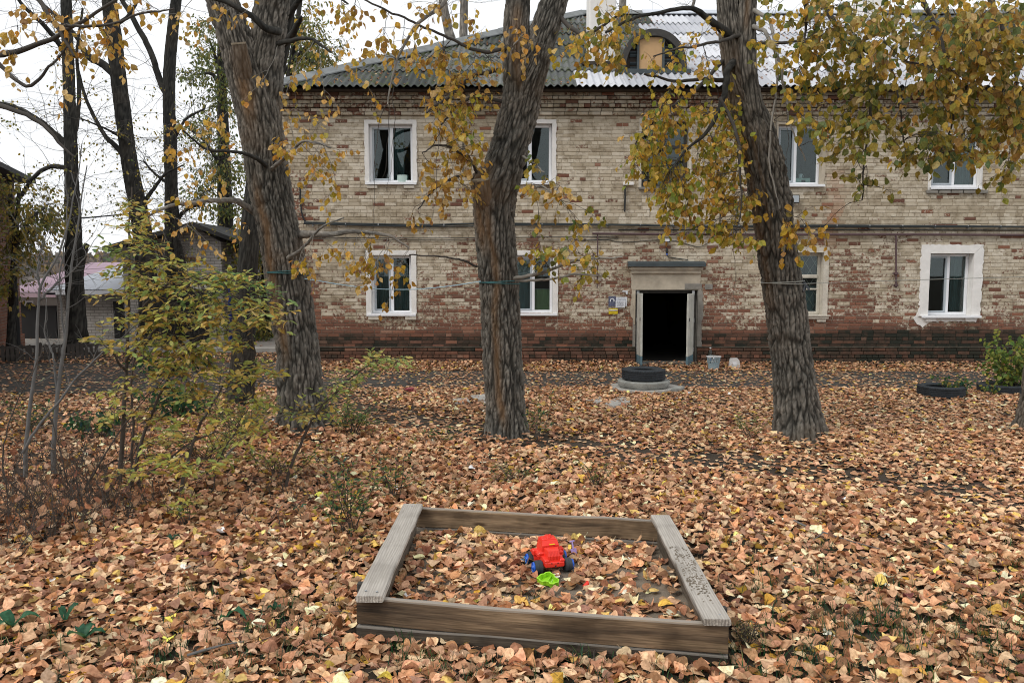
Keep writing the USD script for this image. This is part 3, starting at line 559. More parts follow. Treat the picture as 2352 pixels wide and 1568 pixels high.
# the doorway
dx0, dx1, _, dz1 = OP['door']
dr = obj('doorway', reveal((dx0, dx1, 0.0, dz1), WY - 0.006, WY + 0.40, None, False), 'grey_render', house)
obj('door_frame', cat(box(dx0 + .002, dx0 + 0.07, WY + 0.10, WY + 0.2, 0.03, dz1 - .002, 0.008), box(dx1 - 0.10, dx1 - .002, WY + 0.10, WY + 0.2, 0.03, dz1 - .002, 0.008), box(dx0 + 0.06, dx1 - 0.09, WY + 0.102, WY + 0.198, dz1 - 0.09, dz1 - .003, 0.008)), 'dark_wood', dr)
obj('threshold', box(dx0 - 0.02, dx1 + 0.02, WY - 0.10, WY + 0.40, -0.06, 0.045, 0.012), 'concrete', dr)
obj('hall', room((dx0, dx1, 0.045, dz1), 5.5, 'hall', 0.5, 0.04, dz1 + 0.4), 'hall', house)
leaf_w = 0.62
def door_leaf(hx, ang, lean, m, name, flip):
    h = dz1 - 0.14; b = [box(0.0, leaf_w, -0.022, 0.022, 0.19, h, 0.006), box(0.0, leaf_w, -0.0215, 0.0215, 0.0, 0.189, 0.006)]
    R = lambda mm: place(mm, (hx, WY - 0.02, 0.05), rz=ang, ry=lean)
    lf = obj(name, R(b[0]), m, dr, smooth=False)
    obj('kick_panel', R(b[1]), 'door_blue', lf); obj('latch', R(box(leaf_w - 0.07, leaf_w - 0.04, -0.035 if flip else 0.022, 0.035, 0.95, 1.02, 0.004)), 'black', lf)
    for zz in (0.25, 0.9, 1.5): obj('hinge', R(box(-0.014, 0.01, -0.03, 0.03, zz, zz + 0.09, 0.003)), 'steel', lf)
door_leaf(dx0 + 0.05, math.radians(-91), math.radians(-1.5), 'door_paint', 'door_leaf', True)
door_leaf(dx1 - 0.10, math.radians(-113), 0.0, 'door_paint', 'door_leaf', False)
# plaster panel over the door with its little cornice
a, b = W(1450, 650)[0], W(1606, 650)[0]; zc = W(1520, 628)[1]; zt = W(1520, 598)[1]
obj('lintel_panel', prism(jag([(a, dz1 - 0.01), (a - 0.02, zc)], 0.012, 51) + [(b, zc)] + jag([(b + 0.02, zc - 0.05), (b + 0.03, dz1 - 0.02), (b, dz1 - 0.01)], 0.012, 52), WY - 0.018, WY - 0.0055), 'plaster', dr)
obj('cornice', cat(box(a - 0.01, b + 0.02, WY - 0.07, WY - 0.004, zc, zc + 0.075, 0.010), box(a - 0.05, b + 0.06, WY - 0.11, WY - 0.004, zc + 0.075, zc + 0.15, 0.014)), 'plaster', dr)
obj('flashing', hull([(x, y, z) for x in (a - 0.09, b + 0.10) for y, z in ((WY - 0.005, zc + 0.27), (WY - 0.005, zc + 0.152), (WY - 0.17, zc + 0.152), (WY - 0.17, zc + 0.225))]), 'flashing', dr)
c = rect(1572, 667, 1632, 650); obj('repair_block', box(c[0], c[0] + 0.38, WY - 0.024, WY - 0.004, dz1 - 0.005, dz1 + 0.125, 0.008), 'grey_render', dr)
obj('repair_block', box(c[0] + 0.45, c[0] + 0.62, WY - 0.022, WY - 0.004, dz1 - 0.01, dz1 + 0.11, 0.008), 'grey_render', dr)
obj('side_render', prism(jag([(dx1 + 0.01, 0.35), (dx1 + 0.10, 0.35), (dx1 + 0.10, 0.9), (dx1 + 0.14, 1.3), (dx1 + 0.09, dz1 - 0.02)], 0.014, 60) + [(dx1 + 0.01, dz1 - 0.012)], WY - 0.014, WY - 0.0045), 'grey_render', dr)
obj('side_render', prism([(dx0 - 0.01, dz1 - 0.02)] + jag([(dx0 - 0.09, dz1 - 0.02), (dx0 - 0.12, 1.2), (dx0 - 0.04, 0.9)], 0.014, 61) + [(dx0 - 0.01, 0.9)], WY - 0.014, WY - 0.0045), 'plaster', dr)

# ---------------------------------------------------------------- roof
AL = math.radians(28.0); EY = WY - 0.50; EZ = at(1176, 197, EY)[2] - 0.02
HX = at(640, 197, EY)[0]; RUN = 6.55
CA, SA = math.cos(AL), math.sin(AL)
HIPX = 6.9 / RUN                             # the hip gains this much x for each metre of y
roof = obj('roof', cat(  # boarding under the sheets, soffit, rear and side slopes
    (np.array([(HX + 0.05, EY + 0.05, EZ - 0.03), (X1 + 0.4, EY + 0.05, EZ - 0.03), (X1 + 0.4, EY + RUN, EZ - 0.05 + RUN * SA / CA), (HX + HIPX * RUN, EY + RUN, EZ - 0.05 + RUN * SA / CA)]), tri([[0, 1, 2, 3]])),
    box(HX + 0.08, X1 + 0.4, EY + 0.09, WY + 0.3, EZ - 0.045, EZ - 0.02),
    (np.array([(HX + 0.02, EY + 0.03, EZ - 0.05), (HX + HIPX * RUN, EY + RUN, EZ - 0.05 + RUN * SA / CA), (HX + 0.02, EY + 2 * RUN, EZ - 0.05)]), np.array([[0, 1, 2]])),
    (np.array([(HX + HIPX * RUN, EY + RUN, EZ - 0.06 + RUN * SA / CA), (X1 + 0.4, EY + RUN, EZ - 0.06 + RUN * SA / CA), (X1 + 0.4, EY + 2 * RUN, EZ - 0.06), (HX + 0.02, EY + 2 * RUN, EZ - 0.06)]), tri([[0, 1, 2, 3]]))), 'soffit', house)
SL = RUN / CA; NR = 6; ROWL = SL / NR; SW = 1.05; NWAVE = 7
def roof_pt(x, w, h=0.0): return np.stack([x, EY + w * CA - h * SA, EZ + w * SA + h * CA], -1)
def roof_hit(px, py):                        # where a view ray meets the roof plane
    d = ray(px, py); n = np.array([0, -SA, CA]); p0 = np.array([0, EY, EZ]); c = np.array([0, 0, CAM_Z])
    return c + d * ((p0 - c) @ n) / (d @ n)
# holes: the dormer and the chimney stand in front of the sheets, so no cut is needed
white_edge = lambda x, r: False
def is_white(xc, r, rg):
    px, py = proj(roof_pt(np.array(xc), np.array((r + 0.5) * ROWL)))
    if r == 0: return (px > 1300) or (1195 < px < 1230)
    if px > 2130 and r >= 3: return rg.random() < 0.25
    return px > 1476 + 0.95 * (py - 40) * (1 if py < 170 else 0)
rg = np.random.default_rng(5)
for r in range(NR):
    x = HX - 0.02 + (r % 2) * 0.15 * 3
    while x < X1 + 0.4:
        xa, xb = x, x + SW; x += SW - 0.005
        w0, w1 = r * ROWL - 0.03, (r + 1) * ROWL + 0.13
        if r == NR - 1: w1 = SL - 0.02
        if xb < HX + HIPX * w0 * CA + 0.1: continue
        n = NWAVE * 6 + 1; u = np.linspace(xa, xb, n); ww = np.array([w0, (w0 + w1) / 2, w1])
        tilt = np.array([0.034, 0.018, 0.004]) + rg.uniform(-0.004, 0.006)
        skew = rg.uniform(-0.008, 0.008)
        U, Wd = np.meshgrid(u, ww); H = 0.026 * np.cos(2 * PI * (U - HX) / 0.15) + tilt[:, None] + 0 * U
        U = np.maximum(U, HX + HIPX * Wd * CA)
        P = roof_pt(U, Wd + skew * (U - xa) / SW, H).reshape(-1, 3)
        lip = P[:n] - np.array([0, -0.0, 0.008]); V = np.vstack([P, lip])
        F = np.vstack([grid(n, 3), tri(np.stack([np.arange(n - 1) + 3 * n, np.arange(n - 1) + 1 + 3 * n, np.arange(n - 1) + 1, np.arange(n - 1)], 1))])
        ar = np.linalg.norm(np.cross(V[F[:, 1]] - V[F[:, 0]], V[F[:, 2]] - V[F[:, 0]]), axis=1)
        if (ar > 1e-7).sum() < 20: continue
        obj('roof_sheet', (V, F[ar > 1e-9]), 'new_slate' if is_white((xa + xb) / 2, r, rg) else 'old_slate', roof, smooth=True, attrs={'br': np.full(len(V), rg.random())})
# hip and ridge caps
def cap_run(a, b, n, m0, m1, up=0.05, wdt=0.17):
    a, b = np.asarray(a, float), np.asarray(b, float); d = (b - a) / n; t = d / np.linalg.norm(d); side = np.cross(t, [0, 0, 1]); side /= np.linalg.norm(side); nn = np.cross(side, t)
    for k in range(n):
        p, q = a + d * k - t * 0.04, a + d * (k + 1) + t * 0.05
        sec = lambda c, h: [c + side * wdt - nn * 0.05 + nn * h, c + nn * (0.085 + h), c - side * wdt - nn * 0.05 + nn * h, c - side * wdt - nn * 0.075 + nn * h, c + nn * (0.06 + h), c + side * wdt - nn * 0.075 + nn * h]
        V = np.array(sec(p, up + 0.012) + sec(q, up)); F = tri([[i, (i + 1) % 6, 6 + (i + 1) % 6, 6 + i] for i in range(6)])
        F = np.vstack([F, [[0, 5, 4], [0, 4, 1], [1, 4, 3], [1, 3, 2]]])
        obj('ridge_cap', (V, F), m0 if k < n * 0.52 or m1 is None else m1, roof)
apex = roof_pt(np.array(HX + HIPX * RUN), np.array(SL))
cap_run(roof_pt(np.array(HX), np.array(0.0)), apex, 9, 'ridge_grey', None, 0.06)
rx = roof_hit(1478, 36)[0]
nr = int((rx - apex[0]) / 1.0); cap_run(apex, [rx, apex[1], apex[2]], nr, 'ridge_grey', None, 0.05); cap_run([rx, apex[1], apex[2]], [X1 + 0.4, apex[1], apex[2]], 9, 'ridge_pale', 'ridge_grey', 0.06)
# chimneys
def chimney(pxa, pxb, pyb, top_z, label):
    p = roof_hit((pxa + pxb) / 2, pyb); y = p[1]; xa, xb = at(pxa, pyb - 60, y)[0], at(pxb, pyb - 60, y)[0]; dp = 0.75
    c = obj('chimney', cat(box(xa, xb, y, y + dp, p[2] - 0.5, top_z - 0.22, 0.03), box(xa + 0.03, xb - 0.03, y - 0.012, y + 0.2, p[2] - 0.12, p[2] + 0.05, 0.02)), 'whitewash', roof, label=label)
    obj('crown', cat(box(xa - 0.05, xb + 0.05, y - 0.05, y + dp + 0.05, top_z - 0.22, top_z - 0.1, 0.02), box(xa - 0.02, xb + 0.02, y - 0.02, y + dp + 0.02, top_z - 0.1, top_z, 0.02)), 'whitewash', c)
    obj('base_flashing', box(xa - 0.22, xb + 0.22, y - 0.16, y - 0.0, p[2] - 0.03, p[2] + 0.05, 0.01), 'soffit', c)
chimney(1353, 1415, 150, 10.4, 'white chimney beside the arched dormer')
p = roof_hit(2008, 60); chimney(1984, 2031, 62, p[2] + 1.9, 'white chimney near the ridge at the right')
# the arched dormer
bl = roof_hit(1499, 166); DY = bl[1] - 0.02; da, db = at(1424, 150, DY)[0], at(1576, 150, DY)[0]; dzb = bl[2] - 0.02; dzt = at(1499, 69, DY)[2]
dc, R1, Rz = (da + db) / 2, (db - da) / 2, dzt - dzb
th = np.linspace(0, PI, 29); arch = lambda r, e=0.0: [(dc + r * R1 * math.cos(t), dzb + e + (r * Rz) * math.sin(t) ** 0.8) for t in th]
ob, ib = arch(1.0), arch(0.84)
dm_ = obj('dormer', prism(ob + ib[::-1], DY - 0.10, DY + 0.12), 'dark_wood', roof, label='arched dark dormer with a plywood shutter')
n = len(ob); V = np.array([(x, DY + 0.12, z) for x, z in ob] + [(x, EY + max(0.0, (z - EZ)) / math.tan(AL) + 0.35, z) for x, z in ob]); F = tri([[i, i + 1, n + i + 1, n + i] for i in range(n - 1)])
obj('barrel_roof', (V, F), 'flashing', dm_, smooth=True)
obj('back_board', prism(arch(0.85), DY + 0.07, DY + 0.09), 'soffit', dm_)
pa, pb = at(1468, 120, DY)[0], at(1521, 120, DY)[0]; pt = at(1495, 86, DY)[2]
obj('shutter_board', box(pa, pb, DY - 0.02, DY + 0.02, dzb + 0.07, pt, 0.006), 'plywood', dm_)
for xx in (pa - 0.05, pb): obj('shutter_post', box(xx, xx + 0.05, DY - 0.05, DY + 0.05, dzb + 0.05, pt + 0.05, 0.005), 'flashing', dm_)
for s, (xa, xb) in enumerate(((da + 0.22, pa - 0.055), (pb + 0.055, db - 0.22))):
    for k in range(6):
        z = dzb + 0.10 + k * 0.085 + (0.02 if k % 2 else 0)
        if k in (2,) and s == 0: continue
        obj('louvre', place(box(0, xb - xa, -0.035, 0.035, -0.007, 0.007), (xa, DY + 0.02, z), rx=math.radians(-35)), 'flashing', dm_)
obj('dormer_sill', box(da - 0.12, db + 0.08, DY - 0.16, DY + 0.10, dzb - 0.06, dzb + 0.05, 0.01), 'flashing', dm_)

# ---------------------------------------------------------------- cables, pipes, lamps on the wall
def wall_line(name, pts, r, m, off, sides=6, label=None):
    p = spline(np.array([[W(x, y)[0], WY - off, W(x, y)[1]] for x, y in pts]), max(12, 4 * len(pts)))
    return obj(name, tube(p, r, sides), m, house, smooth=True, label=label)
rc = np.random.default_rng(3)
wall_line('cable', [(700, 511), (800, 514), (900, 516), (960, 518), (1100, 514), (1300, 515), (1500, 518), (1700, 519), (1900, 518), (2100, 519), (2352, 521), (2600, 521)], 0.024, 'cable', 0.045)
wall_line('cable', [(700, 514), (960, 521), (1300, 517), (1700, 521), (2100, 521), (2600, 523)], 0.016, 'cable', 0.09)
for y, r in ((545, 0.008), (549, 0.006)): wall_line('cable', [(712, y), (1000, y + 2), (1300, y - 1 + (y - 545)), (1420, y)], r, 'cable', 0.03, 5)
wall_line('cable', [(1420, 528), (1700, 528), (2000, 528), (2352, 529), (2600, 529)], 0.010, 'cable', 0.03, 5)
for k in range(24):
    x = 720 + k * 75; wv = W(x, 516 + (x - 700) * 0.003); obj('cable_clip', box(wv[0] - 0.012, wv[0] + 0.012, WY - 0.075, WY, wv[1] - 0.04, wv[1] + 0.03, 0.004), 'steel', house)
gas = wall_line('gas_pipe', [(1360, 537), (1500, 538), (1800, 539), (2100, 539), (2352, 540), (2600, 540)], 0.026, 'gas_pipe', 0.06, 8)
wall_line('gas_pipe', [(1372, 537), (1372, 600), (1371, 662)], 0.013, 'gas_pipe', 0.055, 8); wall_line('gas_pipe', [(2055, 540), (2055, 600), (2055, 660)], 0.020, 'gas_pipe', 0.06, 8)
for x, y in ((1372, 632), (2055, 628), (2055, 655)): wv = W(x, y); obj('pipe_valve', cat(box(wv[0] - 0.035, wv[0] + 0.035, WY - 0.10, WY - 0.01, wv[1] - 0.03, wv[1] + 0.03, 0.01), box(wv[0] - 0.09, wv[0] - 0.03, WY - 0.075, WY - 0.055, wv[1] - 0.012, wv[1] + 0.012, 0.004)), 'gas_pipe', house)
wall_line('downlead', [(1435, 427), (1435, 460), (1434, 487)], 0.020, 'black', 0.04, 8); wv = W(1438, 424); obj('bracket', box(wv[0] - 0.07, wv[0] + 0.16, WY - 0.08, WY, wv[1] - 0.02, wv[1] + 0.05, 0.01), 'whitewash', house)
wall_line('downlead', [(690, 420), (692, 470), (697, 500), (705, 512)], 0.018, 'black', 0.04, 8)
for xx in (1068, 1070): wall_line('downlead', [(xx - 6, 212), (xx - 5, 330), (xx - 6, 395)], 0.006, 'cable', 0.02, 5)
wall_line('lamp_cable', [(1335, 553), (1365, 552), (1395, 551), (1420, 556), (1450, 556), (1480, 553), (1520, 551)], 0.007, 'cable', 0.015, 5)
wall_line('lamp_cable', [(1533, 552), (1560, 555), (1582, 562), (1605, 567), (1622, 560), (1635, 546), (1636, 536)], 0.007, 'cable', 0.015, 5)
wall_line('lamp_cable', [(1530, 560), (1530, 572), (1531, 580), (1534, 590), (1545, 592), (1580, 597)], 0.009, 'cable', 0.02, 5)
def floodlight(px, py, w, h, label, lens):
    x, z = W(px, py); t = thing('floodlight', label, 'lamp')
    obj('housing', box(x - w / 2, x + w / 2, WY - 0.13, WY - 0.075, z - h / 2, z + h / 2, 0.008), 'black', t)
    obj('lens', box(x - w / 2 + 0.018, x + w / 2 - 0.018, WY - 0.134, WY - 0.126, z - h / 2 + 0.018, z + h / 2 - 0.018), lens, t)
    obj('bracket', cat(box(x - 0.02, x + 0.02, WY - 0.08, WY, z - 0.02, z + 0.02), box(x - 0.012, x + 0.012, WY - 0.05, WY - 0.03, z - h / 2 - 0.06, z)), 'black', t)
floodlight(1529, 552, 0.15, 0.095, 'small black floodlight with pale lens above the doorway', 'paper')
floodlight(1822, 458, 0.19, 0.18, 'dark grey floodlight under the upper window beside the leaning trunk', 'screen_frame')
t = thing('lamp_socket', 'blue dangling lamp socket on a short cable above the door', 'lamp'); x, z = W(1531, 577)
obj('socket', lathe([(0.0, 0.06), (0.022, 0.055), (0.028, 0.0), (0.02, -0.05), (0.0, -0.055)], 12, (x, WY - 0.05, z)), 'black', t, True); obj('collar', lathe([(0.0, 0.02), (0.018, 0.02), (0.018, -0.02), (0.0, -0.02)], 12, (x, WY - 0.05, z - 0.06)), 'toy_blue', t, True)
# notices pasted beside the door
def notice(px0, py0, px1, py1, m, label, y, lines=0, extra=None):
    x0, x1, z0, z1 = rect(px0, py0, px1, py1); t = thing('notice', label, 'notice'); g = []
    nx_, nz_ = 7, 7; U, Vv = np.meshgrid(np.linspace(0, 1, nx_), np.linspace(0, 1, nz_)); yy = y - 0.008 * (U - 0.5) ** 2 - 0.006 * np.sin(U * 6 + Vv * 3) ** 2
    P = np.stack([x0 + (x1 - x0) * U, yy, z0 + (z1 - z0) * Vv + 0.01 * (U - 0.5) * (1 if px0 < 1410 else 0)], -1).reshape(-1, 3); F = grid(nx_, nz_)
    obj('sheet', cat((P, F), (P + [0, 0.003, 0], F[:, ::-1])), m, t)
    r = np.random.default_rng(int(px0 * 7)); ms = []
    for k in range(lines):
        zz = z1 - (z1 - z0) * (0.14 + 0.76 * k / max(lines, 1)); xx = x0 + 0.03
        while xx < x1 - 0.05:
            L = r.uniform(0.012, 0.04); ms.append(box(xx, min(xx + L, x1 - 0.03), y - 0.0135, y - 0.0125, zz - 0.0035, zz + 0.0035)); xx += L + 0.012
    if ms: obj('text_lines', cat(*ms), 'paper_ink', t)
    return t, (x0, x1, z0, z1)
t, q = notice(1397.5, 680, 1414, 703, 'paper_blue', 'dark printed poster beside the white notice left of the door', WY - 0.012, 3)
cx, cz = (q[0] + q[1]) / 2, q[3] - 0.09
obj('portrait', prism([(cx + 0.05 * math.cos(a), cz + 0.045 * math.sin(a)) for a in np.linspace(0, PI, 12)] + [(cx - 0.05, cz - 0.03), (cx - 0.028, cz - 0.03), (cx - 0.028, cz)] + [(cx + 0.028 * math.cos(a), cz + 0.026 * math.sin(a)) for a in np.linspace(PI, 0, 9)] + [(cx + 0.028, cz - 0.03), (cx + 0.05, cz - 0.03)], WY - 0.030, WY - 0.026), 'paper', t)
notice(1415, 682, 1440, 703, 'paper', 'white printed notice lying under another left of the door', WY - 0.012, 5)
notice(1413.5, 690, 1435, 706, 'paper', 'smaller white printed notice pasted over the large one', WY - 0.034, 5)
t, q = notice(1398, 708, 1419, 721, 'paper_yellow', 'yellow torn flyer with a white stripe below the notices', WY - 0.014)
obj('stripe', box(q[0] + 0.01, q[1] - 0.012, WY - 0.030, WY - 0.026, q[2] + 0.075, q[2] + 0.098), 'paper', t)
obj('tear_strips', cat(*[box(q[0] + 0.01 + k * 0.026, q[0] + 0.03 + k * 0.026, WY - 0.028, WY - 0.026, q[2] + 0.0, q[2] + 0.05) for k in range(7)]), 'paper_yellow', t)
t = thing('notice', 'torn scrap of white paper stuck above the notices', 'notice'); x0, x1, z0, z1 = rect(1428, 657 + 10, 1442, 662 + 10)
obj('sheet', prism([(x0, z0 + .02), (x0 + .03, z1), (x1, z1 - .01), (x1 - .01, z0 - .04), (x1 - .04, z0 - .03), (x1 - .05, z0 + .02)], WY - 0.012, WY - 0.009), 'paper', t)

# ---------------------------------------------------------------- curtains and things standing in the windows
def curtain(o, xa, xb, za, zb, m, label, folds=9, y=0.26):
    n = folds * 6 + 1; u = np.linspace(0, 1, n); yy = WY + y + 0.022 * np.sin(u * folds * 2 * PI) + 0.01 * np.sin(u * 13)
    P = np.concatenate([np.stack([xa + (xb - xa) * u, yy, np.full(n, z)], 1) for z in (za, zb)])
    t = thing('curtain', label, 'curtain'); F = grid(n, 2)
    obj('cloth', cat((P, F), (P + [0, 0.004, 0], F[:, ::-1])), m, t, smooth=False); obj('rail', tube([(xa - 0.02, WY + y, zb + 0.01), (xb + 0.02, WY + y, zb + 0.01)], 0.008, 6), 'steel', t)
o = OP['u1']; xm = (o[0] + o[1]) / 2
curtain(o, xm - 0.02, o[1] - 0.22, o[2], o[3] - 0.03, 'curtain_teal', 'teal curtain in folds in the upper window at the left end', 6)
o = OP['l1']; curtain(o, o[0] + 0.03, (o[0] + o[1]) / 2 - 0.04, o[2], o[3] - 0.03, 'curtain_teal', 'dark teal curtain in the left half of the lower left window', 5); curtain(o, (o[0] + o[1]) / 2, o[1] - 0.02, o[2], o[3] - 0.25, 'curtain_teal', 'dark teal curtain in the right half of the lower left window', 5)
o = OP['l2']; curtain(o, o[0] + 0.03, (o[0] + o[1]) / 2 - 0.02, o[2], o[3] - 0.03, 'curtain_grey', 'plain grey curtain behind the trunk in the lower window', 3); curtain(o, (o[0] + o[1]) / 2 + 0.02, o[1] - 0.02, o[2], o[2] + 0.52, 'curtain_green', 'pale green half curtain at the bottom of the lower window', 3)
o = OP['l4']; curtain(o, o[0] + 0.03, o[1] - 0.03, o[2], o[2] + 0.62, 'curtain_grey', 'blue grey half curtain behind the lattice window', 4, 0.30)
o = OP['l5']; curtain(o, o[1] - 0.30, o[1] - 0.05, o[2], o[3] - 0.03, 'curtain_teal', 'narrow dark curtain at the right side of the white surround window', 3, 0.34)
o = OP['u5']; curtain(o, o[0] + 0.62, o[1] - 0.08, o[2], o[3] - 0.03, 'curtain_teal', 'dark curtain in the upper right window under the branches', 5)
t = thing('cooking_pot', 'pale enamel pot standing on the sill inside the upper left window', 'pot'); o = OP['u1']; px = o[1] - 0.26
obj('body', lathe([(0.0, 0.0), (0.115, 0.0), (0.125, 0.02), (0.125, 0.17), (0.132, 0.175), (0.12, 0.178), (0.115, 0.03), (0.0, 0.03)], 24, (px, WY + 0.225, o[2] + 0.002)), 'enamel', t, 40)
a = np.linspace(0, PI, 14); obj('handle', tube(np.stack([px + 0.115 * np.cos(a), np.full(14, WY + 0.225), o[2] + 0.17 + 0.10 * np.sin(a)], 1), 0.007, 6), 'black', t, True)
t = thing('glass_jar', 'small pale jar beside the pot inside the upper left window', 'jar'); obj('body', lathe([(0, 0), (0.05, 0), (0.05, 0.11), (0.04, 0.13), (0.04, 0.15), (0, 0.15)], 18, (px - 0.26, WY + 0.21, o[2] + 0.002)), 'curtain_grey', t, 40); obj('lid', lathe([(0, 0.151), (0.043, 0.151), (0.043, 0.17), (0, 0.17)], 18, (px - 0.26, WY + 0.21, o[2] + 0.002)), 'steel', t, 40)
o = OP['u4']; zz = o[2] + 0.003; xr = o[1] - 0.32
t = thing('radio', 'small pale radio standing on the sill behind the upper right window', 'radio'); obj('case', box(xr - 0.17, xr + 0.16, WY + 0.20, WY + 0.28, zz, zz + 0.16, 0.01), 'enamel', t); obj('speaker', box(xr - 0.04, xr + 0.05, WY + 0.196, WY + 0.1995, zz + 0.04, zz + 0.12), 'black', t)
t = thing('cup', 'white cup standing on top of the radio in the upper window', 'cup'); obj('body', lathe([(0, 0), (0.03, 0), (0.042, 0.09), (0.038, 0.09), (0.028, 0.008), (0, 0.008)], 18, (xr - 0.05, WY + 0.24, zz + 0.161)), 'paper', t, 40); a = np.linspace(-PI / 2, PI / 2, 9); obj('handle', tube(np.stack([xr - 0.01 + 0.028 * np.cos(a), np.full(9, WY + 0.24), zz + 0.205 + 0.025 * np.sin(a)], 1), 0.005, 6), 'paper', t, True)
# ---------------------------------------------------------------- trees
def px2m(px, p):                             # a width in the photograph's pixels at the point p
    c, s = math.cos(PITCH), math.sin(PITCH); return px / FOC * (p[1] * c - (p[2] - CAM_Z) * s)
def cells(u, v, ncol, h, warp, seed):
    """Distance to the nearest seam of a net of long plates: u runs once round (0..1) in ncol columns, v in metres, plates about h long."""
    x = u * ncol + warp * ncol * 0.25; y = v / h; ix = np.floor(x).astype(int); y0 = y; d1 = np.full(x.shape, 9.0); d2 = d1.copy()
    def hsh(a, b, k): q = (a * 374761393 + b * 668265263 + (seed * 7 + k) * 144665) & 0xFFFFFFFF; q = ((q ^ (q >> 13)) * 1274126177) & 0xFFFFFFFF; return ((q ^ (q >> 16)) & 0xFFFFFF) / 16777215.0
    iy = np.floor(y0).astype(int)
    for a in (-1, 0, 1):
        for b in (-1, 0, 1):
            cx, cy = ix + a, iy + b; cm = cx % ncol; px, py = cx + 0.1 + 0.8 * hsh(cm, cy, 1), cy + 0.05 + 0.9 * hsh(cm, cy, 2); d = np.hypot(x - px, (y0 - py) * 0.8); n = d < d1; d2 = np.where(n, d1, np.minimum(d2, d)); d1 = np.where(n, d, d1)
    return d2 - d1
def bark_tube(pts, radii, sides, n, seed, depth=0.022, freq=15.0, knots=(), brown=None, flare=0.0, base_z=None):
    """A trunk or limb: a tube with furrowed bark cut into it. Returns mesh and attributes (fu: 0 in a furrow, bn: inner brown bark)."""
    pr = spline(np.hstack([pts, np.asarray(radii, float)[:, None] * 0.95]), n); p, r = pr[:, :3], pr[:, 3]
    t, a, b = frames(p); th = np.arange(sides) * 2 * PI / sides
    length = np.concatenate([[0], np.cumsum(np.linalg.norm(np.diff(p, axis=0), axis=1))])
    TH, LL = np.meshgrid(th, length); RR = np.repeat(r[:, None], sides, 1)
    qx, qy = np.cos(TH) * RR, np.sin(TH) * RR
    w = 0.05 * (fb(qx, qy, LL, 2.0, 2, seed + 7) - 0.5)
    lm = length[-1]; uu, vv = TH / (2 * PI), LL + 0 * TH; wv_ = 0.10 * (fb(qx, qy, LL * 0.6, 3.0, 3, seed + 31) - 0.5); f1 = cells(uu, vv + 3 * wv_, max(6, int(2 * PI * r.mean() / 0.045)), 0.34, wv_ * 2.4, seed + 40); f2 = cells(uu, vv, max(8, int(2 * PI * r.mean() / 0.024)), 0.10, wv_ * 1.5, seed + 41)
    N = fb((qx + w) * freq, (qy + w) * freq, LL * freq * 0.15, 1.0, 2, seed); N2 = meshkit.noise(np.stack([(qx + w) * freq * 2.1, (qy - w) * freq * 2.1, LL * freq * 0.42], -1), seed + 3)
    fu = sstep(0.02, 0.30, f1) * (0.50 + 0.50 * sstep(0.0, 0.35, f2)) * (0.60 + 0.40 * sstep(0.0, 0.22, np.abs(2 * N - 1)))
    lump = fb(qx, qy, LL * 0.5, 2.2, 3, seed + 11) - 0.5
    d = depth * (fu - 0.5) * np.clip(RR / 0.2, 0.25, 1.2) + 0.16 * RR * lump
    for kt, kth, kr, kh in knots:              # (place along 0..1, angle, radius m, height m): swellings and scars
        dl = (LL - kt * length[-1]); da = (np.angle(np.exp(1j * (TH - kth)))) * RR
        d = d + kh * np.exp(-(dl ** 2 * 0.6 + da ** 2) / kr ** 2)
    if flare: 
        but = 0.65 + 0.5 * meshkit.noise(np.stack([np.cos(TH) * 1.6, np.sin(TH) * 1.6, 0 * TH + seed], -1), seed + 5)
        d = d + flare * np.exp(-LL / 0.22) * but * 1.3
    P = p[:, None] + (RR + d)[..., None] * (np.cos(TH)[..., None] * a[:, None] + np.sin(TH)[..., None] * b[:, None])
    i, j = np.meshgrid(np.arange(n - 1), np.arange(sides), indexing='ij')
    q = np.stack([i * sides + j, i * sides + (j + 1) % sides, (i + 1) * sides + (j + 1) % sides, (i + 1) * sides + j], -1).reshape(-1, 4)
    V = np.vstack([P.reshape(-1, 3), p[-1:]]); F = np.vstack([tri(q), np.stack([np.full(sides, n * sides), (n - 1) * sides + np.arange(sides), (n - 1) * sides + (np.arange(sides) + 1) % sides], 1)])
    bn = np.zeros(P.shape[:2])
    if brown is not None:                      # worn strips of inner bark: (angle, width rad, from, to, strength)
        for th0, tw, l0, l1, s in brown:
            f = LL / length[-1]; wob = 0.5 * (fb(qx * 0, 0 * qx, LL, 1.5, 3, seed + 2) - 0.5)
            bn = np.maximum(bn, s * np.exp(-(np.angle(np.exp(1j * (TH - th0 - wob))) / tw) ** 2) * sstep(l0 - 0.03, l0 + 0.03, f) * (1 - sstep(l1 - 0.03, l1 + 0.03, f)))
    bn = np.clip(bn + 0.25 * sstep(0.58, 0.75, fb(qx, qy, LL, 1.3, 3, seed + 20)), 0, 1)
    return (V, F), {'fu': np.append(fu.ravel(), 0.5), 'bn': np.append(bn.ravel(), 0.0)}
def limb_pts(spec, Y0):
    """spec rows (px, py, width px[, shift of the distance]) -> points and radii."""
    P, R = [], []
    for row in spec:
        p = at(row[0], row[1], Y0 + (row[3] if len(row) > 3 else 0.0)); P.append(p); R.append(px2m(row[2], p) / 2)
    return np.array(P), np.array(R)
def facing(p0, p1):                            # angle on a limb's ring that looks at the camera
    t, a, b = frames(np.array([p0, (p0 + p1) / 2, p1])); d = np.array([0, 0, CAM_Z]) - p0; return math.atan2(d @ b[0], d @ a[0])

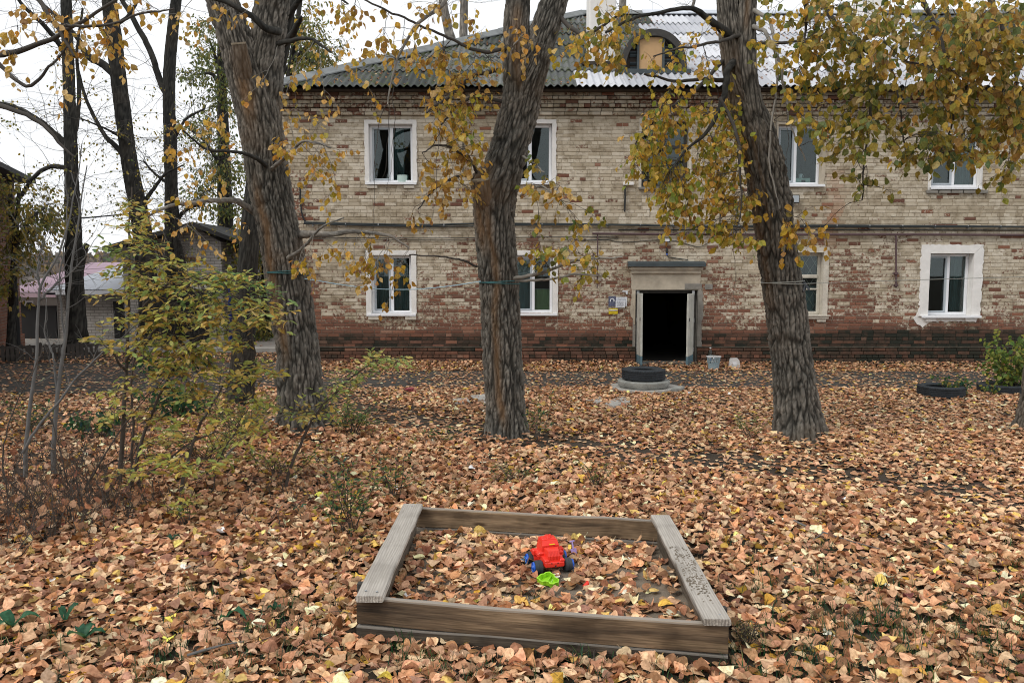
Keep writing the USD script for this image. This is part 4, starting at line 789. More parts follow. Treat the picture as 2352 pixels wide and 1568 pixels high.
# --- leaves
LEAF_V = np.array([(0, 0, 0), (-.30, .22, .06), (-.40, .45, .09), (-.24, .74, .05), (0, 1.0, -.05), (.24, .74, .05), (.40, .45, .09), (.30, .22, .06), (0, .3, 0), (0, .64, 0)], float)
LEAF_F = np.array([(0, 8, 1), (1, 8, 2), (2, 8, 9), (2, 9, 3), (3, 9, 4), (4, 9, 5), (5, 9, 6), (6, 9, 8), (6, 8, 7), (7, 8, 0)])
OVAL_V = np.array([(0, 0, 0), (-.17, .2, .03), (-.24, .45, .05), (-.16, .74, .03), (0, 1.0, -.06), (.16, .74, .03), (.24, .45, .05), (.17, .2, .03), (0, .3, 0), (0, .64, 0)], float)
def leaves(pos, tip, nrm, size, col, rng, tmpl=LEAF_V, fold=0.6):
    """Leaves as one mesh: base points, directions of the tips, rough normals, lengths, colours (n x 3)."""
    n = len(pos)
    y = tip / np.linalg.norm(tip, axis=1, keepdims=True); z = nrm - y * (nrm * y).sum(1, keepdims=True); z /= np.linalg.norm(z, axis=1, keepdims=True) + 1e-9; x = np.cross(y, z)
    T = np.repeat(tmpl[None], n, 0).copy(); k = rng.uniform(-0.4, 1.6, n) * fold
    T[:, :, 2] = T[:, :, 2] * k[:, None] * 2 + rng.uniform(-0.22, 0.22, n)[:, None] * tmpl[None, :, 1] ** 2
    T[:, :, 0] *= rng.uniform(0.85, 1.15, n)[:, None]
    T += rng.normal(0, 0.012, T.shape)
    V = pos[:, None] + size[:, None, None] * (T[..., :1] * x[:, None] + T[..., 1:2] * y[:, None] + T[..., 2:3] * z[:, None])
    m = len(tmpl); F = (LEAF_F[None] + m * np.arange(n)[:, None, None]).reshape(-1, 3)
    C = np.repeat(col[:, None], m, 1) * (1 - 0.12 * np.abs(T[..., :1]) / 0.4 * rng.uniform(0, 1, n)[:, None, None])
    return V.reshape(-1, 3), F, C.reshape(-1, 3)
YEL = [(190, 158, 58), (176, 146, 54), (206, 170, 78), (160, 138, 56), (196, 152, 62), (212, 180, 108), (178, 134, 62), (152, 140, 62)]
OLIVE = [(132, 126, 54), (146, 134, 56), (116, 118, 56), (158, 138, 60), (108, 110, 56), (164, 142, 64), (138, 116, 54), (92, 106, 62), (174, 156, 104)]
GOLD = [(188, 150, 64), (174, 136, 60), (162, 124, 60), (200, 172, 116), (150, 120, 58), (184, 156, 72), (146, 110, 58)]
PALE = [(206, 172, 112), (190, 150, 82), (212, 182, 130), (178, 138, 60), (196, 140, 60), (164, 136, 60)]
LIME = [(152, 150, 56), (164, 156, 58), (134, 142, 58), (178, 154, 58), (118, 130, 58), (158, 134, 52), (186, 164, 80)]
SHRUB = [(178, 174, 84), (168, 170, 88), (148, 162, 88), (188, 168, 84), (182, 150, 76), (198, 178, 112), (138, 156, 92), (160, 160, 78), (176, 146, 76)]
FAR = [(128, 120, 58), (110, 112, 60), (146, 130, 62), (98, 104, 60), (160, 140, 74)]
def pal(p, n, rng, k=1.12):
    c = np.array([lin(*q) for q in p]); return np.clip(c[rng.integers(0, len(c), n)] * rng.uniform(0.78, 1.12, (n, 1)) * k + rng.normal(0, 0.008, (n, 3)), 0.004, 0.9)
THIN = {'pop': 0.56, 'flat': 0.95}
class Crown:
    """Collects twigs and leaves of one tree."""
    def __init__(s, seed): s.rng = np.random.default_rng(seed); s.tw, s.L = [], []
    def curve(s, a, b, sag=0.0, wob=0.05, n=9):
        L = np.linalg.norm(b - a); m = (a + b) / 2 + np.array([0, 0, sag * L]) + s.rng.normal(0, 0.10 * L, 3)
        t = np.linspace(0, 1, n)[:, None]; p = a * (1 - t) ** 2 + 2 * m * t * (1 - t) + b * t ** 2
        w = np.cumsum(s.rng.normal(0, wob * L / n, (n, 3)), 0); w -= w[-1] * t; w[0] = 0
        return p + w
    def twig(s, p, r0, r1=0.0012, sides=4): s.tw.append(tube(p, np.linspace(r0, r1, len(p)), sides, False))
    def leaf_row(s, p, spacing, size, palette, t0=0.25, hang=0.75, kind='pop', density=1.0):
        d = np.concatenate([[0], np.cumsum(np.linalg.norm(np.diff(p, axis=0), axis=1))]); n = max(1, int(d[-1] * (1 - t0) / spacing))
        u = (t0 + (1 - t0) * (np.arange(n) + s.rng.random(n)) / n) * d[-1]; u = np.append(u, d[-1]); n += 1
        k = s.rng.random(n) < density; u = u[k]; n = len(u)
        if not n: return
        q = np.stack([np.interp(u, d, p[:, i]) for i in range(3)], 1); i = np.clip(np.searchsorted(d, u) - 1, 0, len(p) - 2); tg = p[i + 1] - p[i]; tg /= np.linalg.norm(tg, axis=1, keepdims=True) + 1e-9
        rnd = s.rng.normal(0, 1, (n, 3)); rnd -= tg * (rnd * tg).sum(1, keepdims=True); rnd /= np.linalg.norm(rnd, axis=1, keepdims=True) + 1e-9
        if kind == 'pop':
            tip = rnd * 0.55 + tg * 0.25 + np.array([0, 0, -1.0]) * hang * s.rng.uniform(0.5, 1.6, (n, 1)); nrm = s.rng.normal(0, 1, (n, 3)); nrm[:, 2] = np.abs(nrm[:, 2]) * 0.8
            pet = 0.35 * size; q2 = q + (rnd * 0.6 + np.array([0, 0, -0.55])) * pet * s.rng.uniform(0.4, 1.2, (n, 1))
        else:                                  # two-ranked leaves lying flat along the twig
            up = np.array([0, 0, 1.0]); side = np.cross(tg, up); side /= np.linalg.norm(side, axis=1, keepdims=True) + 1e-9; sg = np.where(np.arange(n) % 2 == 0, 1, -1)[:, None]
            tip = side * sg * 0.85 + tg * 0.6 + s.rng.normal(0, 0.22, (n, 3)) + np.array([0, 0, -0.12]); nrm = up + s.rng.normal(0, 0.30, (n, 3)); q2 = q
        s.L.append((q2, tip, nrm, size * s.rng.uniform(0.6, 1.15, n), pal(palette, n, s.rng), q, kind))
    def spray(s, a, b, r0, nsub, sublen, size, palette, spacing=0.055, hang=0.75, sag=0.08, kind='pop', density=1.0, t0=0.35, droop=0.25):
        """A branchlet from a to b with side twigs that carry the leaves."""
        p = s.curve(a, b, sag, 0.10, 10); s.twig(p, r0, 0.002, 5); T = p[-1] - p[0]; T /= np.linalg.norm(T) + 1e-9
        for k in range(nsub):
            u = s.rng.uniform(t0, 1.0); i = min(int(u * 9), 8); o = p[i] + (p[i + 1] - p[i]) * (u * 9 - i)
            d = T * s.rng.uniform(0.1, 0.8) + s.rng.normal(0, 0.55, 3) * (np.array([1, 1, 0.35]) if kind != 'pop' else 1) + np.array([0, 0, -droop]); d /= np.linalg.norm(d); L = sublen * s.rng.uniform(0.45, 1.25)
            q = s.curve(o, o + d * L, -0.02 if kind != 'pop' else 0.05, 0.10, 6); s.twig(q, 0.0032, 0.001, 3); s.leaf_row(q, spacing, size, palette, 0.2, hang, kind, density)
        s.leaf_row(p[5:], spacing * 1.4, size, palette, 0.0, hang, kind, density)
    def cluster(s, origins, c, rad, Y, dY, nspray, nsub, sublen, size, palette, r0=0.006, hang=0.75, density=1.0, spacing=0.055, kind='pop', sag=0.08, droop=0.25, far=None):
        """nspray branchlets ending in an ellipse (px) about c at the distances Y +- dY, each from the nearest of the origins."""
        for k in range(max(1, int(nspray * THIN.get(kind, 1) + 0.5))):
            a = s.rng.uniform(0, 2 * PI); q = math.sqrt(s.rng.random()); b = at(c[0] + rad[0] * q * math.cos(a), c[1] + rad[1] * q * math.sin(a), Y + s.rng.uniform(-dY, dY))
            dd = np.linalg.norm(origins - b, axis=1) + 0.6 * np.maximum(0, b[2] - origins[:, 2]) + s.rng.uniform(0, 0.35, len(origins)); o = origins[np.argmin(dd)]
            s.spray(o, b, r0 * s.rng.uniform(0.7, 1.2), nsub, sublen, size, palette, spacing, hang, sag, kind, density, droop=droop)
    def emit(s, t, twig_mat, leaf_mat='leaf', singles=300, tmpl=LEAF_V, petioles=True):
        if s.tw: obj('twigs', cat(*s.tw), twig_mat, t, smooth=True, kind='stuff')
        if not s.L: return
        A = [np.concatenate([l[i] for l in s.L]) for i in range(6)]
        px, py = proj(A[0]); vis = (px > 0) & (px < 2352) & (py > 0) & (py < 1568); big = np.where(vis, A[3] / np.maximum(A[0][:, 1], 0.5), -1)
        order = np.argsort(-big); one = order[:singles]; one = one[big[one] > 0]; rest = np.setdiff1d(np.arange(len(A[0])), one)
        def make(ix):
            v, f, c = leaves(A[0][ix], A[1][ix], A[2][ix], A[3][ix], A[4][ix], s.rng, tmpl)
            if petioles:
                d = A[0][ix] - A[5][ix]; sd = np.cross(d, [0.3, 1.0, 0.1]); sd = 0.0012 * sd / (np.linalg.norm(sd, axis=1, keepdims=True) + 1e-9); k = len(ix)
                pv = np.stack([A[5][ix] - sd, A[5][ix] + sd, A[0][ix] + sd, A[0][ix] - sd], 1).reshape(-1, 3); pf = (tri([[0, 1, 2, 3]])[None] + 4 * np.arange(k)[:, None, None]).reshape(-1, 3)
                f = np.vstack([f, pf + len(v)]); v = np.vstack([v, pv]); c = np.vstack([c, np.repeat(A[4][ix] * 0.7, 4, 0)])
            return v, f, c
        for i in one:
            v, f, c = make(np.array([i])); obj('leaf', (v, f), leaf_mat, t, attrs={'col': c})
        if len(rest): v, f, c = make(rest); obj('foliage', (v, f), leaf_mat, t, attrs={'col': c}, kind='stuff')
def samples(*polys):
    return np.vstack([spline(p, 24) for p in polys])
def bough(cr, spec, Y0, seed, t, matn, n=None, sides=10, name='limb'):
    P, R = limb_pts(spec, Y0); n = n or max(10, len(P) * 6)
    pr = spline(np.hstack([P, R[:, None]]), n); rr = np.random.default_rng(seed)
    w = np.cumsum(rr.normal(0, 0.006, (n, 3)), 0); w -= w[-1:] * np.linspace(0, 1, n)[:, None]
    m = tube(pr[:, :3] + w, np.maximum(pr[:, 3], 0.002), sides); k = len(m[0])
    obj(name, m, matn, t, smooth=True, attrs={'fu': np.clip(0.5 + 0.25 * np.random.default_rng(seed).normal(size=k), 0, 1), 'bn': np.zeros(k)}); return P

# tree 1: the big trunk left of the house, forked at the top
T1 = thing('poplar_tree', 'thickest grey trunk forking high up in front of the left end of the house', 'tree')
s1 = [(702, 990, 106), (697, 940, 108), (690, 880, 103), (683, 800, 100), (672, 720, 99), (660, 640, 98), (646, 560, 97), (630, 480, 96), (615, 400, 97), (604, 320, 98), (590, 250, 98), (572, 190, 92), (554, 130, 84), (533, 65, 78), (510, 0, 74), (480, -90, 64), (450, -220, 50), (420, -400, 30)]
P, R = limb_pts(s1, 10.5); fa = facing(P[4], P[5])
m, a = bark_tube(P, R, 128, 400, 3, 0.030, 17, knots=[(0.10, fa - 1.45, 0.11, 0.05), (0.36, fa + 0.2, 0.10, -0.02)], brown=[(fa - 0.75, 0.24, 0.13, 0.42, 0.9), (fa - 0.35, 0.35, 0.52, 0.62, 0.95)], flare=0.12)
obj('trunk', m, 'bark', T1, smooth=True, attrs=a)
lb = [(606, 400, 60, 0.06), (606, 300, 78, 0.06), (607, 215, 86, 0.06), (610, 130, 84, 0.08), (618, 60, 82, 0.10), (626, 0, 80, 0.1), (645, -100, 70), (670, -240, 55), (690, -420, 30)]
P, R = limb_pts(lb, 10.5); m, a = bark_tube(P, R, 100, 200, 18, 0.030, 17); obj('limb', m, 'bark', T1, smooth=True, attrs=a)
P, R = limb_pts([(566, 190, 40, -0.12), (556, 140, 38, -0.30), (548, 100, 33, -0.36)], 10.5); m, a = bark_tube(P, R, 48, 40, 23, 0.016, 20, brown=[(0, 3.0, 0, 1, 0.6)]); st = obj('pruned_stub', m, 'bark', T1, smooth=True, attrs=a)
d = P[2] - P[1]; d /= np.linalg.norm(d); obj('cut_face', tube([P[2] - d * 0.01, P[2] + d * 0.012], R[2] * 1.02, 24), 'cut_wood', st)
c1 = Crown(101); L1 = []
L1.append(bough(c1, [(690, 540, 20, 0.0), (712, 540, 16, -0.25), (760, 543, 13, -0.5), (830, 536, 10, -0.6), (900, 545, 7, -0.7), (940, 570, 4, -0.7)], 10.5, 1, T1, 'bark_birch'))
L1.append(bough(c1, [(590, 490, 18, 0), (560, 470, 15, -0.2), (530, 460, 13, -0.4), (460, 468, 10, -0.6), (380, 480, 7, -0.8), (340, 500, 4, -0.9)], 10.5, 2, T1, 'bark_birch'))
L1.append(bough(c1, [(640, 75, 18, -0.1), (600, 60, 16, -0.35), (560, 30, 14, -0.5), (500, 0, 11, -0.6), (430, -20, 8, -0.7)], 10.5, 3, T1, 'bark_dark'))
L1.append(bough(c1, [(625, 390, 10, -0.25), (660, 360, 8, -0.6), (700, 325, 6, -0.9), (760, 340, 4, -1.1)], 10.5, 4, T1, 'bark_birch'))
L1.append(bough(c1, [(612, 380, 12, -0.28), (560, 350, 8, -0.7), (480, 340, 6, -1.0), (420, 300, 4, -1.2)], 10.5, 5, T1, 'bark_dark'))
L1.append(bough(c1, [(660, 590, 10, -0.25), (700, 560, 7, -0.7), (740, 520, 5, -1.0), (790, 500, 3, -1.1)], 10.5, 6, T1, 'bark_birch'))
L1.append(bough(c1, [(640, 100, 12, -0.2), (700, 90, 8, -0.5), (760, 120, 5, -0.8)], 10.5, 8, T1, 'bark_dark'))
o = samples(*L1)
c1.cluster(o, (620, 235), (60, 30), 9.7, 0.15, 5, 3, 0.16, 0.083, PALE, 0.004)
c1.cluster(o, (635, 350), (70, 35), 9.6, 0.2, 6, 3, 0.18, 0.087, PALE + YEL, 0.004)
c1.cluster(o, (730, 300), (70, 110), 9.9, 0.5, 15, 4, 0.26, 0.083, YEL + PALE, 0.004)
c1.cluster(o, (470, 330), (110, 90), 9.9, 0.6, 16, 3, 0.24, 0.078, PALE + YEL, 0.004)
c1.cluster(o, (430, 500), (120, 80), 9.6, 0.6, 12, 3, 0.24, 0.078, PALE + YEL, 0.004)
c1.cluster(o, (740, 450), (80, 70), 9.7, 0.4, 7, 2, 0.24, 0.078, YEL, 0.004)
c1.cluster(o, (850, 590), (110, 60), 9.9, 0.35, 16, 4, 0.24, 0.083, YEL + GOLD, 0.004)
c1.cluster(o, (890, 660), (60, 50), 9.9, 0.3, 6, 3, 0.22, 0.083, PALE + GOLD, 0.003)
c1.cluster(o, (700, 620), (60, 60), 9.6, 0.3, 6, 3, 0.2, 0.083, PALE + YEL, 0.003)
c1.cluster(o, (520, 560), (70, 60), 9.5, 0.4, 6, 2, 0.2, 0.078, PALE, 0.003)
c1.cluster(o, (800, 180), (90, 90), 10.0, 0.6, 6, 2, 0.24, 0.083, PALE + YEL, 0.003)
c1.cluster(o, (480, 60), (110, 60), 9.9, 0.6, 8, 3, 0.24, 0.078, GOLD + PALE, 0.004)
c1.emit(T1, 'twig_pale', singles=300)

# tree 2: the middle trunk with the sawn knob
T2 = thing('poplar_tree', 'middle trunk with a sawn knob on its left side and a tall leaning fork', 'tree')
s2 = [(1166, 1004, 96), (1163, 960, 90), (1158, 880, 90), (1153, 800, 90), (1148, 700, 91), (1143, 610, 92), (1138, 540, 94), (1136, 480, 98), (1143, 430, 100), (1158, 380, 92), (1176, 320, 90), (1194, 250, 88), (1210, 190, 82), (1229, 135, 72), (1250, 70, 66), (1268, 20, 62), (1300, -80, 52), (1340, -260, 36)]
P, R = limb_pts(s2, 10.1); fa = facing(P[4], P[5])
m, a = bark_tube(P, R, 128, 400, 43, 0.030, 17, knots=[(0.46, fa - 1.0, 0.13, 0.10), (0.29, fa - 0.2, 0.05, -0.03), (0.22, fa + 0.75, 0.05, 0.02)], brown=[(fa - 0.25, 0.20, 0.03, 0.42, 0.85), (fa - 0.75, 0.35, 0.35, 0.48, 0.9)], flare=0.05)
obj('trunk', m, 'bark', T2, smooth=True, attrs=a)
for k, sp in enumerate(([(1180, 330, 60, -0.02), (1186, 260, 68, -0.03), (1189, 200, 68, -0.04), (1186, 130, 64, -0.04), (1186, 60, 60), (1190, 0, 58), (1198, -120, 50), (1210, -300, 36)],)):
    P, R = limb_pts(sp, 10.1); m, a = bark_tube(P, R, 90, 180, 57 + k, 0.028, 17, brown=[(facing(P[2], P[3]), 0.4, 0.2, 0.5, 0.6)]); obj('limb', m, 'bark', T2, smooth=True, attrs=a)
P, R = limb_pts([(1118, 470, 50, -0.12), (1108, 440, 46, -0.22), (1104, 412, 42, -0.26)], 10.1); m, a = bark_tube(P, R, 40, 22, 63, 0.016, 18, brown=[(0, 3.0, 0, 1, 0.9)]); st = obj('pruned_stub', m, 'bark', T2, smooth=True, attrs=a)
d = P[2] - P[1]; d /= np.linalg.norm(d); obj('cut_face', tube([P[2] - d * 0.01, P[2] + d * 0.012], R[2] * 0.96, 24), 'cut_wood', st)
c2 = Crown(202); L2 = []
L2.append(bough(c2, [(1098, 405, 9, -0.15), (1085, 370, 7, -0.4), (1060, 345, 6, -0.6), (1010, 330, 5, -0.8), (970, 350, 3, -0.9)], 10.1, 11, T2, 'twig_dark', sides=6))
L2.append(bough(c2, [(1096, 412, 8, -0.15), (1060, 405, 6, -0.4), (1000, 430, 5, -0.7), (960, 480, 3, -0.8)], 10.1, 12, T2, 'twig_dark', sides=6))
L2.append(bough(c2, [(1150, 235, 9, -0.1), (1100, 225, 8, -0.3), (1050, 240, 6, -0.5), (1010, 290, 4, -0.6)], 10.1, 13, T2, 'twig_dark', sides=6))
L2.append(bough(c2, [(1150, 160, 12, 0), (1090, 175, 10, -0.3), (1020, 230, 7, -0.6), (980, 260, 4, -0.8)], 10.1, 14, T2, 'twig_dark', sides=6))
L2.append(bough(c2, [(1183, 640, 9, -0.2), (1240, 630, 8, -0.5), (1300, 605, 6, -0.7), (1370, 595, 5, -0.9), (1430, 590, 3, -1.0)], 10.1, 15, T2, 'twig_pale', sides=6))
L2.append(bough(c2, [(1185, 645, 8, -0.2), (1260, 640, 6, -0.6), (1340, 632, 5, -0.9), (1400, 635, 3, -1.0)], 10.1, 16, T2, 'twig_pale', sides=6))
L2.append(bough(c2, [(1195, 450, 7, -0.2), (1240, 430, 5, -0.6), (1290, 460, 3, -0.8)], 10.1, 17, T2, 'twig_pale', sides=6))
L2.append(bough(c2, [(1200, 360, 6, -0.25), (1225, 375, 4, -0.5), (1250, 395, 3, -0.7)], 10.1, 171, T2, 'twig_pale', sides=6))
L2.append(bough(c2, [(1182, -60, 14, 0), (1080, -40, 12, -0.6), (1000, 20, 10, -1.0), (950, 60, 8, -1.2), (905, 150, 5, -1.3), (890, 240, 3, -1.3)], 10.1, 18, T2, 'bark_birch', sides=7))
L2.append(bough(c2, [(1180, 110, 10, 0), (1110, 120, 9, -0.4), (1040, 95, 7, -0.7), (960, 60, 6, -0.9), (880, 20, 5, -1.1), (820, -10, 4, -1.2)], 10.1, 19, T2, 'twig_dark', sides=6))
L2.append(bough(c2, [(1176, 130, 7, -0.2), (1182, 100, 5, -0.5), (1200, 80, 3, -0.6)], 10.1, 191, T2, 'twig_pale', sides=5))
L2.append(bough(c2, [(1275, 30, 12, 0), (1330, 70, 10, -0.3), (1380, 60, 7, -0.5), (1440, 20, 5, -0.7)], 10.1, 20, T2, 'twig_dark', sides=6))
L2.append(bough(c2, [(1095, 610, 6, -0.1), (1060, 600, 5, -0.4), (990, 590, 4, -0.6), (940, 585, 3, -0.7)], 10.1, 21, T2, 'twig_dark', sides=6))
o = samples(*L2)
c2.cluster(o, (1030, 300), (75, 90), 9.5, 0.3, 24, 4, 0.24, 0.087, GOLD + YEL, 0.004)
c2.cluster(o, (1040, 420), (75, 60), 9.4, 0.3, 16, 4, 0.24, 0.083, GOLD, 0.004)
c2.cluster(o, (1075, 270), (40, 60), 9.5, 0.3, 10, 4, 0.22, 0.087, YEL + LIME, 0.004)
c2.cluster(o, (980, 500), (50, 50), 9.5, 0.3, 3, 2, 0.2, 0.078, GOLD, 0.003)
c2.cluster(o, (1300, 600), (80, 45), 9.2, 0.3, 16, 4, 0.24, 0.091, OLIVE + LIME + YEL, 0.004)
c2.cluster(o, (1250, 560), (60, 30), 9.4, 0.3, 6, 3, 0.22, 0.087, OLIVE + GOLD, 0.004)
c2.cluster(o, (1265, 440), (70, 28), 9.4, 0.2, 9, 4, 0.2, 0.091, PALE + GOLD + OLIVE, 0.004)
c2.cluster(o, (1245, 385), (30, 25), 9.5, 0.15, 3, 3, 0.16, 0.091, OLIVE, 0.003)
c2.cluster(o, (1340, 500), (70, 50), 9.2, 0.2, 5, 3, 0.24, 0.087, YEL + OLIVE, 0.003)
c2.cluster(o, (960, 90), (140, 70), 9.1, 0.5, 20, 3, 0.26, 0.087, GOLD + YEL, 0.004)
c2.cluster(o, (890, 30), (140, 45), 9.0, 0.5, 12, 3, 0.24, 0.083, GOLD, 0.004)
c2.cluster(o, (1080, 120), (70, 70), 9.5, 0.3, 12, 4, 0.24, 0.087, YEL + GOLD, 0.004)
c2.cluster(o, (1060, 200), (70, 50), 9.5, 0.3, 14, 4, 0.24, 0.087, GOLD + YEL, 0.004)
c2.cluster(o, (1200, 120), (45, 55), 9.6, 0.15, 6, 3, 0.18, 0.091, PALE, 0.003)
c2.cluster(o, (1190, 40), (60, 30), 9.6, 0.2, 4, 3, 0.2, 0.087, PALE, 0.003)
c2.cluster(o, (1350, 130), (70, 50), 9.4, 0.3, 9, 4, 0.26, 0.087, YEL + LIME, 0.004)
c2.cluster(o, (1380, 70), (55, 60), 9.4, 0.3, 9, 4, 0.26, 0.087, OLIVE + YEL, 0.004)
for x, y0, y1 in ((905, 200, 440), (895, 240, 410), (868, 300, 590), (1010, 300, 520)):        # bare hanging twigs
    a_ = at(x, y0, 8.9); b_ = at(x - 18, y1, 8.9); c2.twig(c2.curve(o[np.argmin(np.linalg.norm(o - a_, axis=1))], a_, 0.1), 0.005, 0.004); c2.twig(c2.curve(a_, b_, 0.0, 0.12, 14), 0.004, 0.0015)
c2.emit(T2, 'twig_dark', singles=300)

# tree 3: the right hand trunk that leans to the left
T3 = thing('poplar_tree', 'leaning two-stemmed trunk in front of the doorway\'s right side', 'tree')
s3 = [(1836, 1010, 98), (1833, 960, 96), (1826, 890, 95), (1817, 810, 93), (1808, 740, 92), (1797, 660, 90), (1785, 570, 90), (1772, 480, 89), (1757, 390, 91), (1738, 310, 86), (1714, 240, 70), (1692, 170, 60), (1678, 80, 55), (1671, 0, 52), (1662, -120, 46), (1650, -320, 34)]
P, R = limb_pts(s3, 10.05); fa = facing(P[4], P[5])
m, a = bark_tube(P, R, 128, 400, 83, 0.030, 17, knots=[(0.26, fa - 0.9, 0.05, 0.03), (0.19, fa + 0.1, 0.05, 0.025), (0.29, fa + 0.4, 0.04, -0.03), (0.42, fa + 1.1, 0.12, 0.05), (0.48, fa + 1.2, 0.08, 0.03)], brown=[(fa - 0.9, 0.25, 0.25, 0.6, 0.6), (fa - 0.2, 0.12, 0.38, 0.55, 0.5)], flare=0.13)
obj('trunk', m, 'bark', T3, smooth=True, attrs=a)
for k, sp in enumerate(([(1752, 390, 46, -0.06), (1741, 310, 52, -0.08), (1729, 250, 52, -0.09), (1717, 170, 47, -0.10), (1715, 80, 44, -0.08), (1718, 0, 42, -0.08), (1730, -120, 38), (1750, -320, 28)],)):
    P, R = limb_pts(sp, 10.05); m, a = bark_tube(P, R, 90, 180, 97 + k, 0.028, 17, brown=[(facing(P[2], P[3]), 0.3, 0.45, 0.62, 0.6)]); obj('limb', m, 'bark', T3, smooth=True, attrs=a)
c3 = Crown(303); L3 = []
def b3(spec, sd, m='twig_dark', sides=7): L3.append(bough(c3, spec, 10.05, sd, T3, m, sides=sides))
b3([(1688, 95, 22, 0), (1650, 60, 18, -0.3), (1600, 25, 12, -0.5), (1540, 25, 9, -0.7), (1450, 45, 7, -0.9), (1390, 75, 5, -1.0)], 31, 'bark_dark')
b3([(1690, 130, 20, 0), (1668, 160, 16, -0.3), (1655, 230, 13, -0.5), (1625, 300, 9, -0.7), (1580, 340, 6, -0.8), (1540, 390, 4, -0.9)], 32, 'bark_dark')
b3([(1678, 125, 12, 0.1), (1620, 180, 9, -0.2), (1560, 230, 7, -0.4), (1500, 270, 5, -0.6), (1460, 330, 3, -0.7)], 33)
b3([(1682, 190, 12, 0.1), (1630, 185, 9, -0.2), (1560, 190, 7, -0.4), (1480, 170, 5, -0.6)], 34)
b3([(1700, 230, 12, 0.1), (1660, 270, 9, 0.4), (1640, 340, 7, 0.6), (1650, 420, 5, 0.7), (1655, 520, 3, 0.7)], 35)
b3([(1655, 225, 9, -0.5), (1690, 300, 8, -0.7), (1700, 380, 6, -0.8), (1705, 460, 4, -0.8), (1690, 540, 3, -0.8)], 36)
b3([(1700, 80, 10, -0.1), (1640, 100, 7, -0.5), (1560, 110, 5, -0.8), (1500, 130, 3, -0.9)], 37)
b3([(1735, -160, 26, 0), (1830, -130, 20, -0.4), (1890, 0, 15, -0.8), (1905, 40, 13, -0.9), (1950, 100, 10, -1.0), (1988, 160, 8, -1.1), (2000, 260, 6, -1.1), (1985, 380, 4, -1.1), (1980, 460, 3, -1.1)], 38)
b3([(1950, 100, 9, -1.0), (2000, 125, 8, -1.1), (2040, 150, 7, -1.2), (2060, 200, 5, -1.2), (2070, 270, 4, -1.2), (2080, 350, 3, -1.2)], 39)
b3([(1740, -200, 24, 0), (1900, -190, 20, -0.5), (2060, -90, 14, -0.9), (2140, 30, 11, -1.1), (2170, 130, 8, -1.2), (2190, 260, 5, -1.2), (2160, 350, 3, -1.2)], 40)
b3([(1742, -230, 24, 0), (2000, -240, 20, -0.4), (2200, -120, 14, -0.8), (2290, 40, 10, -1.0), (2330, 180, 7, -1.1), (2340, 320, 4, -1.1)], 41)
b3([(1738, -180, 20, 0), (1800, -150, 14, -0.6), (1840, -20, 9, -1.0), (1850, 60, 6, -1.1), (1830, 140, 4, -1.1)], 42)
b3([(1726, 60, 12, -0.1), (1760, 75, 9, -0.5), (1790, 130, 7, -0.8), (1800, 200, 6, -0.9), (1815, 290, 4, -1.0), (1850, 370, 3, -1.0)], 43, 'twig_pale')
b3([(1722, 20, 11, -0.1), (1770, 60, 8, -0.6), (1782, 150, 6, -0.9), (1778, 260, 5, -1.0), (1770, 380, 4, -1.0), (1790, 480, 2.5, -1.0)], 44, 'twig_pale')
b3([(2290, 40, 10, -1.0), (2230, 110, 7, -1.3), (2150, 150, 5, -1.5), (2080, 140, 3, -1.6)], 45)
b3([(1725, 100, 8, -0.15), (1850, 90, 6, -0.4), (1960, 60, 5, -0.6)], 46)
o = samples(*L3)
F3 = lambda c, rad, Y, dY, n, ns, palette, size=0.10, sl=0.26, **k: c3.cluster(o, c, (rad[0] * 1.12, rad[1] * 1.1), Y - (0.1 if c[0] > 1900 else 0), dY * (1.5 if c[0] > 1900 else 1), n * ((0.72 if c[1] < 130 else 0.52 if c[1] < 260 else 0.46) if c[0] > 1880 else 1), ns, sl, size * (0.95 if c[0] > 1900 else 1), palette, 0.0045, **k)
F3((1560, 330), (85, 80), 9.4, 0.5, 34, 5, LIME + YEL, 0.085)
F3((1660, 330), (60, 110), 9.8, 0.6, 34, 5, LIME + YEL, 0.08)
F3((1500, 380), (70, 60), 9.3, 0.4, 18, 4, LIME + YEL, 0.09)
F3((1640, 460), (90, 55), 9.6, 0.5, 36, 5, YEL + LIME + GOLD, 0.09)
F3((1570, 510), (60, 40), 9.2, 0.3, 12, 4, LIME + YEL, 0.095)
F3((1690, 540), (45, 30), 9.4, 0.3, 8, 4, YEL + LIME, 0.095)
F3((1600, 230), (90, 50), 9.4, 0.5, 16, 4, LIME + YEL, 0.085)
F3((1570, 140), (90, 60), 9.2, 0.5, 9, 3, YEL + LIME, 0.08)
F3((1630, 90), (50, 60), 9.4, 0.5, 5, 3, YEL, 0.08)
F3((1425, 90), (50, 80), 9.1, 0.3, 13, 4, OLIVE + YEL, 0.09)
F3((1840, 540), (28, 18), 9.4, 0.2, 5, 4, YEL + GOLD, 0.10)
F3((1860, 530), (30, 18), 9.4, 0.2, 3, 3, YEL + GOLD, 0.10)
F3((1800, 130), (60, 80), 9.0, 0.4, 14, 4, OLIVE + YEL, 0.095)
F3((1830, 40), (80, 50), 9.0, 0.4, 14, 4, OLIVE + YEL, 0.095)
F3((1980, 90), (90, 90), 8.9, 0.6, 36, 5, OLIVE, 0.10)
F3((1990, 230), (80, 70), 8.9, 0.4, 44, 5, OLIVE, 0.10)
F3((1935, 330), (60, 60), 8.9, 0.4, 20, 4, OLIVE, 0.105)
F3((1900, 230), (50, 70), 8.9, 0.4, 16, 4, OLIVE + YEL, 0.10)
F3((1880, 130), (60, 80), 8.9, 0.4, 18, 4, OLIVE + YEL, 0.10)
F3((2030, 330), (70, 60), 8.8, 0.4, 28, 4, OLIVE, 0.10)
F3((1985, 410), (60, 35), 8.9, 0.3, 7, 3, OLIVE, 0.105)
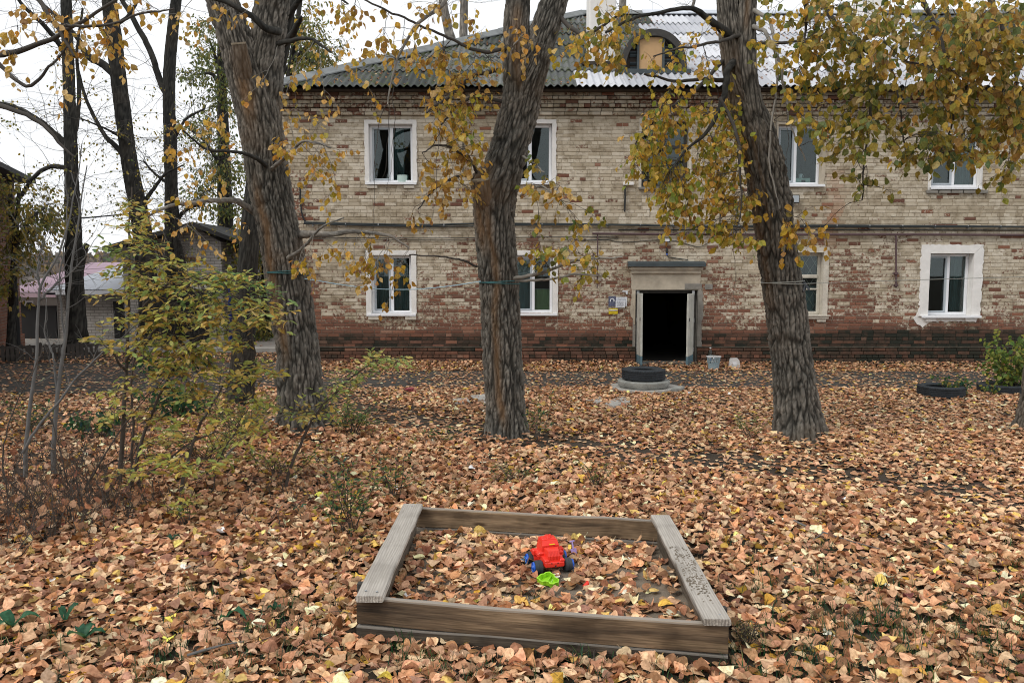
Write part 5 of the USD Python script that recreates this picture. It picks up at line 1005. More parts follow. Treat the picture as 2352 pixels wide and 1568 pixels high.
F3((2110, 70), (130, 90), 8.8, 0.7, 60, 5, OLIVE + GOLD, 0.10)
F3((2250, 50), (110, 90), 8.8, 0.7, 56, 5, GOLD + OLIVE, 0.10)
F3((2120, 190), (100, 70), 8.8, 0.5, 44, 5, OLIVE + GOLD, 0.10)
F3((2240, 180), (100, 80), 8.8, 0.6, 46, 5, GOLD + OLIVE, 0.10)
F3((2140, 300), (90, 50), 8.7, 0.4, 40, 5, OLIVE, 0.10)
F3((2230, 320), (90, 50), 8.7, 0.5, 40, 5, OLIVE + GOLD, 0.10)
F3((2310, 260), (60, 80), 8.8, 0.5, 26, 4, GOLD + OLIVE, 0.10)
F3((2330, 390), (40, 40), 8.7, 0.3, 12, 4, OLIVE + LIME, 0.105)
F3((2180, 375), (40, 30), 8.7, 0.2, 9, 4, OLIVE, 0.105)
F3((2100, 430), (60, 12), 8.7, 0.2, 3, 2, OLIVE, 0.10, 0.18)
F3((2480, 150), (110, 250), 8.8, 0.8, 40, 4, OLIVE + GOLD, 0.10)
for x, y0, y1 in ((1740, 200, 420), (1776, 190, 500), (1800, 230, 440), (1760, 300, 480), (1500, 300, 500), (1560, 380, 560), (1700, 450, 720), (1990, 380, 470)):
    a_ = at(x, y0, 9.0); b_ = at(x + c3.rng.uniform(-15, 15), y1, 9.0); c3.twig(c3.curve(o[np.argmin(np.linalg.norm(o - a_, axis=1))], a_, 0.1), 0.005, 0.004); c3.twig(c3.curve(a_, b_, 0.0, 0.14, 14), 0.004, 0.0015)
c3.emit(T3, 'twig_dark', singles=300)

# tree 4: at the right edge, only its flared foot in view
T4 = thing('poplar_tree', 'flared trunk foot cut by the right edge of the picture', 'tree')
P, R = limb_pts([(2402, 1008, 100), (2406, 960, 104), (2412, 860, 104), (2420, 700, 100), (2428, 500, 96), (2440, 250, 90), (2450, 0, 84), (2470, -300, 60)], 10.1)
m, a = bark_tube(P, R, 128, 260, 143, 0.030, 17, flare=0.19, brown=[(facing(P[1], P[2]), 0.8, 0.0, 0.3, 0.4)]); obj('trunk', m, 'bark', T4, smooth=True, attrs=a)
c4 = Crown(404); o = samples(bough(c4, [(2450, 0, 30, 0), (2400, -100, 20, -0.6), (2330, -130, 12, -1.2), (2290, -20, 7, -1.5), (2280, 90, 4, -1.6)], 10.1, 51, T4, 'twig_dark', sides=7), bough(c4, [(2450, 60, 22, 0), (2440, 40, 16, -0.6), (2400, 100, 10, -1.1), (2370, 220, 6, -1.4), (2350, 330, 3, -1.5)], 10.1, 52, T4, 'twig_dark', sides=7))
c4.cluster(o, (2300, 60), (70, 80), 8.5, 0.4, 22, 4, 0.26, 0.10, GOLD + OLIVE, 0.0045); c4.cluster(o, (2330, 260), (50, 90), 8.5, 0.4, 18, 4, 0.26, 0.10, GOLD + OLIVE, 0.0045)
c4.emit(T4, 'twig_dark', singles=300)

# tree 5: the dark stem behind the thickest trunk
T5 = thing('poplar_tree', 'slim dark trunk half hidden behind the left side of the thickest trunk', 'tree')
P, R = limb_pts([(551, 930, 56), (553, 880, 53), (558, 800, 51), (564, 700, 49), (570, 600, 47), (578, 500, 46), (594, 380, 44), (615, 250, 42), (640, 130, 42), (655, 50, 40), (668, -60, 36), (690, -300, 26)], 12.5)
m, a = bark_tube(P, R, 60, 200, 163, 0.016, 18, flare=0.06); obj('trunk', m, 'bark_dark', T5, smooth=True, attrs=a)
c5 = Crown(505); o = samples(bough(c5, [(655, 50, 18), (690, 0, 12, -0.3), (740, -20, 8, -0.5), (800, 10, 4, -0.6)], 12.5, 61, T5, 'bark_dark'), bough(c5, [(640, 110, 20), (672, 80, 16, -0.4), (690, 40, 10, -0.8)], 12.5, 62, T5, 'bark_dark'))
c5.cluster(o, (740, 60), (80, 60), 12.0, 0.6, 10, 3, 0.3, 0.09, GOLD + YEL, 0.005); c5.emit(T5, 'twig_dark', singles=60)

# the tree beyond the left edge whose branch hangs into the top left corner
T6 = thing('poplar_tree', 'branch with pale leaves hanging into the top left corner', 'tree')
P, R = limb_pts([(-330, 1150, 110), (-330, 900, 100), (-320, 600, 96), (-300, 300, 90), (-280, 0, 80), (-260, -350, 60)], 9.0); m, a = bark_tube(P, R, 60, 120, 183, 0.024, 15, flare=0.1); obj('trunk', m, 'bark', T6, smooth=True, attrs=a)
c6 = Crown(606); L6 = [bough(c6, [(-285, 120, 36, 0), (-150, 100, 24, -0.4), (-20, 125, 15, -0.7), (100, 100, 11, -0.9), (200, 45, 8, -1.0), (270, 0, 6, -1.1), (330, -40, 4, -1.1)], 9.0, 71, T6, 'twig_dark'),
                      bough(c6, [(-285, 0, 34, 0), (-120, -60, 22, -0.5), (40, -40, 14, -0.9), (130, 60, 9, -1.1), (170, 130, 5, -1.2)], 9.0, 72, T6, 'twig_dark'), bough(c6, [(-20, 125, 10, -0.7), (60, 190, 8, -0.9), (110, 150, 6, -1.0), (160, 100, 4, -1.1)], 9.0, 73, T6, 'twig_dark'),
                      bough(c6, [(-300, 230, 30, 0), (-120, 225, 20, -0.3), (0, 238, 12, -0.5), (90, 280, 9, -0.6), (145, 335, 6, -0.6), (170, 360, 4, -0.6)], 9.0, 74, T6, 'twig_dark'),
                      bough(c6, [(130, 60, 8, -1.1), (230, 60, 6, -1.3), (330, 30, 5, -1.4), (400, 20, 3, -1.5)], 9.0, 75, T6, 'twig_dark')]
o = samples(*L6); F6 = lambda c, rad, n, ns, palette, Y=7.9: c6.cluster(o, c, rad, Y, 0.4, max(2, n * 0.6), ns, 0.22, 0.078, palette, 0.004)
F6((180, 60), (110, 50), 20, 3, PALE + GOLD); F6((90, 110), (90, 60), 12, 3, PALE + GOLD); F6((250, 110), (70, 50), 9, 3, PALE + GOLD); F6((310, 40), (90, 40), 10, 3, GOLD + PALE); F6((120, 220), (100, 40), 6, 2, PALE); F6((40, 40), (60, 50), 8, 3, PALE + GOLD); F6((30, 200), (60, 60), 4, 2, PALE)
c6.emit(T6, 'twig_dark', singles=200)

# trees further back on the left: thin dark trunks with bare twigs and a few small leaves
def back_tree(label, Y, specs, seed, clusters, matn='bark_dark', size=0.07, palette=FAR, bare=40, singles=0, r0=0.008):
    t = thing('poplar_tree', label, 'tree'); c = Crown(seed); L = []
    for k, sp in enumerate(specs):
        P, R = limb_pts(sp, Y)
        if k == 0: m, a = bark_tube(P, R, 40, 140, seed, 0.016, 16, flare=0.07); obj('trunk', m, matn, t, smooth=True, attrs=a)
        else: bough(c, sp, Y, seed + k, t, matn, sides=8)
        L.append(P)
    o = samples(*L)
    for cc, rad, n, ns, sl in clusters: c.cluster(o, cc, rad, Y - 0.5, 1.6, n, ns, sl, size, palette, r0, sag=0.12, density=0.55, spacing=0.10)
    px = proj(o)[1]; oo = o[px < 560]
    for k in range(bare):                       # bare twigs
        a_ = oo[c.rng.integers(len(oo))]; L_ = c.rng.uniform(0.6, 2.2); d = c.rng.normal(0, 1, 3) * [1, 0.6, 0.5] + [0, 0, 0.25]; d /= np.linalg.norm(d); q = c.curve(a_, a_ + d * L_, 0.12, 0.10, 9); c.twig(q, 0.009, 0.002, 3)
        for j in range(4):
            i = c.rng.integers(3, 8); d2 = d + c.rng.normal(0, 0.7, 3); d2 /= np.linalg.norm(d2); c.twig(c.curve(q[i], q[i] + d2 * L_ * c.rng.uniform(0.2, 0.45), 0.08, 0.1, 5), 0.004, 0.0012, 3)
    c.emit(t, 'twig_dark', singles=singles, petioles=False); return t
back_tree('leftmost dark upright trunk behind the picket fence with ivy on it', 20.6, [[(180, 812, 50), (176, 740, 44), (171, 640, 40), (168, 520, 37), (164, 400, 32), (160, 250, 28), (156, 120, 26), (152, 0, 24), (150, -200, 16)],
    [(166, 345, 16), (130, 310, 14), (90, 275, 12), (40, 245, 9), (0, 236, 7), (-60, 232, 4)], [(163, 330, 14), (178, 280, 10, 0.3), (184, 200, 9, 0.4), (178, 120, 7, 0.5), (190, 20, 5, 0.6)], [(152, 130, 14), (120, 80, 11, -0.5), (60, 20, 8, -1), (20, -30, 5, -1.2)], [(168, 390, 12), (110, 385, 10, 0.4), (80, 410, 9, 0.5), (40, 460, 10, 0.6)],
    [(180, 620, 24), (188, 590, 18), (200, 560, 12)]], 701, [((80, 200), (110, 160), 24, 4, 0.7), ((200, 120), (80, 120), 14, 3, 0.7), ((60, 430), (80, 90), 14, 4, 0.6), ((200, 430), (60, 90), 10, 3, 0.6)], bare=60)
back_tree('dark trunk leaning left that bends above the leafy shrub', 21.5, [[(352, 800, 52), (345, 720, 48), (336, 620, 46), (328, 540, 44), (316, 470, 40), (302, 400, 38), (290, 320, 36), (281, 250, 36), (272, 180, 36), (262, 90, 36), (252, 0, 34), (240, -200, 26)],
    [(282, 195, 20), (240, 150, 18), (205, 130, 16), (180, 90, 11), (120, 30, 8), (60, -20, 5)], [(300, 395, 16), (275, 345, 13), (240, 310, 10), (200, 235, 8), (180, 160, 5)], [(318, 480, 12), (350, 440, 9), (380, 400, 6), (420, 380, 3)], [(262, 60, 10), (300, 30, 8), (330, -40, 6)], [(300, 330, 7), (250, 300, 5, -0.5), (180, 270, 3, -1)]], 733,
    [((260, 400), (100, 110), 20, 3, 0.7), ((330, 250), (60, 140), 12, 3, 0.7), ((230, 500), (90, 60), 14, 4, 0.6), ((200, 300), (70, 80), 10, 3, 0.6)], bare=70)
back_tree('thin dark trunk with a high fork left of the thickest trunk', 22.8, [[(396, 790, 34), (396, 700, 34), (396, 600, 33), (394, 480, 32), (392, 360, 30), (389, 260, 29), (388, 200, 28), (392, 120, 27), (400, 40, 26), (408, -40, 24), (415, -220, 18)],
    [(386, 220, 20), (366, 190, 16), (346, 130, 14), (322, 75, 13), (290, 20, 11), (262, -30, 9)], [(392, 330, 8), (430, 270, 6), (470, 250, 4)], [(396, 430, 9), (360, 400, 6), (330, 370, 4)], [(395, 520, 12), (430, 480, 8), (470, 470, 5)]], 757,
    [((440, 380), (90, 130), 20, 3, 0.8), ((350, 330), (60, 120), 14, 3, 0.7), ((450, 500), (80, 60), 16, 4, 0.7)], bare=70)
back_tree('small dark leaning trunk under the shrub leaves by the pale drive', 22.5, [[(462, 836, 30), (452, 790, 28), (438, 730, 28), (425, 660, 26), (415, 600, 22), (405, 540, 16), (400, 470, 10)], [(440, 740, 12), (480, 690, 9), (510, 640, 6)]], 781, [((450, 640), (60, 60), 12, 4, 0.6)], bare=10)
# willow-like green trees beside and behind the house
def soft_tree(label, Y, trunk, seed, clumps, palette, n=1.0, matn='bark_dark', size=0.085, group=None):
    t = thing('willow_tree', label, 'tree', group); n *= 2.4; size *= 1.5; c = Crown(seed); P, R = limb_pts(trunk, Y); m, a = bark_tube(P, R, 24, 80, seed, 0.014, 12, flare=0.06); obj('trunk', m, matn, t, smooth=True, attrs=a); L = [P]
    for k, (cc, rad, nn) in enumerate(clumps):
        i = np.argmin(np.abs(proj(P)[1] - cc[1] - 40)); pa = proj(P[i]); L.append(bough(c, [(pa[0], pa[1], 12), ((pa[0] + cc[0]) / 2, (pa[1] + cc[1]) / 2 - 15, 8, c.rng.uniform(-0.6, 0.6)), (cc[0], cc[1], 4, c.rng.uniform(-1, 1))], Y, seed + k, t, matn, sides=6))
    o = samples(*L)
    for cc, rad, nn in clumps: c.cluster(o, cc, rad, Y, 1.3, int(nn * n), 7, 0.55, size, palette, 0.006, hang=0.5, spacing=0.075, density=0.8)
    c.emit(t, 'twig_dark', singles=0, tmpl=OVAL_V, petioles=False); return t
GREEN = [(104, 112, 58), (88, 102, 58), (122, 124, 62), (140, 132, 66), (78, 92, 60), (112, 120, 74)]
soft_tree('green leafy tree showing between the thickest trunk and the roof corner', 25.0, [(620, 860, 40), (620, 600, 36), (640, 350, 28), (670, 150, 18), (690, 0, 10)], 811, [((700, 60), (50, 40), 10), ((690, 130), (55, 40), 16), ((730, 150), (50, 30), 12), ((680, 60), (40, 50), 10), ((750, 90), (40, 40), 7), ((640, 200), (50, 60), 14), ((600, 400), (60, 90), 20)], GREEN + FAR)
soft_tree('green leafy tree showing left of the thickest trunk behind the bare twigs', 27.0, [(520, 830, 44), (520, 600, 40), (515, 400, 32), (510, 200, 22), (505, 40, 12)], 833, [((480, 90), (60, 50), 14), ((520, 170), (50, 60), 16), ((460, 170), (50, 60), 14), ((500, 280), (60, 60), 18), ((520, 380), (60, 50), 20), ((480, 440), (80, 60), 22), ((530, 500), (50, 50), 14), ((440, 300), (50, 60), 8)], GREEN)
soft_tree('yellow green bush between the shed and the slim dark trunk', 24.5, [(560, 840, 20), (562, 760, 18), (566, 640, 14), (570, 560, 8)], 857, [((575, 560), (40, 40), 16), ((570, 640), (45, 50), 22), ((575, 720), (40, 50), 20), ((600, 780), (30, 40), 14)], FAR + GREEN)
soft_tree('small tree with thin yellowing leaves beside the left brick building', 18.5, [(25, 830, 22), (28, 700, 18), (35, 560, 13), (45, 430, 8)], 871, [((40, 560), (60, 60), 14), ((90, 530), (60, 50), 12), ((30, 640), (50, 50), 8), ((20, 460), (60, 60), 10), ((110, 470), (60, 40), 7)], FAR)
# slim trunks rising behind the roof
for k, (label, sp) in enumerate((('left one of two slim trunks rising behind the hip of the roof', [(1042, 140, 26), (1030, 70, 22), (1020, 20, 20), (1012, -60, 18), (1000, -300, 10)]), ('right one of two slim trunks rising behind the hip of the roof', [(1064, 140, 22), (1065, 60, 20), (1066, 0, 19), (1066, -100, 17), (1070, -300, 10)]),
                                 ('slim trunk rising behind the ridge beside the white chimney', [(1428, 80, 18), (1429, 30, 17), (1431, -20, 16), (1434, -200, 10)]), ('thin leaning stem behind the ridge right of the dormer', [(1662 - 80, 60, 9), (1590, 20, 8), (1600, -30, 7), (1620, -200, 5)]))):
    Y = 33.0; t = thing('birch_tree', label, 'tree'); P, R = limb_pts(sp, Y); d = P[0] - P[1]; foot = P[0].copy(); foot[2] = -0.1; foot[0] += (P[0] - P[1])[0] * 2
    P = np.vstack([foot, (foot + P[0]) / 2, P]); R = np.concatenate([[R[0] * 1.4, R[0] * 1.2], R]); m, a = bark_tube(P, R, 24, 100, 900 + k, 0.014, 12); obj('trunk', m, 'bark_birch', t, smooth=True, attrs=a)
    c = Crown(910 + k); o = samples(P[-3:])
    for j in range(26 if k < 3 else 10):
        a_ = o[c.rng.integers(len(o))]; dd = c.rng.normal(0, 1, 3) * [1, 0.7, 0.4] + [0, 0, 0.3]; dd /= np.linalg.norm(dd); q = c.curve(a_, a_ + dd * c.rng.uniform(0.8, 2.4), 0.15, 0.1, 8); c.twig(q, 0.012, 0.003, 3)
        for e in range(3): i = c.rng.integers(2, 7); d2 = dd + c.rng.normal(0, 0.6, 3); d2 /= np.linalg.norm(d2); c.twig(c.curve(q[i], q[i] + d2 * 0.8, 0.1, 0.1, 5), 0.006, 0.002, 3)
    c.emit(t, 'twig_dark')
# ---------------------------------------------------------------- the sandpit
ZB = 0.262
Q = {k: gp(*v, ZB)[:2] for k, v in dict(lfo=(817, 1362), lfi=(880, 1371), lbi=(966, 1158), lbo=(931, 1155), rfi=(1619, 1426), rfo=(1676, 1420), rbo=(1541, 1182), rbi=(1492, 1180)).items()}
sandpit = thing('sandpit', 'square sandpit of weathered boards with two planks lying on top', 'sandpit')
def board(name, a, b, w, z0, z1, m, parent, seed, bow=0.0, warp=0.006, label=None, n=26, side=1.0):
    """A plank from a to b (centre line, plan), w wide, between z0 and z1, with rounded, slightly uneven edges and grain coordinates."""
    a, b = np.asarray(a, float), np.asarray(b, float); d = b - a; L = np.linalg.norm(d); d /= L; nrm = np.array([-d[1], d[0]]); r = np.random.default_rng(seed); c = min(0.007, w * 0.2)
    sec = np.array([(-w / 2 + c, z0), (w / 2 - c, z0), (w / 2, z0 + c), (w / 2, z1 - c), (w / 2 - c, z1), (-w / 2 + c, z1), (-w / 2, z1 - c), (-w / 2, z0 + c)]); k = len(sec)
    V, G = [], []
    for i in range(n):
        t = i / (n - 1); dy = bow * math.sin(PI * t); h = warp * (meshkit.noise(np.array([[t * 5, seed, 0.0]]), seed)[0] - 0.5) * 2
        e = np.array([meshkit.noise(np.array([[t * 16, j * 3.1, 0.5]]), seed + 1)[0] - 0.5 for j in range(k)]) * 0.006
        for j, (u, z) in enumerate(sec):
            p = a + d * (L * t) + nrm * (u + dy + e[j]); V.append((p[0], p[1], z + h + e[j] * 0.6)); G.append((L * t + seed * 1.7, u + seed, z))
    F = [[i * k + j, i * k + (j + 1) % k, (i + 1) * k + (j + 1) % k, (i + 1) * k + j] for i in range(n - 1) for j in range(k)]
    f = tri(F); e0 = len(V); f = np.vstack([f, [[0, j + 1, j] for j in range(1, k - 1)], [[(n - 1) * k, (n - 1) * k + j, (n - 1) * k + j + 1] for j in range(1, k - 1)]])
    return obj(name, (np.array(V), f[:, ::-1] if False else f), m, parent, attrs={'gc': np.array(G)}, label=label)
mid = lambda p, q, t=0.5: p + (q - p) * t
# lying planks (left and right), then the standing boards of all four sides
th_ = 0.036
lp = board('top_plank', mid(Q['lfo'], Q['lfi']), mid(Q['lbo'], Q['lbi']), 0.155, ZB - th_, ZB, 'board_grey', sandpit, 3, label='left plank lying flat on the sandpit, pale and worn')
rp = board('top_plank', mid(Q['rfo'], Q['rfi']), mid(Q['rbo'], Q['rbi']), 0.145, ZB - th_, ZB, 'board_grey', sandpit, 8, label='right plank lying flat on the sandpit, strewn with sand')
zt = ZB - th_ - 0.003
def offs(a, b, o): d = (b - a) / np.linalg.norm(b - a); return np.array([-d[1], d[0]]) * o
fa_, fb_ = gp(818, 1372, zt + 0.005)[:2], gp(1674, 1437, zt + 0.005)[:2]; fo = offs(fa_, fb_, 0.027)
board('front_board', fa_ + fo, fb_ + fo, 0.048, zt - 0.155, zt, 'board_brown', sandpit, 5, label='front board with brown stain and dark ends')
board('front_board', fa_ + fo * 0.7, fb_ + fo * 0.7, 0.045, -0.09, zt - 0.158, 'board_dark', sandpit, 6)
ba_, bb_ = gp(955, 1166, zt)[:2], gp(1515, 1197, zt)[:2]; bo = offs(ba_, bb_, 0.024)
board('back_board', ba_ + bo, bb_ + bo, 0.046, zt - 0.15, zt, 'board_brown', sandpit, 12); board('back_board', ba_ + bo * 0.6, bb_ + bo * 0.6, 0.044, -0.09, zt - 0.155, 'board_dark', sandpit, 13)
ls, le = mid(Q['lfo'], Q['lfi'], 0.62), mid(Q['lbo'], Q['lbi'], 0.62); d_ = (le - ls) / np.linalg.norm(le - ls)
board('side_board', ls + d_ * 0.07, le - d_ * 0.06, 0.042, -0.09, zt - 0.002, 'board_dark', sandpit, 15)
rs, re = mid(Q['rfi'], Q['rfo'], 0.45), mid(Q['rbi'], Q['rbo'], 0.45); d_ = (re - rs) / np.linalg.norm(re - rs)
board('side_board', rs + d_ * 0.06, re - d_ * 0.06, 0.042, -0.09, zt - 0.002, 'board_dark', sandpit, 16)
for p, s in ((gp(1666, 1445, 0.12)[:2], 17), (gp(824, 1384, 0.12)[:2], 18)): obj('corner_post', box(p[0] - 0.02, p[0] + 0.025, p[1] + 0.052, p[1] + 0.09, -0.09, zt - 0.004, 0.006), 'dark_wood', sandpit)
nails = [box(p[0] - 0.006, p[0] + 0.006, p[1] - 0.006, p[1] + 0.006, ZB - 0.002, ZB + 0.005, 0.002) for p in (mid(mid(Q['lfo'], Q['lfi'], .3), mid(Q['lbo'], Q['lbi'], .3), .03), mid(mid(Q['lfo'], Q['lfi'], .7), mid(Q['lbo'], Q['lbi'], .7), .035), mid(mid(Q['rfo'], Q['rfi'], .3), mid(Q['rbo'], Q['rbi'], .3), .03), mid(mid(Q['lfo'], Q['lfi'], .5), mid(Q['lbo'], Q['lbi'], .5), .96))]
obj('nails', cat(*nails), 'steel', sandpit)
# sand inside
SQ = np.array([fa_, fb_, bb_, ba_])
from shapely.geometry import Polygon, Point
pit_poly = Polygon(SQ); pit_out = Polygon([Q['lfo'], Q['rfo'], Q['rbo'], Q['lbo']]).buffer(0.02)
def sand_h(x, y):
    return 0.045 + 0.05 * (fb(x, y, 0, 2.3, 3, 61) - 0.5) + 0.012 * fb(x, y, 0, 14, 2, 62) + 0.06 * np.exp(-((x - 1.15) / 0.28) ** 2 - ((y - 4.9) / 0.5) ** 2)
ns = 90; u_, v_ = np.meshgrid(np.linspace(0.0, 1.0, ns), np.linspace(0.0, 1.0, ns)); u_, v_ = u_.ravel()[:, None], v_.ravel()[:, None]
P2 = (SQ[0] * (1 - u_) + SQ[1] * u_) * (1 - v_) + (SQ[3] * (1 - u_) + SQ[2] * u_) * v_
obj('sand', (np.hstack([P2, sand_h(P2[:, 0], P2[:, 1])[:, None]]), grid(ns, ns)), 'sand', None, smooth=True, label='damp grey brown sand filling the wooden sandpit', cat='sand', kind='stuff')
# sand spilt on the right plank
rr = np.random.default_rng(71); g = []
for k in range(420):
    t = np.clip(rr.normal(0.38, 0.10), 0.05, 0.8); s = rr.uniform(0.12, 0.9); p = mid(mid(Q['rfi'], Q['rfo'], s), mid(Q['rbi'], Q['rbo'], s), t); r = rr.uniform(0.003, 0.010)
    g.append(hull([(p[0] + r * a, p[1] + r * b, ZB - 0.004 + c_ * r) for a, b, c_ in ((1, 0, .4), (-.5, .9, .4), (-.5, -.9, .4), (0, 0, 1.1), (.4, .5, .9))]))
obj('spilt_sand', cat(*g), 'sand', rp, kind='stuff')

# ---------------------------------------------------------------- fallen leaves
LIT = [(194, 146, 114), (182, 132, 100), (206, 162, 130), (168, 118, 86), (220, 182, 148), (158, 106, 74), (198, 152, 122), (186, 136, 108), (140, 94, 66), (212, 170, 134), (178, 130, 102), (200, 144, 106), (226, 194, 160), (124, 84, 60), (190, 152, 120)]
LITY = [(208, 168, 76), (196, 160, 88), (214, 184, 110), (190, 146, 60), (178, 150, 84)]
lr = np.random.default_rng(909)
TR = [(gp(702, 990)[:2], 0.34), (gp(1166, 1004)[:2], 0.29), (gp(1836, 1010)[:2], 0.34), (np.array([at(2402, 1008, 10.1)[0], 10.1]), 0.40), (gp(551, 930)[:2], 0.2)]
WELL = gp(1479, 893)[:2]
def density(x, y):
    d = np.ones_like(x); rm = road_mask(x, y); d *= 1 - 0.74 * rm * (0.75 + 0.5 * fb(x, y, 0, 0.9, 2, 41))
    d *= np.where(y > 16.45, 1.1, 1.0)
    pm = path_mask(x, y); d *= 1 - 0.64 * pm
    d *= 0.62 + 0.62 * fb(x, y, 0, 0.7, 4, 43)
    d *= np.where((x < -4.6) & (y > 20.3), 0.12, 1.0) * np.where(x < -4.6, 0.62, 1.0)
    d *= 1 - 0.35 * sstep(1.5, 4.0, x) * sstep(3.3, 4.2, y) * (1 - sstep(4.8, 6.0, y)) * 0
    for p, r in TR: d *= (np.hypot(x - p[0], y - p[1]) > r * 0.72)
    d *= np.hypot(x - WELL[0], y - WELL[1]) > 0.52
    d *= ~((y > WY - 0.08) & (x > X0 - 0.1))
    return d
def scatter(y0, y1, rate, seed):
    """Random places in the part of the yard that the picture shows, between two distances."""
    r = np.random.default_rng(seed); ym = y1; w = 0.68 * ym + 0.6; n = int(rate * 2 * w * (y1 - y0)); x = r.uniform(-w, w, n); y = r.uniform(y0, y1, n)
    k = np.abs(x) < 0.68 * y + 0.6; x, y = x[k], y[k]; k = r.random(len(x)) < density(x, y) / 1.2; return x[k], y[k]
FARL_V = np.array([(-.1, .02, 0), (-.36, .3, 0), (-.3, .66, 0), (0, 1.0, 0), (.3, .66, 0), (.36, .3, 0), (.1, .02, 0)], float); FARL_F = np.array([(0, 6, 1), (1, 6, 5), (1, 5, 2), (2, 5, 4), (2, 4, 3)])
_h = [(-.10, .0), (-.30, .10), (-.41, .28), (-.41, .48), (-.31, .68), (-.15, .86)]
LIT_V = np.array([(0, .04, 0)] + [(a, b, 0) for a, b in _h] + [(0, 1.0, 0)] + [(-a, b, 0) for a, b in _h[::-1]] + [(0, .30, 0), (0, .62, 0)], float)
LIT_F = np.array([(0, 14, 1), (1, 14, 2), (2, 14, 3), (3, 14, 15), (3, 15, 4), (4, 15, 5), (5, 15, 6), (6, 15, 7), (7, 15, 8), (8, 15, 9), (9, 15, 10), (10, 15, 11), (11, 15, 14), (11, 14, 12), (12, 14, 13), (13, 14, 0)])
def litter(x, y, z, rng, detail, flat=None):
    n = len(x); size = rng.uniform(0.044, 0.090, n) * np.where(rng.random(n) < 0.12, 1.2, 1); az = rng.uniform(0, 2 * PI, n)
    tilt = np.abs(rng.normal(0, 0.34, n)); 
    if flat is not None: tilt *= 1 - 0.75 * flat
    ta = rng.uniform(0, 2 * PI, n); nz = np.stack([np.sin(tilt) * np.cos(ta), np.sin(tilt) * np.sin(ta), np.cos(tilt)], 1); nz *= np.where(rng.random(n) < 0.4, -1, 1)[:, None]
    yv = np.stack([np.cos(az), np.sin(az), np.zeros(n)], 1); yv -= nz * (yv * nz).sum(1, keepdims=True); yv /= np.linalg.norm(yv, axis=1, keepdims=True); xv = np.cross(yv, nz)
    tm, fm = (LIT_V, LIT_F) if detail else (FARL_V, FARL_F)
    T = np.repeat(tm[None], n, 0).copy(); curl = rng.normal(0.35, 0.8, n); cup = rng.normal(0.15, 0.55, n); tw = rng.normal(0, 0.4, n)
    if flat is not None: curl *= 1 - 0.6 * flat; cup *= 1 - 0.6 * flat
    X_, Y_ = tm[None, :, 0], tm[None, :, 1] - 0.5
    T[:, :, 2] = curl[:, None] * (0.12 * np.abs(X_) + 1.1 * X_ ** 2) + cup[:, None] * (Y_ ** 2) * 0.8 + tw[:, None] * X_ * Y_ * 1.3
    T[:, :, 1] -= 0.5; T[:, :, 0] *= rng.uniform(0.72, 1.2, n)[:, None]
    if detail: T += rng.normal(0, 0.016, T.shape); T[:, 7, 2] += rng.normal(0, 0.12, n)
    pos = np.stack([x, y, z], 1)
    V = pos[:, None] + size[:, None, None] * (T[..., :1] * xv[:, None] + T[..., 1:2] * yv[:, None] + T[..., 2:3] * nz[:, None])
    lo = V[..., 2].min(1) - (z - 0.004); V[..., 2] -= np.minimum(lo, 0)[:, None]
    m = len(tm); F = (fm[None] + m * np.arange(n)[:, None, None]).reshape(-1, 3)
    pc = np.array([lin(*q) for q in LIT]); yc = np.array([lin(*q) for q in LITY]); c = pc[rng.integers(0, len(pc), n)]; c = c * [0.95, 0.99, 0.96]; k = rng.random(n) < 0.055; c[k] = yc[rng.integers(0, len(yc), k.sum())]
    c = np.clip(c * np.exp(rng.normal(-0.10, 0.33, (n, 1))) * 1.22 + rng.normal(0, 0.008, (n, 3)), 0.005, 0.9)
    C = np.repeat(c[:, None], m, 1) * rng.uniform(0.86, 1.08, (n, m, 1))
    return V, F, C
def stems(V, rng, C):
    """Leaf stalks: thin slivers from each leaf's base."""
    a = V[:, 0]; d = V[:, 0] - V[:, 14]; d /= np.linalg.norm(d, axis=1, keepdims=True) + 1e-9; n = len(a); L = rng.uniform(0.02, 0.05, n)[:, None]; b = a + (d + rng.normal(0, 0.25, (n, 3))) * L; b[:, 2] = np.maximum(b[:, 2], a[:, 2] - 0.004)
    s = np.cross(d, [0, 0, 1.0]); s = 0.0011 * s / (np.linalg.norm(s, axis=1, keepdims=True) + 1e-9)
    return np.stack([a - s, a + s, b + s, b - s], 1).reshape(-1, 3), (tri([[0, 1, 2, 3]])[None] + 4 * np.arange(n)[:, None, None]).reshape(-1, 3), np.repeat(C[:, 0] * 0.8, 4, 0)
VS, FS, CS, nv, ONE = [], [], [], 0, []
def put(V, F, C):
    global nv
    V = V.reshape(-1, 3); VS.append(V); FS.append(F + nv); CS.append(C.reshape(-1, 3)); nv += len(V)
from shapely import contains_xy
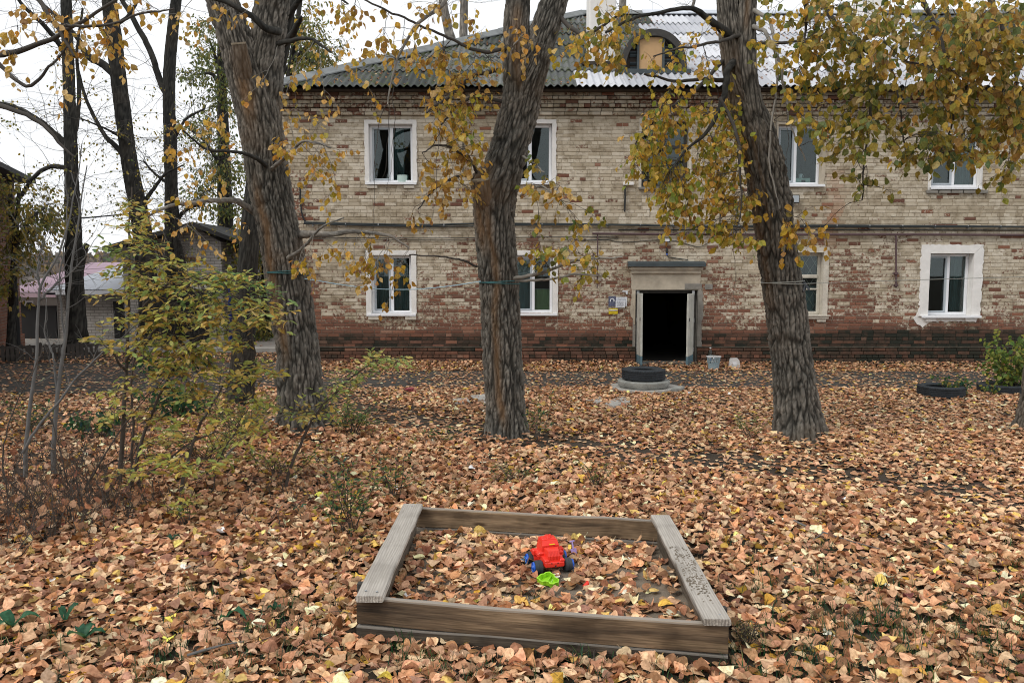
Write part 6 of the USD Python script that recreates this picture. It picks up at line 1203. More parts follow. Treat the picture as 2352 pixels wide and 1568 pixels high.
for (y0, y1, rate, lift, detail, sd) in ((3.0, 5.2, 900, 0.045, 1, 1), (5.2, 7.5, 860, 0.042, 1, 2), (7.5, 10.5, 740, 0.035, 1, 3), (10.5, 14.2, 640, 0.03, 0, 4), (14.2, 17.6, 600, 0.03, 0, 5), (17.6, 27.0, 190, 0.02, 0, 6)):
    x, y = scatter(y0, y1, rate, sd); k = ~contains_xy(pit_out, x, y); x, y = x[k], y[k]
    fl = np.maximum(np.maximum(path_mask(x, y), road_mask(x, y)), 0.55 * sstep(2.0, 3.5, x) * sstep(7.0, 8.5, y)); h = gh(x, y); h = np.where(road_mask(x, y) > 0.5, 0.0, h)
    pile = lift * np.clip(density(x, y), 0, 1.2) * (1 - 0.8 * fl); pile = pile + np.where((y > 16.4) & (x > X0), 0.10 * sstep(16.5, 17.4, y), 0)
    for p, r in TR: pile = pile + 0.07 * np.exp(-((np.hypot(x - p[0], y - p[1]) - r) / 0.25) ** 2)
    z = h + 0.004 + lr.random(len(x)) ** 1.3 * pile
    V, F, C = litter(x, y, z, np.random.default_rng(sd + 50), detail, fl)
    if sd == 1:                              # the 300 that show largest are leaves of their own
        px, py = proj(V.mean(1)); vis = (px > 10) & (px < 2340) & (py < 1560); top = z - h
        ix = np.where(vis)[0]; ix = ix[np.argsort(-(1.0 / y[ix] + 1.4 * top[ix]))][:300]; ONE = [(V[i], C[i]) for i in ix]; k = np.ones(len(V), bool); k[ix] = False; V, C = V[k], C[k]; F = (LIT_F[None] + 16 * np.arange(len(V))[:, None, None]).reshape(-1, 3)
    put(V, F, C)
    if detail and sd < 3: s = stems(V, lr, C); put(s[0], s[1], s[2])
# leaves in the sandpit
r = np.random.default_rng(31); u, v = r.random(3000), r.random(3000); u, v = u[:, None], v[:, None]; P2 = (SQ[0] * (1 - u) + SQ[1] * u) * (1 - v) + (SQ[3] * (1 - u) + SQ[2] * u) * v
x, y = P2[:, 0], P2[:, 1]; u, v = u[:, 0], v[:, 0]
dn = 0.74 - 0.52 * np.exp(-((u - 0.90) / 0.16) ** 2 - ((v - 0.52) / 0.3) ** 2) - 0.25 * np.exp(-((u - 0.5) / 0.25) ** 2 - ((v - 0.45) / 0.25) ** 2) + 0.5 * (fb(x, y, 0, 3.0, 2, 19) - 0.5)
inner = pit_poly.buffer(-0.065); tk = gp(1270, 1310, 0.06); mk = gp(1262, 1343, 0.05); dn = np.where((np.abs(x - tk[0]) < 0.15) & (y > tk[1] - 0.08) & (y < tk[1] + 0.25), 0.12, dn); dn = np.where(np.hypot(x - mk[0], y - mk[1]) < 0.08, 0.05, dn); k = (r.random(len(x)) < dn) & contains_xy(inner, x, y); x, y = x[k], y[k]
z = sand_h(x, y) + 0.004 + 0.03 * r.random(len(x)) ** 1.5
V, F, C = litter(x, y, z, r, 1); put(V, F, C); s = stems(V, lr, C); put(s[0], s[1], s[2])
obj('leaf_litter', (np.vstack(VS), np.vstack(FS)), 'dry_leaf', attrs={'col': np.clip(np.vstack(CS), 0, 1)}, label='dry tan and brown poplar leaves carpeting the whole yard', cat='fallen leaves', kind='stuff')
for V, C in ONE:
    yel = C[:, 1].mean() / max(C[:, 0].mean(), 1e-3) > 0.62
    obj('fallen_leaf', (V, LIT_F), 'dry_leaf', attrs={'col': np.clip(C, 0, 1)}, label='yellow fallen leaf on the litter nearest the viewer' if yel else 'curled brown fallen leaf on top of the litter nearest the viewer', cat='leaf', group='yellow leaves in the nearest litter' if yel else 'brown leaves in the nearest litter')
# broken twiglets lying among the leaves
r = np.random.default_rng(404); ms = []
for k in range(520):
    y = 3.4 + 9.5 * r.random() ** 1.5; x = r.uniform(-1, 1) * (0.68 * y + 0.3)
    if contains_xy(pit_out, x, y): continue
    L = r.uniform(0.05, 0.26); a_ = r.uniform(0, PI); z = gh(x, y) + 0.03 + 0.02 * r.random(); q = np.array([(x, y, z), (x + 0.5 * L * math.cos(a_), y + 0.5 * L * math.sin(a_), z + r.uniform(-.004, .016)), (x + L * math.cos(a_ + r.normal(0, .2)), y + L * math.sin(a_ + r.normal(0, .2)), z + r.uniform(-.012, .02))]); ms.append(tube(q, [0.0032, 0.0026, 0.0014], 4, False))
obj('twig_litter', cat(*ms), 'twig_brown', None, label='small broken twigs scattered among the fallen leaves', cat='twigs', kind='stuff')
# leaves caught on the roof
r = np.random.default_rng(77); n = 4200; xx = r.uniform(HX + 1, 13, n); ww = r.uniform(0.1, SL - 0.3, n) ; k = xx > HX + HIPX * ww * CA + 0.3; xx, ww = xx[k], ww[k]; k = fb(xx, ww, 0, 0.6, 3, 5) > 0.44; xx, ww = xx[k], ww[k]
xx = HX + np.round((xx - HX) / 0.15 - 0.5) * 0.15 + 0.075 + r.normal(0, 0.012, len(xx)); p = roof_pt(xx, ww, 0.018 + 0 * xx); V, F, C = litter(p[:, 0], p[:, 1], p[:, 2], r, 0); V = p[:, None] + (V - p[:, None]) * 0.8
obj('roof_litter', (V.reshape(-1, 3), F), 'dry_leaf', attrs={'col': C.reshape(-1, 3)}, label='fallen leaves caught in the furrows of the slate roof', cat='fallen leaves', kind='stuff')

# ---------------------------------------------------------------- toys in the sandpit
def toy_truck():
    g0 = gp(1270, 1316, 0.06); t = thing('toy_truck', 'red plastic toy truck with black wheels standing on the leaves', 'toy truck'); O = np.array([g0[0], g0[1] + 0.02, sand_h(g0[0], g0[1]) + 0.004]); az = math.radians(14)
    R = lambda m: place(m, O, rz=az)         # the truck's front looks along -y before turning
    r_, w_ = 0.046, 0.054
    for sx in (-1, 1):
        for yy in (0.0, 0.165):
            xc = sx * 0.102
            prof = [(0.0, -w_ / 2), (r_ * 0.8, -w_ / 2), (r_ * 0.97, -w_ / 2 + 0.006), (r_, -0.004), (r_ * 0.95, -0.002), (r_ * 0.95, 0.002), (r_, 0.004), (r_ * 0.97, w_ / 2 - 0.006), (r_ * 0.8, w_ / 2), (0.0, w_ / 2)]
            wv = obj('wheel', R(place(lathe(prof, 26), (xc, yy, r_), ry=PI / 2)), 'toy_tyre', t, smooth=35)
            obj('hub', R(place(lathe([(0.0, 0.012), (0.012, 0.014), (0.018, 0.004), (0.030, 0.004), (0.0335, 0.010), (0.036, 0.002), (0.034, -0.004), (0.0, -0.004)], 22), (xc + sx * (w_ / 2 + 0.002), yy, r_), ry=sx * PI / 2)), 'toy_blue', wv, smooth=35)
            obj('stub_axle', R(box(min(xc, sx * 0.05), max(xc, sx * 0.05), yy - 0.010, yy + 0.010, r_ + 0.006, r_ + 0.032, 0.004)), 'toy_blue', t)
    for yy in (0.0, 0.165): obj('axle', R(tube([(-0.095, yy, r_), (0.095, yy, r_)], 0.002, 6)), 'wire', t)
    obj('body', R(cat(hull([(sx * x, y, z) for sx in (-1, 1) for x, y, z in ((0.072, -0.030, 0.058), (0.075, 0.19, 0.058), (0.064, -0.034, 0.092), (0.078, 0.21, 0.100), (0.07, 0.02, 0.108))]),
        box(-0.092, 0.092, 0.045, 0.135, 0.085, 0.122, 0.010), box(-0.086, 0.086, 0.038, 0.142, 0.108, 0.128, 0.008))), 'toy_red', t)
    obj('bumper', R(cat(box(-0.066, 0.066, -0.052, -0.02, 0.052, 0.088, 0.006), box(-0.070, -0.036, -0.050, -0.016, 0.084, 0.104, 0.006), box(0.036, 0.070, -0.050, -0.016, 0.084, 0.104, 0.006))), 'toy_red', t)
    for x in (-0.024, 0.02): obj('lamp_hole', R(box(x - 0.004, x + 0.005, -0.0535, -0.050, 0.079, 0.084)), 'black', t)
    obj('tow_hole', R(box(-0.002, 0.010, -0.0535, -0.050, 0.058, 0.067)), 'black', t)
    hood = hull([(sx * x, y, z) for sx in (-1, 1) for x, y, z in ((0.046, -0.026, 0.088), (0.042, -0.028, 0.120), (0.036, -0.012, 0.150), (0.048, 0.045, 0.158), (0.054, 0.055, 0.088))])
    obj('hood', R(hood), 'toy_red', t)
    obj('grille', R(cat(*[hull([(x - 0.003, -0.031, 0.094), (x + 0.003, -0.031, 0.094), (x - 0.003, -0.032, 0.120), (x + 0.003, -0.032, 0.120), (x - 0.003, -0.013, 0.1535), (x + 0.003, -0.013, 0.1535), (x - 0.003, 0.0, 0.10), (x + 0.003, 0.0, 0.10)]) for x in np.linspace(-0.030, 0.030, 7)])), 'toy_red', t)
    obj('cab', R(cat(hull([(sx * x, y, z) for sx in (-1, 1) for x, y, z in ((0.064, 0.05, 0.12), (0.060, 0.055, 0.166), (0.052, 0.075, 0.196), (0.054, 0.165, 0.196), (0.066, 0.175, 0.12))]), box(-0.056, 0.056, 0.052, 0.07, 0.158, 0.172, 0.004), box(-0.048, 0.048, 0.085, 0.155, 0.192, 0.204, 0.006), box(-0.014, 0.014, 0.09, 0.16, 0.200, 0.210, 0.004))), 'toy_red', t)
    for sx in (-1, 1):
        a = np.linspace(0, PI, 14); fe = [(0.0 + 0.060 * math.cos(q), 0.052 + 0.056 * math.sin(q)) for q in a] + [(0.0 + 0.050 * math.cos(q), 0.052 + 0.046 * math.sin(q)) for q in a[::-1]]
        m = prism([(p_, z_) for p_, z_ in fe], 0, 0.030); m = (np.stack([m[0][:, 1] * sx + sx * 0.070, m[0][:, 0] + 0.165, m[0][:, 2]], 1), m[1] if sx > 0 else m[1][:, ::-1]); obj('fender', R(m), 'toy_red', t)
        obj('step', R(box(min(sx * 0.075, sx * 0.11), max(sx * 0.075, sx * 0.11), 0.105, 0.15, 0.085, 0.125, 0.006)), 'toy_red', t)
    obj('beacon', R(lathe([(0, 0.022), (0.007, 0.020), (0.011, 0.010), (0.012, 0.0), (0, 0)], 14, (0.012, 0.115, 0.204))), 'toy_red', t, smooth=40)
    s = R(box(-0.008, 0.030, 0.048, 0.066, 0.172, 0.175)); obj('roof_sticker', s, 'paper_yellow', t)
toy_truck()
g0 = gp(1262, 1343, 0.05); t = thing('sand_mould', 'bright green plastic sand mould shaped like a little car', 'sand mould'); O = np.array([g0[0], g0[1], sand_h(g0[0], g0[1]) + 0.02]); ol = [(-.068, -.030), (-.060, .010), (-.044, .020), (-.038, .040), (-.020, .050), (-.004, .040), (.014, .036), (.026, .016), (.060, .004), (.066, -.018), (.052, -.026), (.046, -.044), (.030, -.048), (.020, -.036), (-.012, -.034), (-.024, -.046), (-.042, -.044), (-.050, -.032)]
po = Polygon(ol).buffer(0.004); inn = po.buffer(-0.0045)
import trimesh
def poly_mesh(pg, z0, z1): m = trimesh.creation.extrude_polygon(pg, z1 - z0, engine='earcut'); return np.array(m.vertices) + [0, 0, z0], np.array(m.faces)
Rm = lambda m: place(m, O, rz=math.radians(-26), rx=math.radians(16), ry=math.radians(4))
obj('wall', Rm(poly_mesh(po.difference(inn), 0.003, 0.036)), 'toy_green', t); obj('base', Rm(poly_mesh(po.buffer(-0.001), 0.0, 0.006)), 'toy_green', t); obj('rim', Rm(poly_mesh(po.buffer(0.0035).difference(inn), 0.0335, 0.0375)), 'toy_green', t)
obj('divider', Rm(cat(box(-0.006, -0.002, -0.036, 0.038, 0.005, 0.022), lathe([(0.012, 0.006), (0.012, 0.016), (0.008, 0.018), (0.0, 0.018)], 16, (-0.026, -0.018, 0)))), 'toy_green', t)
g0 = gp(1346, 1347, 0.06); t = thing('toy_cup', 'small red plastic toy cup lying right of the green mould', 'toy cup'); Rm = lambda m: place(m, (g0[0], g0[1], sand_h(g0[0], g0[1]) + 0.018), ry=math.radians(70), rz=0.6)
obj('body', Rm(lathe([(0.0, -0.02), (0.012, -0.02), (0.018, 0.02), (0.0165, 0.02), (0.010, -0.016), (0.0, -0.016)], 18)), 'toy_red', t, 40); obj('rim', Rm(lathe([(0.0165, 0.018), (0.021, 0.018), (0.021, 0.022), (0.0165, 0.022), (0.0165, 0.018)], 18)), 'toy_red', t, 40)
g0 = gp(1216, 1290, 0.07); t = thing('toy_scoop', 'turquoise plastic toy scoop half under leaves left of the truck', 'toy scoop'); Rm = lambda m: place(m, (g0[0], g0[1] + 0.02, sand_h(g0[0], g0[1]) + 0.022), rz=0.3, rx=0.25)
obj('bowl', Rm(cat(box(-0.034, 0.030, -0.03, 0.03, -0.014, -0.010, 0.001), box(-0.034, -0.030, -0.03, 0.03, -0.011, 0.016, 0.001), box(0.027, 0.031, -0.03, 0.03, -0.011, 0.024, 0.001), box(-0.03, 0.028, 0.026, 0.03, -0.011, 0.020, 0.001))), 'toy_sky', t); obj('handle', Rm(box(-0.085, -0.033, -0.008, 0.008, 0.006, 0.016, 0.003)), 'toy_sky', t)
g0 = gp(1318, 1278, 0.08); t = thing('toy_spade', 'lilac plastic toy spade leaning behind the truck', 'toy spade'); Rm = lambda m: place(m, (g0[0] + 0.01, g0[1] + 0.05, sand_h(g0[0], g0[1]) + 0.012), rz=0.5, rx=math.radians(-20))
obj('blade', Rm(hull([(-.02, 0, 0.0), (.02, 0, 0), (.024, .004, .05), (-.024, .004, .05), (-.02, .004, 0), (.02, .004, 0), (.024, 0, .05), (-.024, 0, .05)])), 'toy_lilac', t); obj('handle', Rm(cat(box(-0.005, 0.005, -0.003, 0.006, 0.045, 0.10, 0.002), box(-0.02, 0.02, -0.003, 0.006, 0.096, 0.106, 0.002))), 'toy_lilac', t)
g0 = gp(1010, 1210, 0.05); p = spline(np.array([(g0[0], g0[1], 0.05), (g0[0] + .004, g0[1], 0.09), (g0[0] - .002, g0[1], 0.13), (g0[0] + 0.006, g0[1], 0.165)]), 10); t = obj('plastic_stick', tube(p, 0.004, 6), 'paper', None, True, label='thin white stick standing in the back left of the sandpit', cat='stick')

# ---------------------------------------------------------------- things on the lane and along the wall
wc = np.array([WELL[0], WELL[1] + 0.05]); t = thing('well_cover', 'round concrete well ring on a cracked apron under the tyre', 'well'); r = np.random.default_rng(12); a = np.linspace(0, 2 * PI, 40, endpoint=False)
ap = [(wc[0] + (0.56 + 0.05 * math.sin(3 * q + 1) + r.uniform(-.02, .02)) * math.cos(q) * 1.1, wc[1] + (0.56 + r.uniform(-.03, .03)) * math.sin(q)) for q in a]
obj('apron', prism(ap, -0.04, 0.035, 'z'), 'pale_slab', t)
obj('apron_piece', prism([(wc[0] + 0.40, wc[1] - 0.45), (wc[0] + 0.62, wc[1] - 0.28), (wc[0] + 0.72, wc[1] - 0.05), (wc[0] + 0.62, wc[1] + 0.02), (wc[0] + 0.46, wc[1] - 0.25)], -0.03, 0.05, 'z'), 'concrete', t)
v, f = lathe([(0.0, 0.035), (0.43, 0.035), (0.455, 0.05), (0.46, 0.10), (0.46, 0.145), (0.445, 0.16), (0.0, 0.16)], 64, (wc[0], wc[1], 0)); th = np.arctan2(v[:, 1] - wc[1], v[:, 0] - wc[0]); low = (v[:, 2] < 0.09) & (np.hypot(v[:, 0] - wc[0], v[:, 1] - wc[1]) > 0.3); v[low, :2] = wc + (v[low, :2] - wc) * (1 - 0.10 * meshkit.noise(np.stack([th[low] * 4, 0 * th[low], 0 * th[low]], 1), 5))[:, None]
obj('ring', (v, f), 'concrete', t, smooth=40)
def tyre(name, c, R_, r_in, hgt, label, grooves=True, rot=0.0):
    t = thing(name, label, 'tyre'); b = 0.03; zz = c[2]; prof = [(r_in, zz + 0.03), (r_in + 0.05, zz), (R_ - 0.05, zz), (R_ - 0.012, zz + 0.02)]
    n = 5
    for k in range(n):
        z0, z1 = zz + 0.02 + (hgt - 0.04) * k / n, zz + 0.02 + (hgt - 0.04) * (k + 1) / n; prof += [(R_, z0 + 0.006), (R_, z1 - 0.006)]
        if k < n - 1: prof += [(R_ - 0.010, z1 - 0.004), (R_ - 0.010, z1 + 0.004)]
    prof += [(R_ - 0.012, zz + hgt - 0.02), (R_ - 0.05, zz + hgt), (r_in + 0.05, zz + hgt - 0.004), (r_in, zz + hgt - 0.03), (r_in + 0.02, zz + hgt - 0.06), (r_in + 0.02, zz + 0.06), (r_in, zz + 0.03)]
    obj('carcass', lathe(prof, 56, (c[0], c[1], 0)), 'rubber', t, smooth=35)
    th = np.linspace(0, 2 * PI, 60, endpoint=False); obj('tread_block', cat(*[place(box(-0.014, 0.014, R_ - 0.004, R_ + 0.003, zz + hgt * 0.78, zz + hgt * 0.93, 0.002), (c[0], c[1], 0), rz=q) for q in th]), 'rubber', t)
    return t
tyre('car_tyre', (wc[0] - 0.0, wc[1] + 0.02, 0.162), 0.385, 0.21, 0.20, 'worn black tyre lying flat on the concrete well ring')
q = at(2188, 908, gp(2188, 913)[1] + 0.35); c1_ = (gp(2188, 913)[0], gp(2188, 913)[1] + 0.36); tyre('tyre_planter', (c1_[0], c1_[1], -0.03), 0.37, 0.25, 0.19, 'black half buried tyre with sparse plants near the right trunk foot')
c2_ = (gp(2330, 905)[0], gp(2330, 905)[1] + 0.36); tyre('tyre_planter', (c2_[0], c2_[1], -0.05), 0.38, 0.25, 0.18, 'black tyre planter under the leafy bush behind the right trunk foot')
for c_ in (c1_, c2_): obj('planter_soil', lathe([(0.0, 0.09), (0.15, 0.10), (0.27, 0.085), (0.27, 0.0)], 24, (c_[0], c_[1], 0)), 'soil', '/World/tyre_planter' if c_ is c1_ else '/World/tyre_planter_001', smooth=True)
# laundry basket, bottle, foam block by the wall
b0 = gp(1642, 849); bc = (b0[0], b0[1] + 0.12); t = thing('basket', 'grey slotted plastic basket by the wall right of the doorway', 'basket')
obj('shell', lathe([(0.0, 0.004), (0.105, 0.004), (0.108, 0.0), (0.122, 0.13), (0.119, 0.13), (0.103, 0.012), (0.0, 0.012)], 32, (bc[0], bc[1], 0.0)), 'basket_grey', t, 40)
ms = []
for z0, z1, n in ((0.128, 0.185, 20), (0.192, 0.225, 26), (0.232, 0.262, 26)):
    for k in range(n):
        q = 2 * PI * k / n; ra, rb = 0.105 + 0.128 * z0, 0.105 + 0.128 * z1; ms.append(tube([(bc[0] + ra * math.cos(q), bc[1] + ra * math.sin(q), z0), (bc[0] + rb * math.cos(q), bc[1] + rb * math.sin(q), z1)], 0.0075 if n == 20 else 0.005, 4))
obj('slats', cat(*ms), 'basket_grey', t, kind='stuff')
for z in (0.189, 0.228): obj('hoop', lathe([(0.103 + 0.128 * z, z - 0.005), (0.107 + 0.128 * z, z - 0.005), (0.107 + 0.128 * z, z + 0.005), (0.103 + 0.128 * z, z + 0.005), (0.103 + 0.128 * z, z - 0.005)], 32, (bc[0], bc[1], 0)), 'basket_grey', t, 40)
obj('rim', lathe([(0.136, 0.262), (0.155, 0.262), (0.158, 0.272), (0.150, 0.278), (0.136, 0.272), (0.136, 0.262)], 36, (bc[0], bc[1], 0)), 'foam', t, 40)
r = np.random.default_rng(2); t = thing('rubbish', 'crumpled pale paper filling the grey basket', 'rubbish')
for k in range(5): q = r.uniform(0, 6.3); c_ = (bc[0] + 0.05 * math.cos(q), bc[1] + 0.05 * math.sin(q), 0.16 + 0.02 * k); obj('wad', hull(np.array(c_) + r.normal(0, 0.022, (12, 3))), ('paper', 'foam', 'toy_blue', 'paper', 'black')[k], t)
t = thing('plastic_bottle', 'clear plastic bottle standing against the wall behind the basket', 'bottle'); bb = (bc[0] - 0.02, bc[1] + 0.22); obj('body', lathe([(0, 0.0), (0.042, 0.0), (0.045, 0.02), (0.045, 0.13), (0.041, 0.14), (0.045, 0.15), (0.045, 0.26), (0.030, 0.32), (0.016, 0.345), (0.016, 0.36), (0, 0.36)], 20, (bb[0], bb[1], 0.06)), 'glass', t, 40)
obj('label', lathe([(0.0455, 0.13), (0.0465, 0.13), (0.0465, 0.21), (0.0455, 0.21)], 20, (bb[0], bb[1], 0.06)), 'foam', t, 40); obj('cap', lathe([(0, 0.36), (0.018, 0.36), (0.018, 0.382), (0, 0.384)], 16, (bb[0], bb[1], 0.06)), 'foam', t, 40)
f0 = gp(1694, 847); x = f0[0]; y = f0[1] + 0.20; t = thing('foam_block', 'white foam block leaning against the plinth right of the basket', 'foam block'); obj('block', prism([(x - 0.115, 0.0), (x - 0.105, 0.14), (x - 0.085, 0.20), (x + 0.055, 0.205), (x + 0.095, 0.155), (x + 0.12, 0.0)], y, y + 0.09), 'foam', t); obj('recess', prism([(x - 0.05, 0.06), (x - 0.045, 0.13), (x + 0.03, 0.13), (x + 0.04, 0.06)], y - 0.003, y + 0.002), 'paper', t)
# cracked paving pieces showing through the leaves
def slab(pts, z, label):
    g_ = [tuple(gp(px, py, 0.0)[:2]) for px, py in pts]; obj('paving_slab', prism(g_, -0.05, z, 'z'), 'pale_slab', None, label=label, cat='paving slab')
slab([(1388, 931), (1422, 913), (1448, 919), (1446, 928), (1410, 936)], 0.028, 'larger broken pale slab between the middle trunk and the well')
slab([(1346, 921), (1378, 914), (1392, 920), (1370, 929)], 0.024, 'smaller broken pale slab left of the larger one by the well')
slab([(1080, 912), (1116, 908), (1120, 923), (1092, 921)], 0.030, 'pale broken slab just left of the middle trunk')
slab([(1040, 918), (1072, 915), (1080, 925), (1046, 928)], 0.020, 'thin grey slab piece two steps left of the middle trunk')
g0 = gp(940, 895, 0.05); r = np.random.default_rng(6); t = thing('wrapper', 'crumpled red wrapper on the leaves left of the middle trunk', 'wrapper'); obj('foil', hull(np.array([g0[0], g0[1], 0.06]) + r.normal(0, 1, (26, 3)) * [0.05, 0.035, 0.02]), 'wrapper_red', t); obj('fold', hull(np.array([g0[0] + 0.07, g0[1] - 0.03, 0.045]) + r.normal(0, 1, (10, 3)) * [0.05, 0.03, 0.012]), 'wrapper_red', t)
# fallen twigs
def stick(pts, rad, label, side=None):
    P = np.array([np.append(gp(px, py, 0.05)[:2], 0.055 + gh(*gp(px, py, 0.05)[:2])) for px, py in pts]); t = thing('fallen_twig', label, 'twig'); obj('stem', tube(spline(P, 24), np.linspace(rad, rad * 0.35, 24), 6), 'twig_grey', t, True)
    if side: S = np.array([np.append(gp(px, py, 0.07)[:2], 0.06) for px, py in side]); obj('side_shoot', tube(spline(S, 8), np.linspace(rad * 0.6, rad * 0.3, 8), 5), 'twig_grey', t, True)
stick([(1824, 1189), (1860, 1206), (1905, 1222), (1955, 1240), (2020, 1257)], 0.009, 'grey forked fallen twig on the leaves right of the sandpit', [(1892, 1218), (1880, 1228), (1868, 1236)])
stick([(2138, 1241), (2165, 1246), (2190, 1262), (2222, 1278)], 0.007, 'short curved fallen twig far right of the sandpit'); stick([(430, 1500), (470, 1488), (520, 1476), (560, 1470)], 0.009, 'dark fallen twig in the leaves left of the sandpit')
# washing lines and the bag tied to the right trunk
def line(pts, rad, m, label, Y0, name='washing_line'):
    P = spline(np.array([at(px, py, Y) for px, py, Y in pts]), 60); return obj(name, tube(P, rad, 5), m, None, True, label=label, cat='washing line')
line([(700, 640, 10.28), (800, 656, 10.2), (880, 664, 10.15), (960, 664, 10.1), (1040, 656, 10.05), (1104, 646, 9.95)], 0.0055, 'line_blue', 'pale blue washing line sagging between the thick and the middle trunk', 10)
line([(1836, 652, 9.9), (2000, 646, 10.0), (2200, 640, 10.1), (2500, 632, 10.2)], 0.004, 'line_grey', 'thin grey washing line running from the right trunk out of view', 10)
def wrap(px0, px1, py, Y, m, label, n=2, cx=None, r_=None):
    c = at((px0 + px1) / 2, py, Y); r_ = px2m(px1 - px0, c) / 2 + 0.012; a = np.linspace(0, 2 * PI * n, 40 * n); P = np.stack([c[0] + r_ * np.cos(a), c[1] + r_ * np.sin(a), c[2] + 0.02 * np.sin(a * 0.5 + 1) + 0.012 * a / 6], 1); obj('cord', tube(P, 0.006, 5), m, None, True, label=label, cat='cord')
wrap(1103, 1192, 651, 10.1, 'line_teal', 'teal cord wound round the middle trunk'); wrap(612, 706, 628, 10.5, 'line_teal', 'teal cord wound round the thickest trunk'); wrap(1752, 1842, 652, 10.05, 'line_grey', 'grey cord wound round the leaning right trunk')
b0 = at(1843, 658, 9.92); r = np.random.default_rng(9); t = thing('plastic_bag', 'black plastic bag knotted to the cord on the right trunk', 'bag'); obj('pouch', hull(b0 + np.array([(-0.02, 0, -0.09), (0.03, 0.02, -0.08), (0.05, 0, -0.03), (0.02, -0.03, 0.02), (-0.03, 0.02, 0.03), (-0.05, 0, -0.02), (0.0, 0.04, -0.05), (0.0, -0.05, -0.06)])), 'bag_black', t); obj('flap', hull(b0 + np.array([(0.01, -0.02, 0.05), (0.03, -0.01, 0.06), (0.09, 0, -0.05), (0.10, 0.01, -0.03), (0.05, 0.02, 0.02), (0.06, -0.02, -0.04)])), 'bag_black', t); obj('knot', hull(b0 + np.array([0.0, -0.01, 0.05]) + r.normal(0, 0.016, (12, 3))), 'bag_black', t)
# ---------------------------------------------------------------- shrubs and saplings on the left
def stem_tube(c, P, r0, r1, n=26, sides=7, wob=0.006):
    p = spline(P, n); r = c.rng; w = np.cumsum(r.normal(0, wob, (n, 3)), 0); w -= np.linspace(0, 1, n)[:, None] * w[-1]; w[0] = 0; return p + w, tube(p + w, np.linspace(r0, r1, n), sides)
def sapling(label, specs, Y0, seed, m, twig_m, ntw, lenr, name='sapling', cat='sapling', bare_dir=0.4):
    """Thin stems with bare side shoots. specs: lists of (px, py, width px[, distance shift])."""
    t = thing(name, label, cat); c = Crown(seed); allp = []
    for sp in specs:
        P, R = limb_pts(sp, Y0); R = R * 0.8; p, mm = stem_tube(c, P, R[0], max(R[-1], 0.0015)); obj('stem', mm, m, t, smooth=True); allp.append(p)
    o = np.vstack(allp)
    for k in range(ntw):
        p = allp[c.rng.integers(len(allp))]; i = c.rng.integers(3, len(p) - 1); T = p[i] - p[i - 1]; T /= np.linalg.norm(T) + 1e-9; d = T * bare_dir + c.rng.normal(0, 0.7, 3) + [0, 0, 0.35]; d /= np.linalg.norm(d); L = c.rng.uniform(*lenr); q = c.curve(p[i], p[i] + d * L, 0.05, 0.10, 8); c.twig(q, 0.0035, 0.001, 4)
        for j in range(c.rng.integers(1, 4)): e = c.rng.integers(2, 7); d2 = d + c.rng.normal(0, 0.6, 3); d2 /= np.linalg.norm(d2); c.twig(c.curve(q[e], q[e] + d2 * L * c.rng.uniform(0.2, 0.5), 0.03, 0.1, 5), 0.002, 0.0008, 3)
    return t, c, o
def ground_row(px, py, Y): return (px, py, Y)
Ya = 7.9
t, c, o = sapling('tall grey forked sapling without leaves at the left', [[(58, 1110, 13), (64, 1011, 12), (76, 930, 11), (86, 846, 10), (88, 753, 10), (91, 666, 10), (108, 630, 9), (127, 599, 9), (148, 546, 8), (160, 500, 6), (175, 420, 4), (188, 330, 2.5)], [(91, 666, 7), (89, 614, 6), (90, 590, 4), (98, 575, 3, -0.1)], [(91, 690, 6), (120, 660, 6), (160, 625, 5), (210, 580, 3)]], Ya, 1201, 'twig_grey', 'twig_grey', 26, (0.25, 0.8))
c.emit(t, 'twig_grey')
t, c, o = sapling('grey sapling standing right of the forked one', [[(122, 1110, 15), (128, 999, 14), (138, 900, 12), (148, 790, 11), (156, 725, 10), (165, 609, 8), (175, 536, 7), (184, 480, 5), (200, 380, 3)], [(148, 778, 6), (143, 700, 6), (139, 620, 6), (148, 560, 5), (152, 500, 4), (150, 400, 2.5)], [(130, 900, 7), (118, 830, 6), (100, 770, 5), (105, 700, 3)]], Ya + 0.1, 1223, 'twig_grey', 'twig_grey', 24, (0.25, 0.8))
c.emit(t, 'twig_grey')
t, c, o = sapling('long pale stem slanting up to the right from the forked sapling', [[(52, 1040, 9), (65, 1011, 9), (110, 950, 8), (172, 871, 7.5), (230, 815, 7), (283, 768, 6), (330, 730, 3.5)]], Ya - 0.3, 1227, 'twig_grey', 'twig_grey', 14, (0.2, 0.6)); c.emit(t, 'twig_grey')
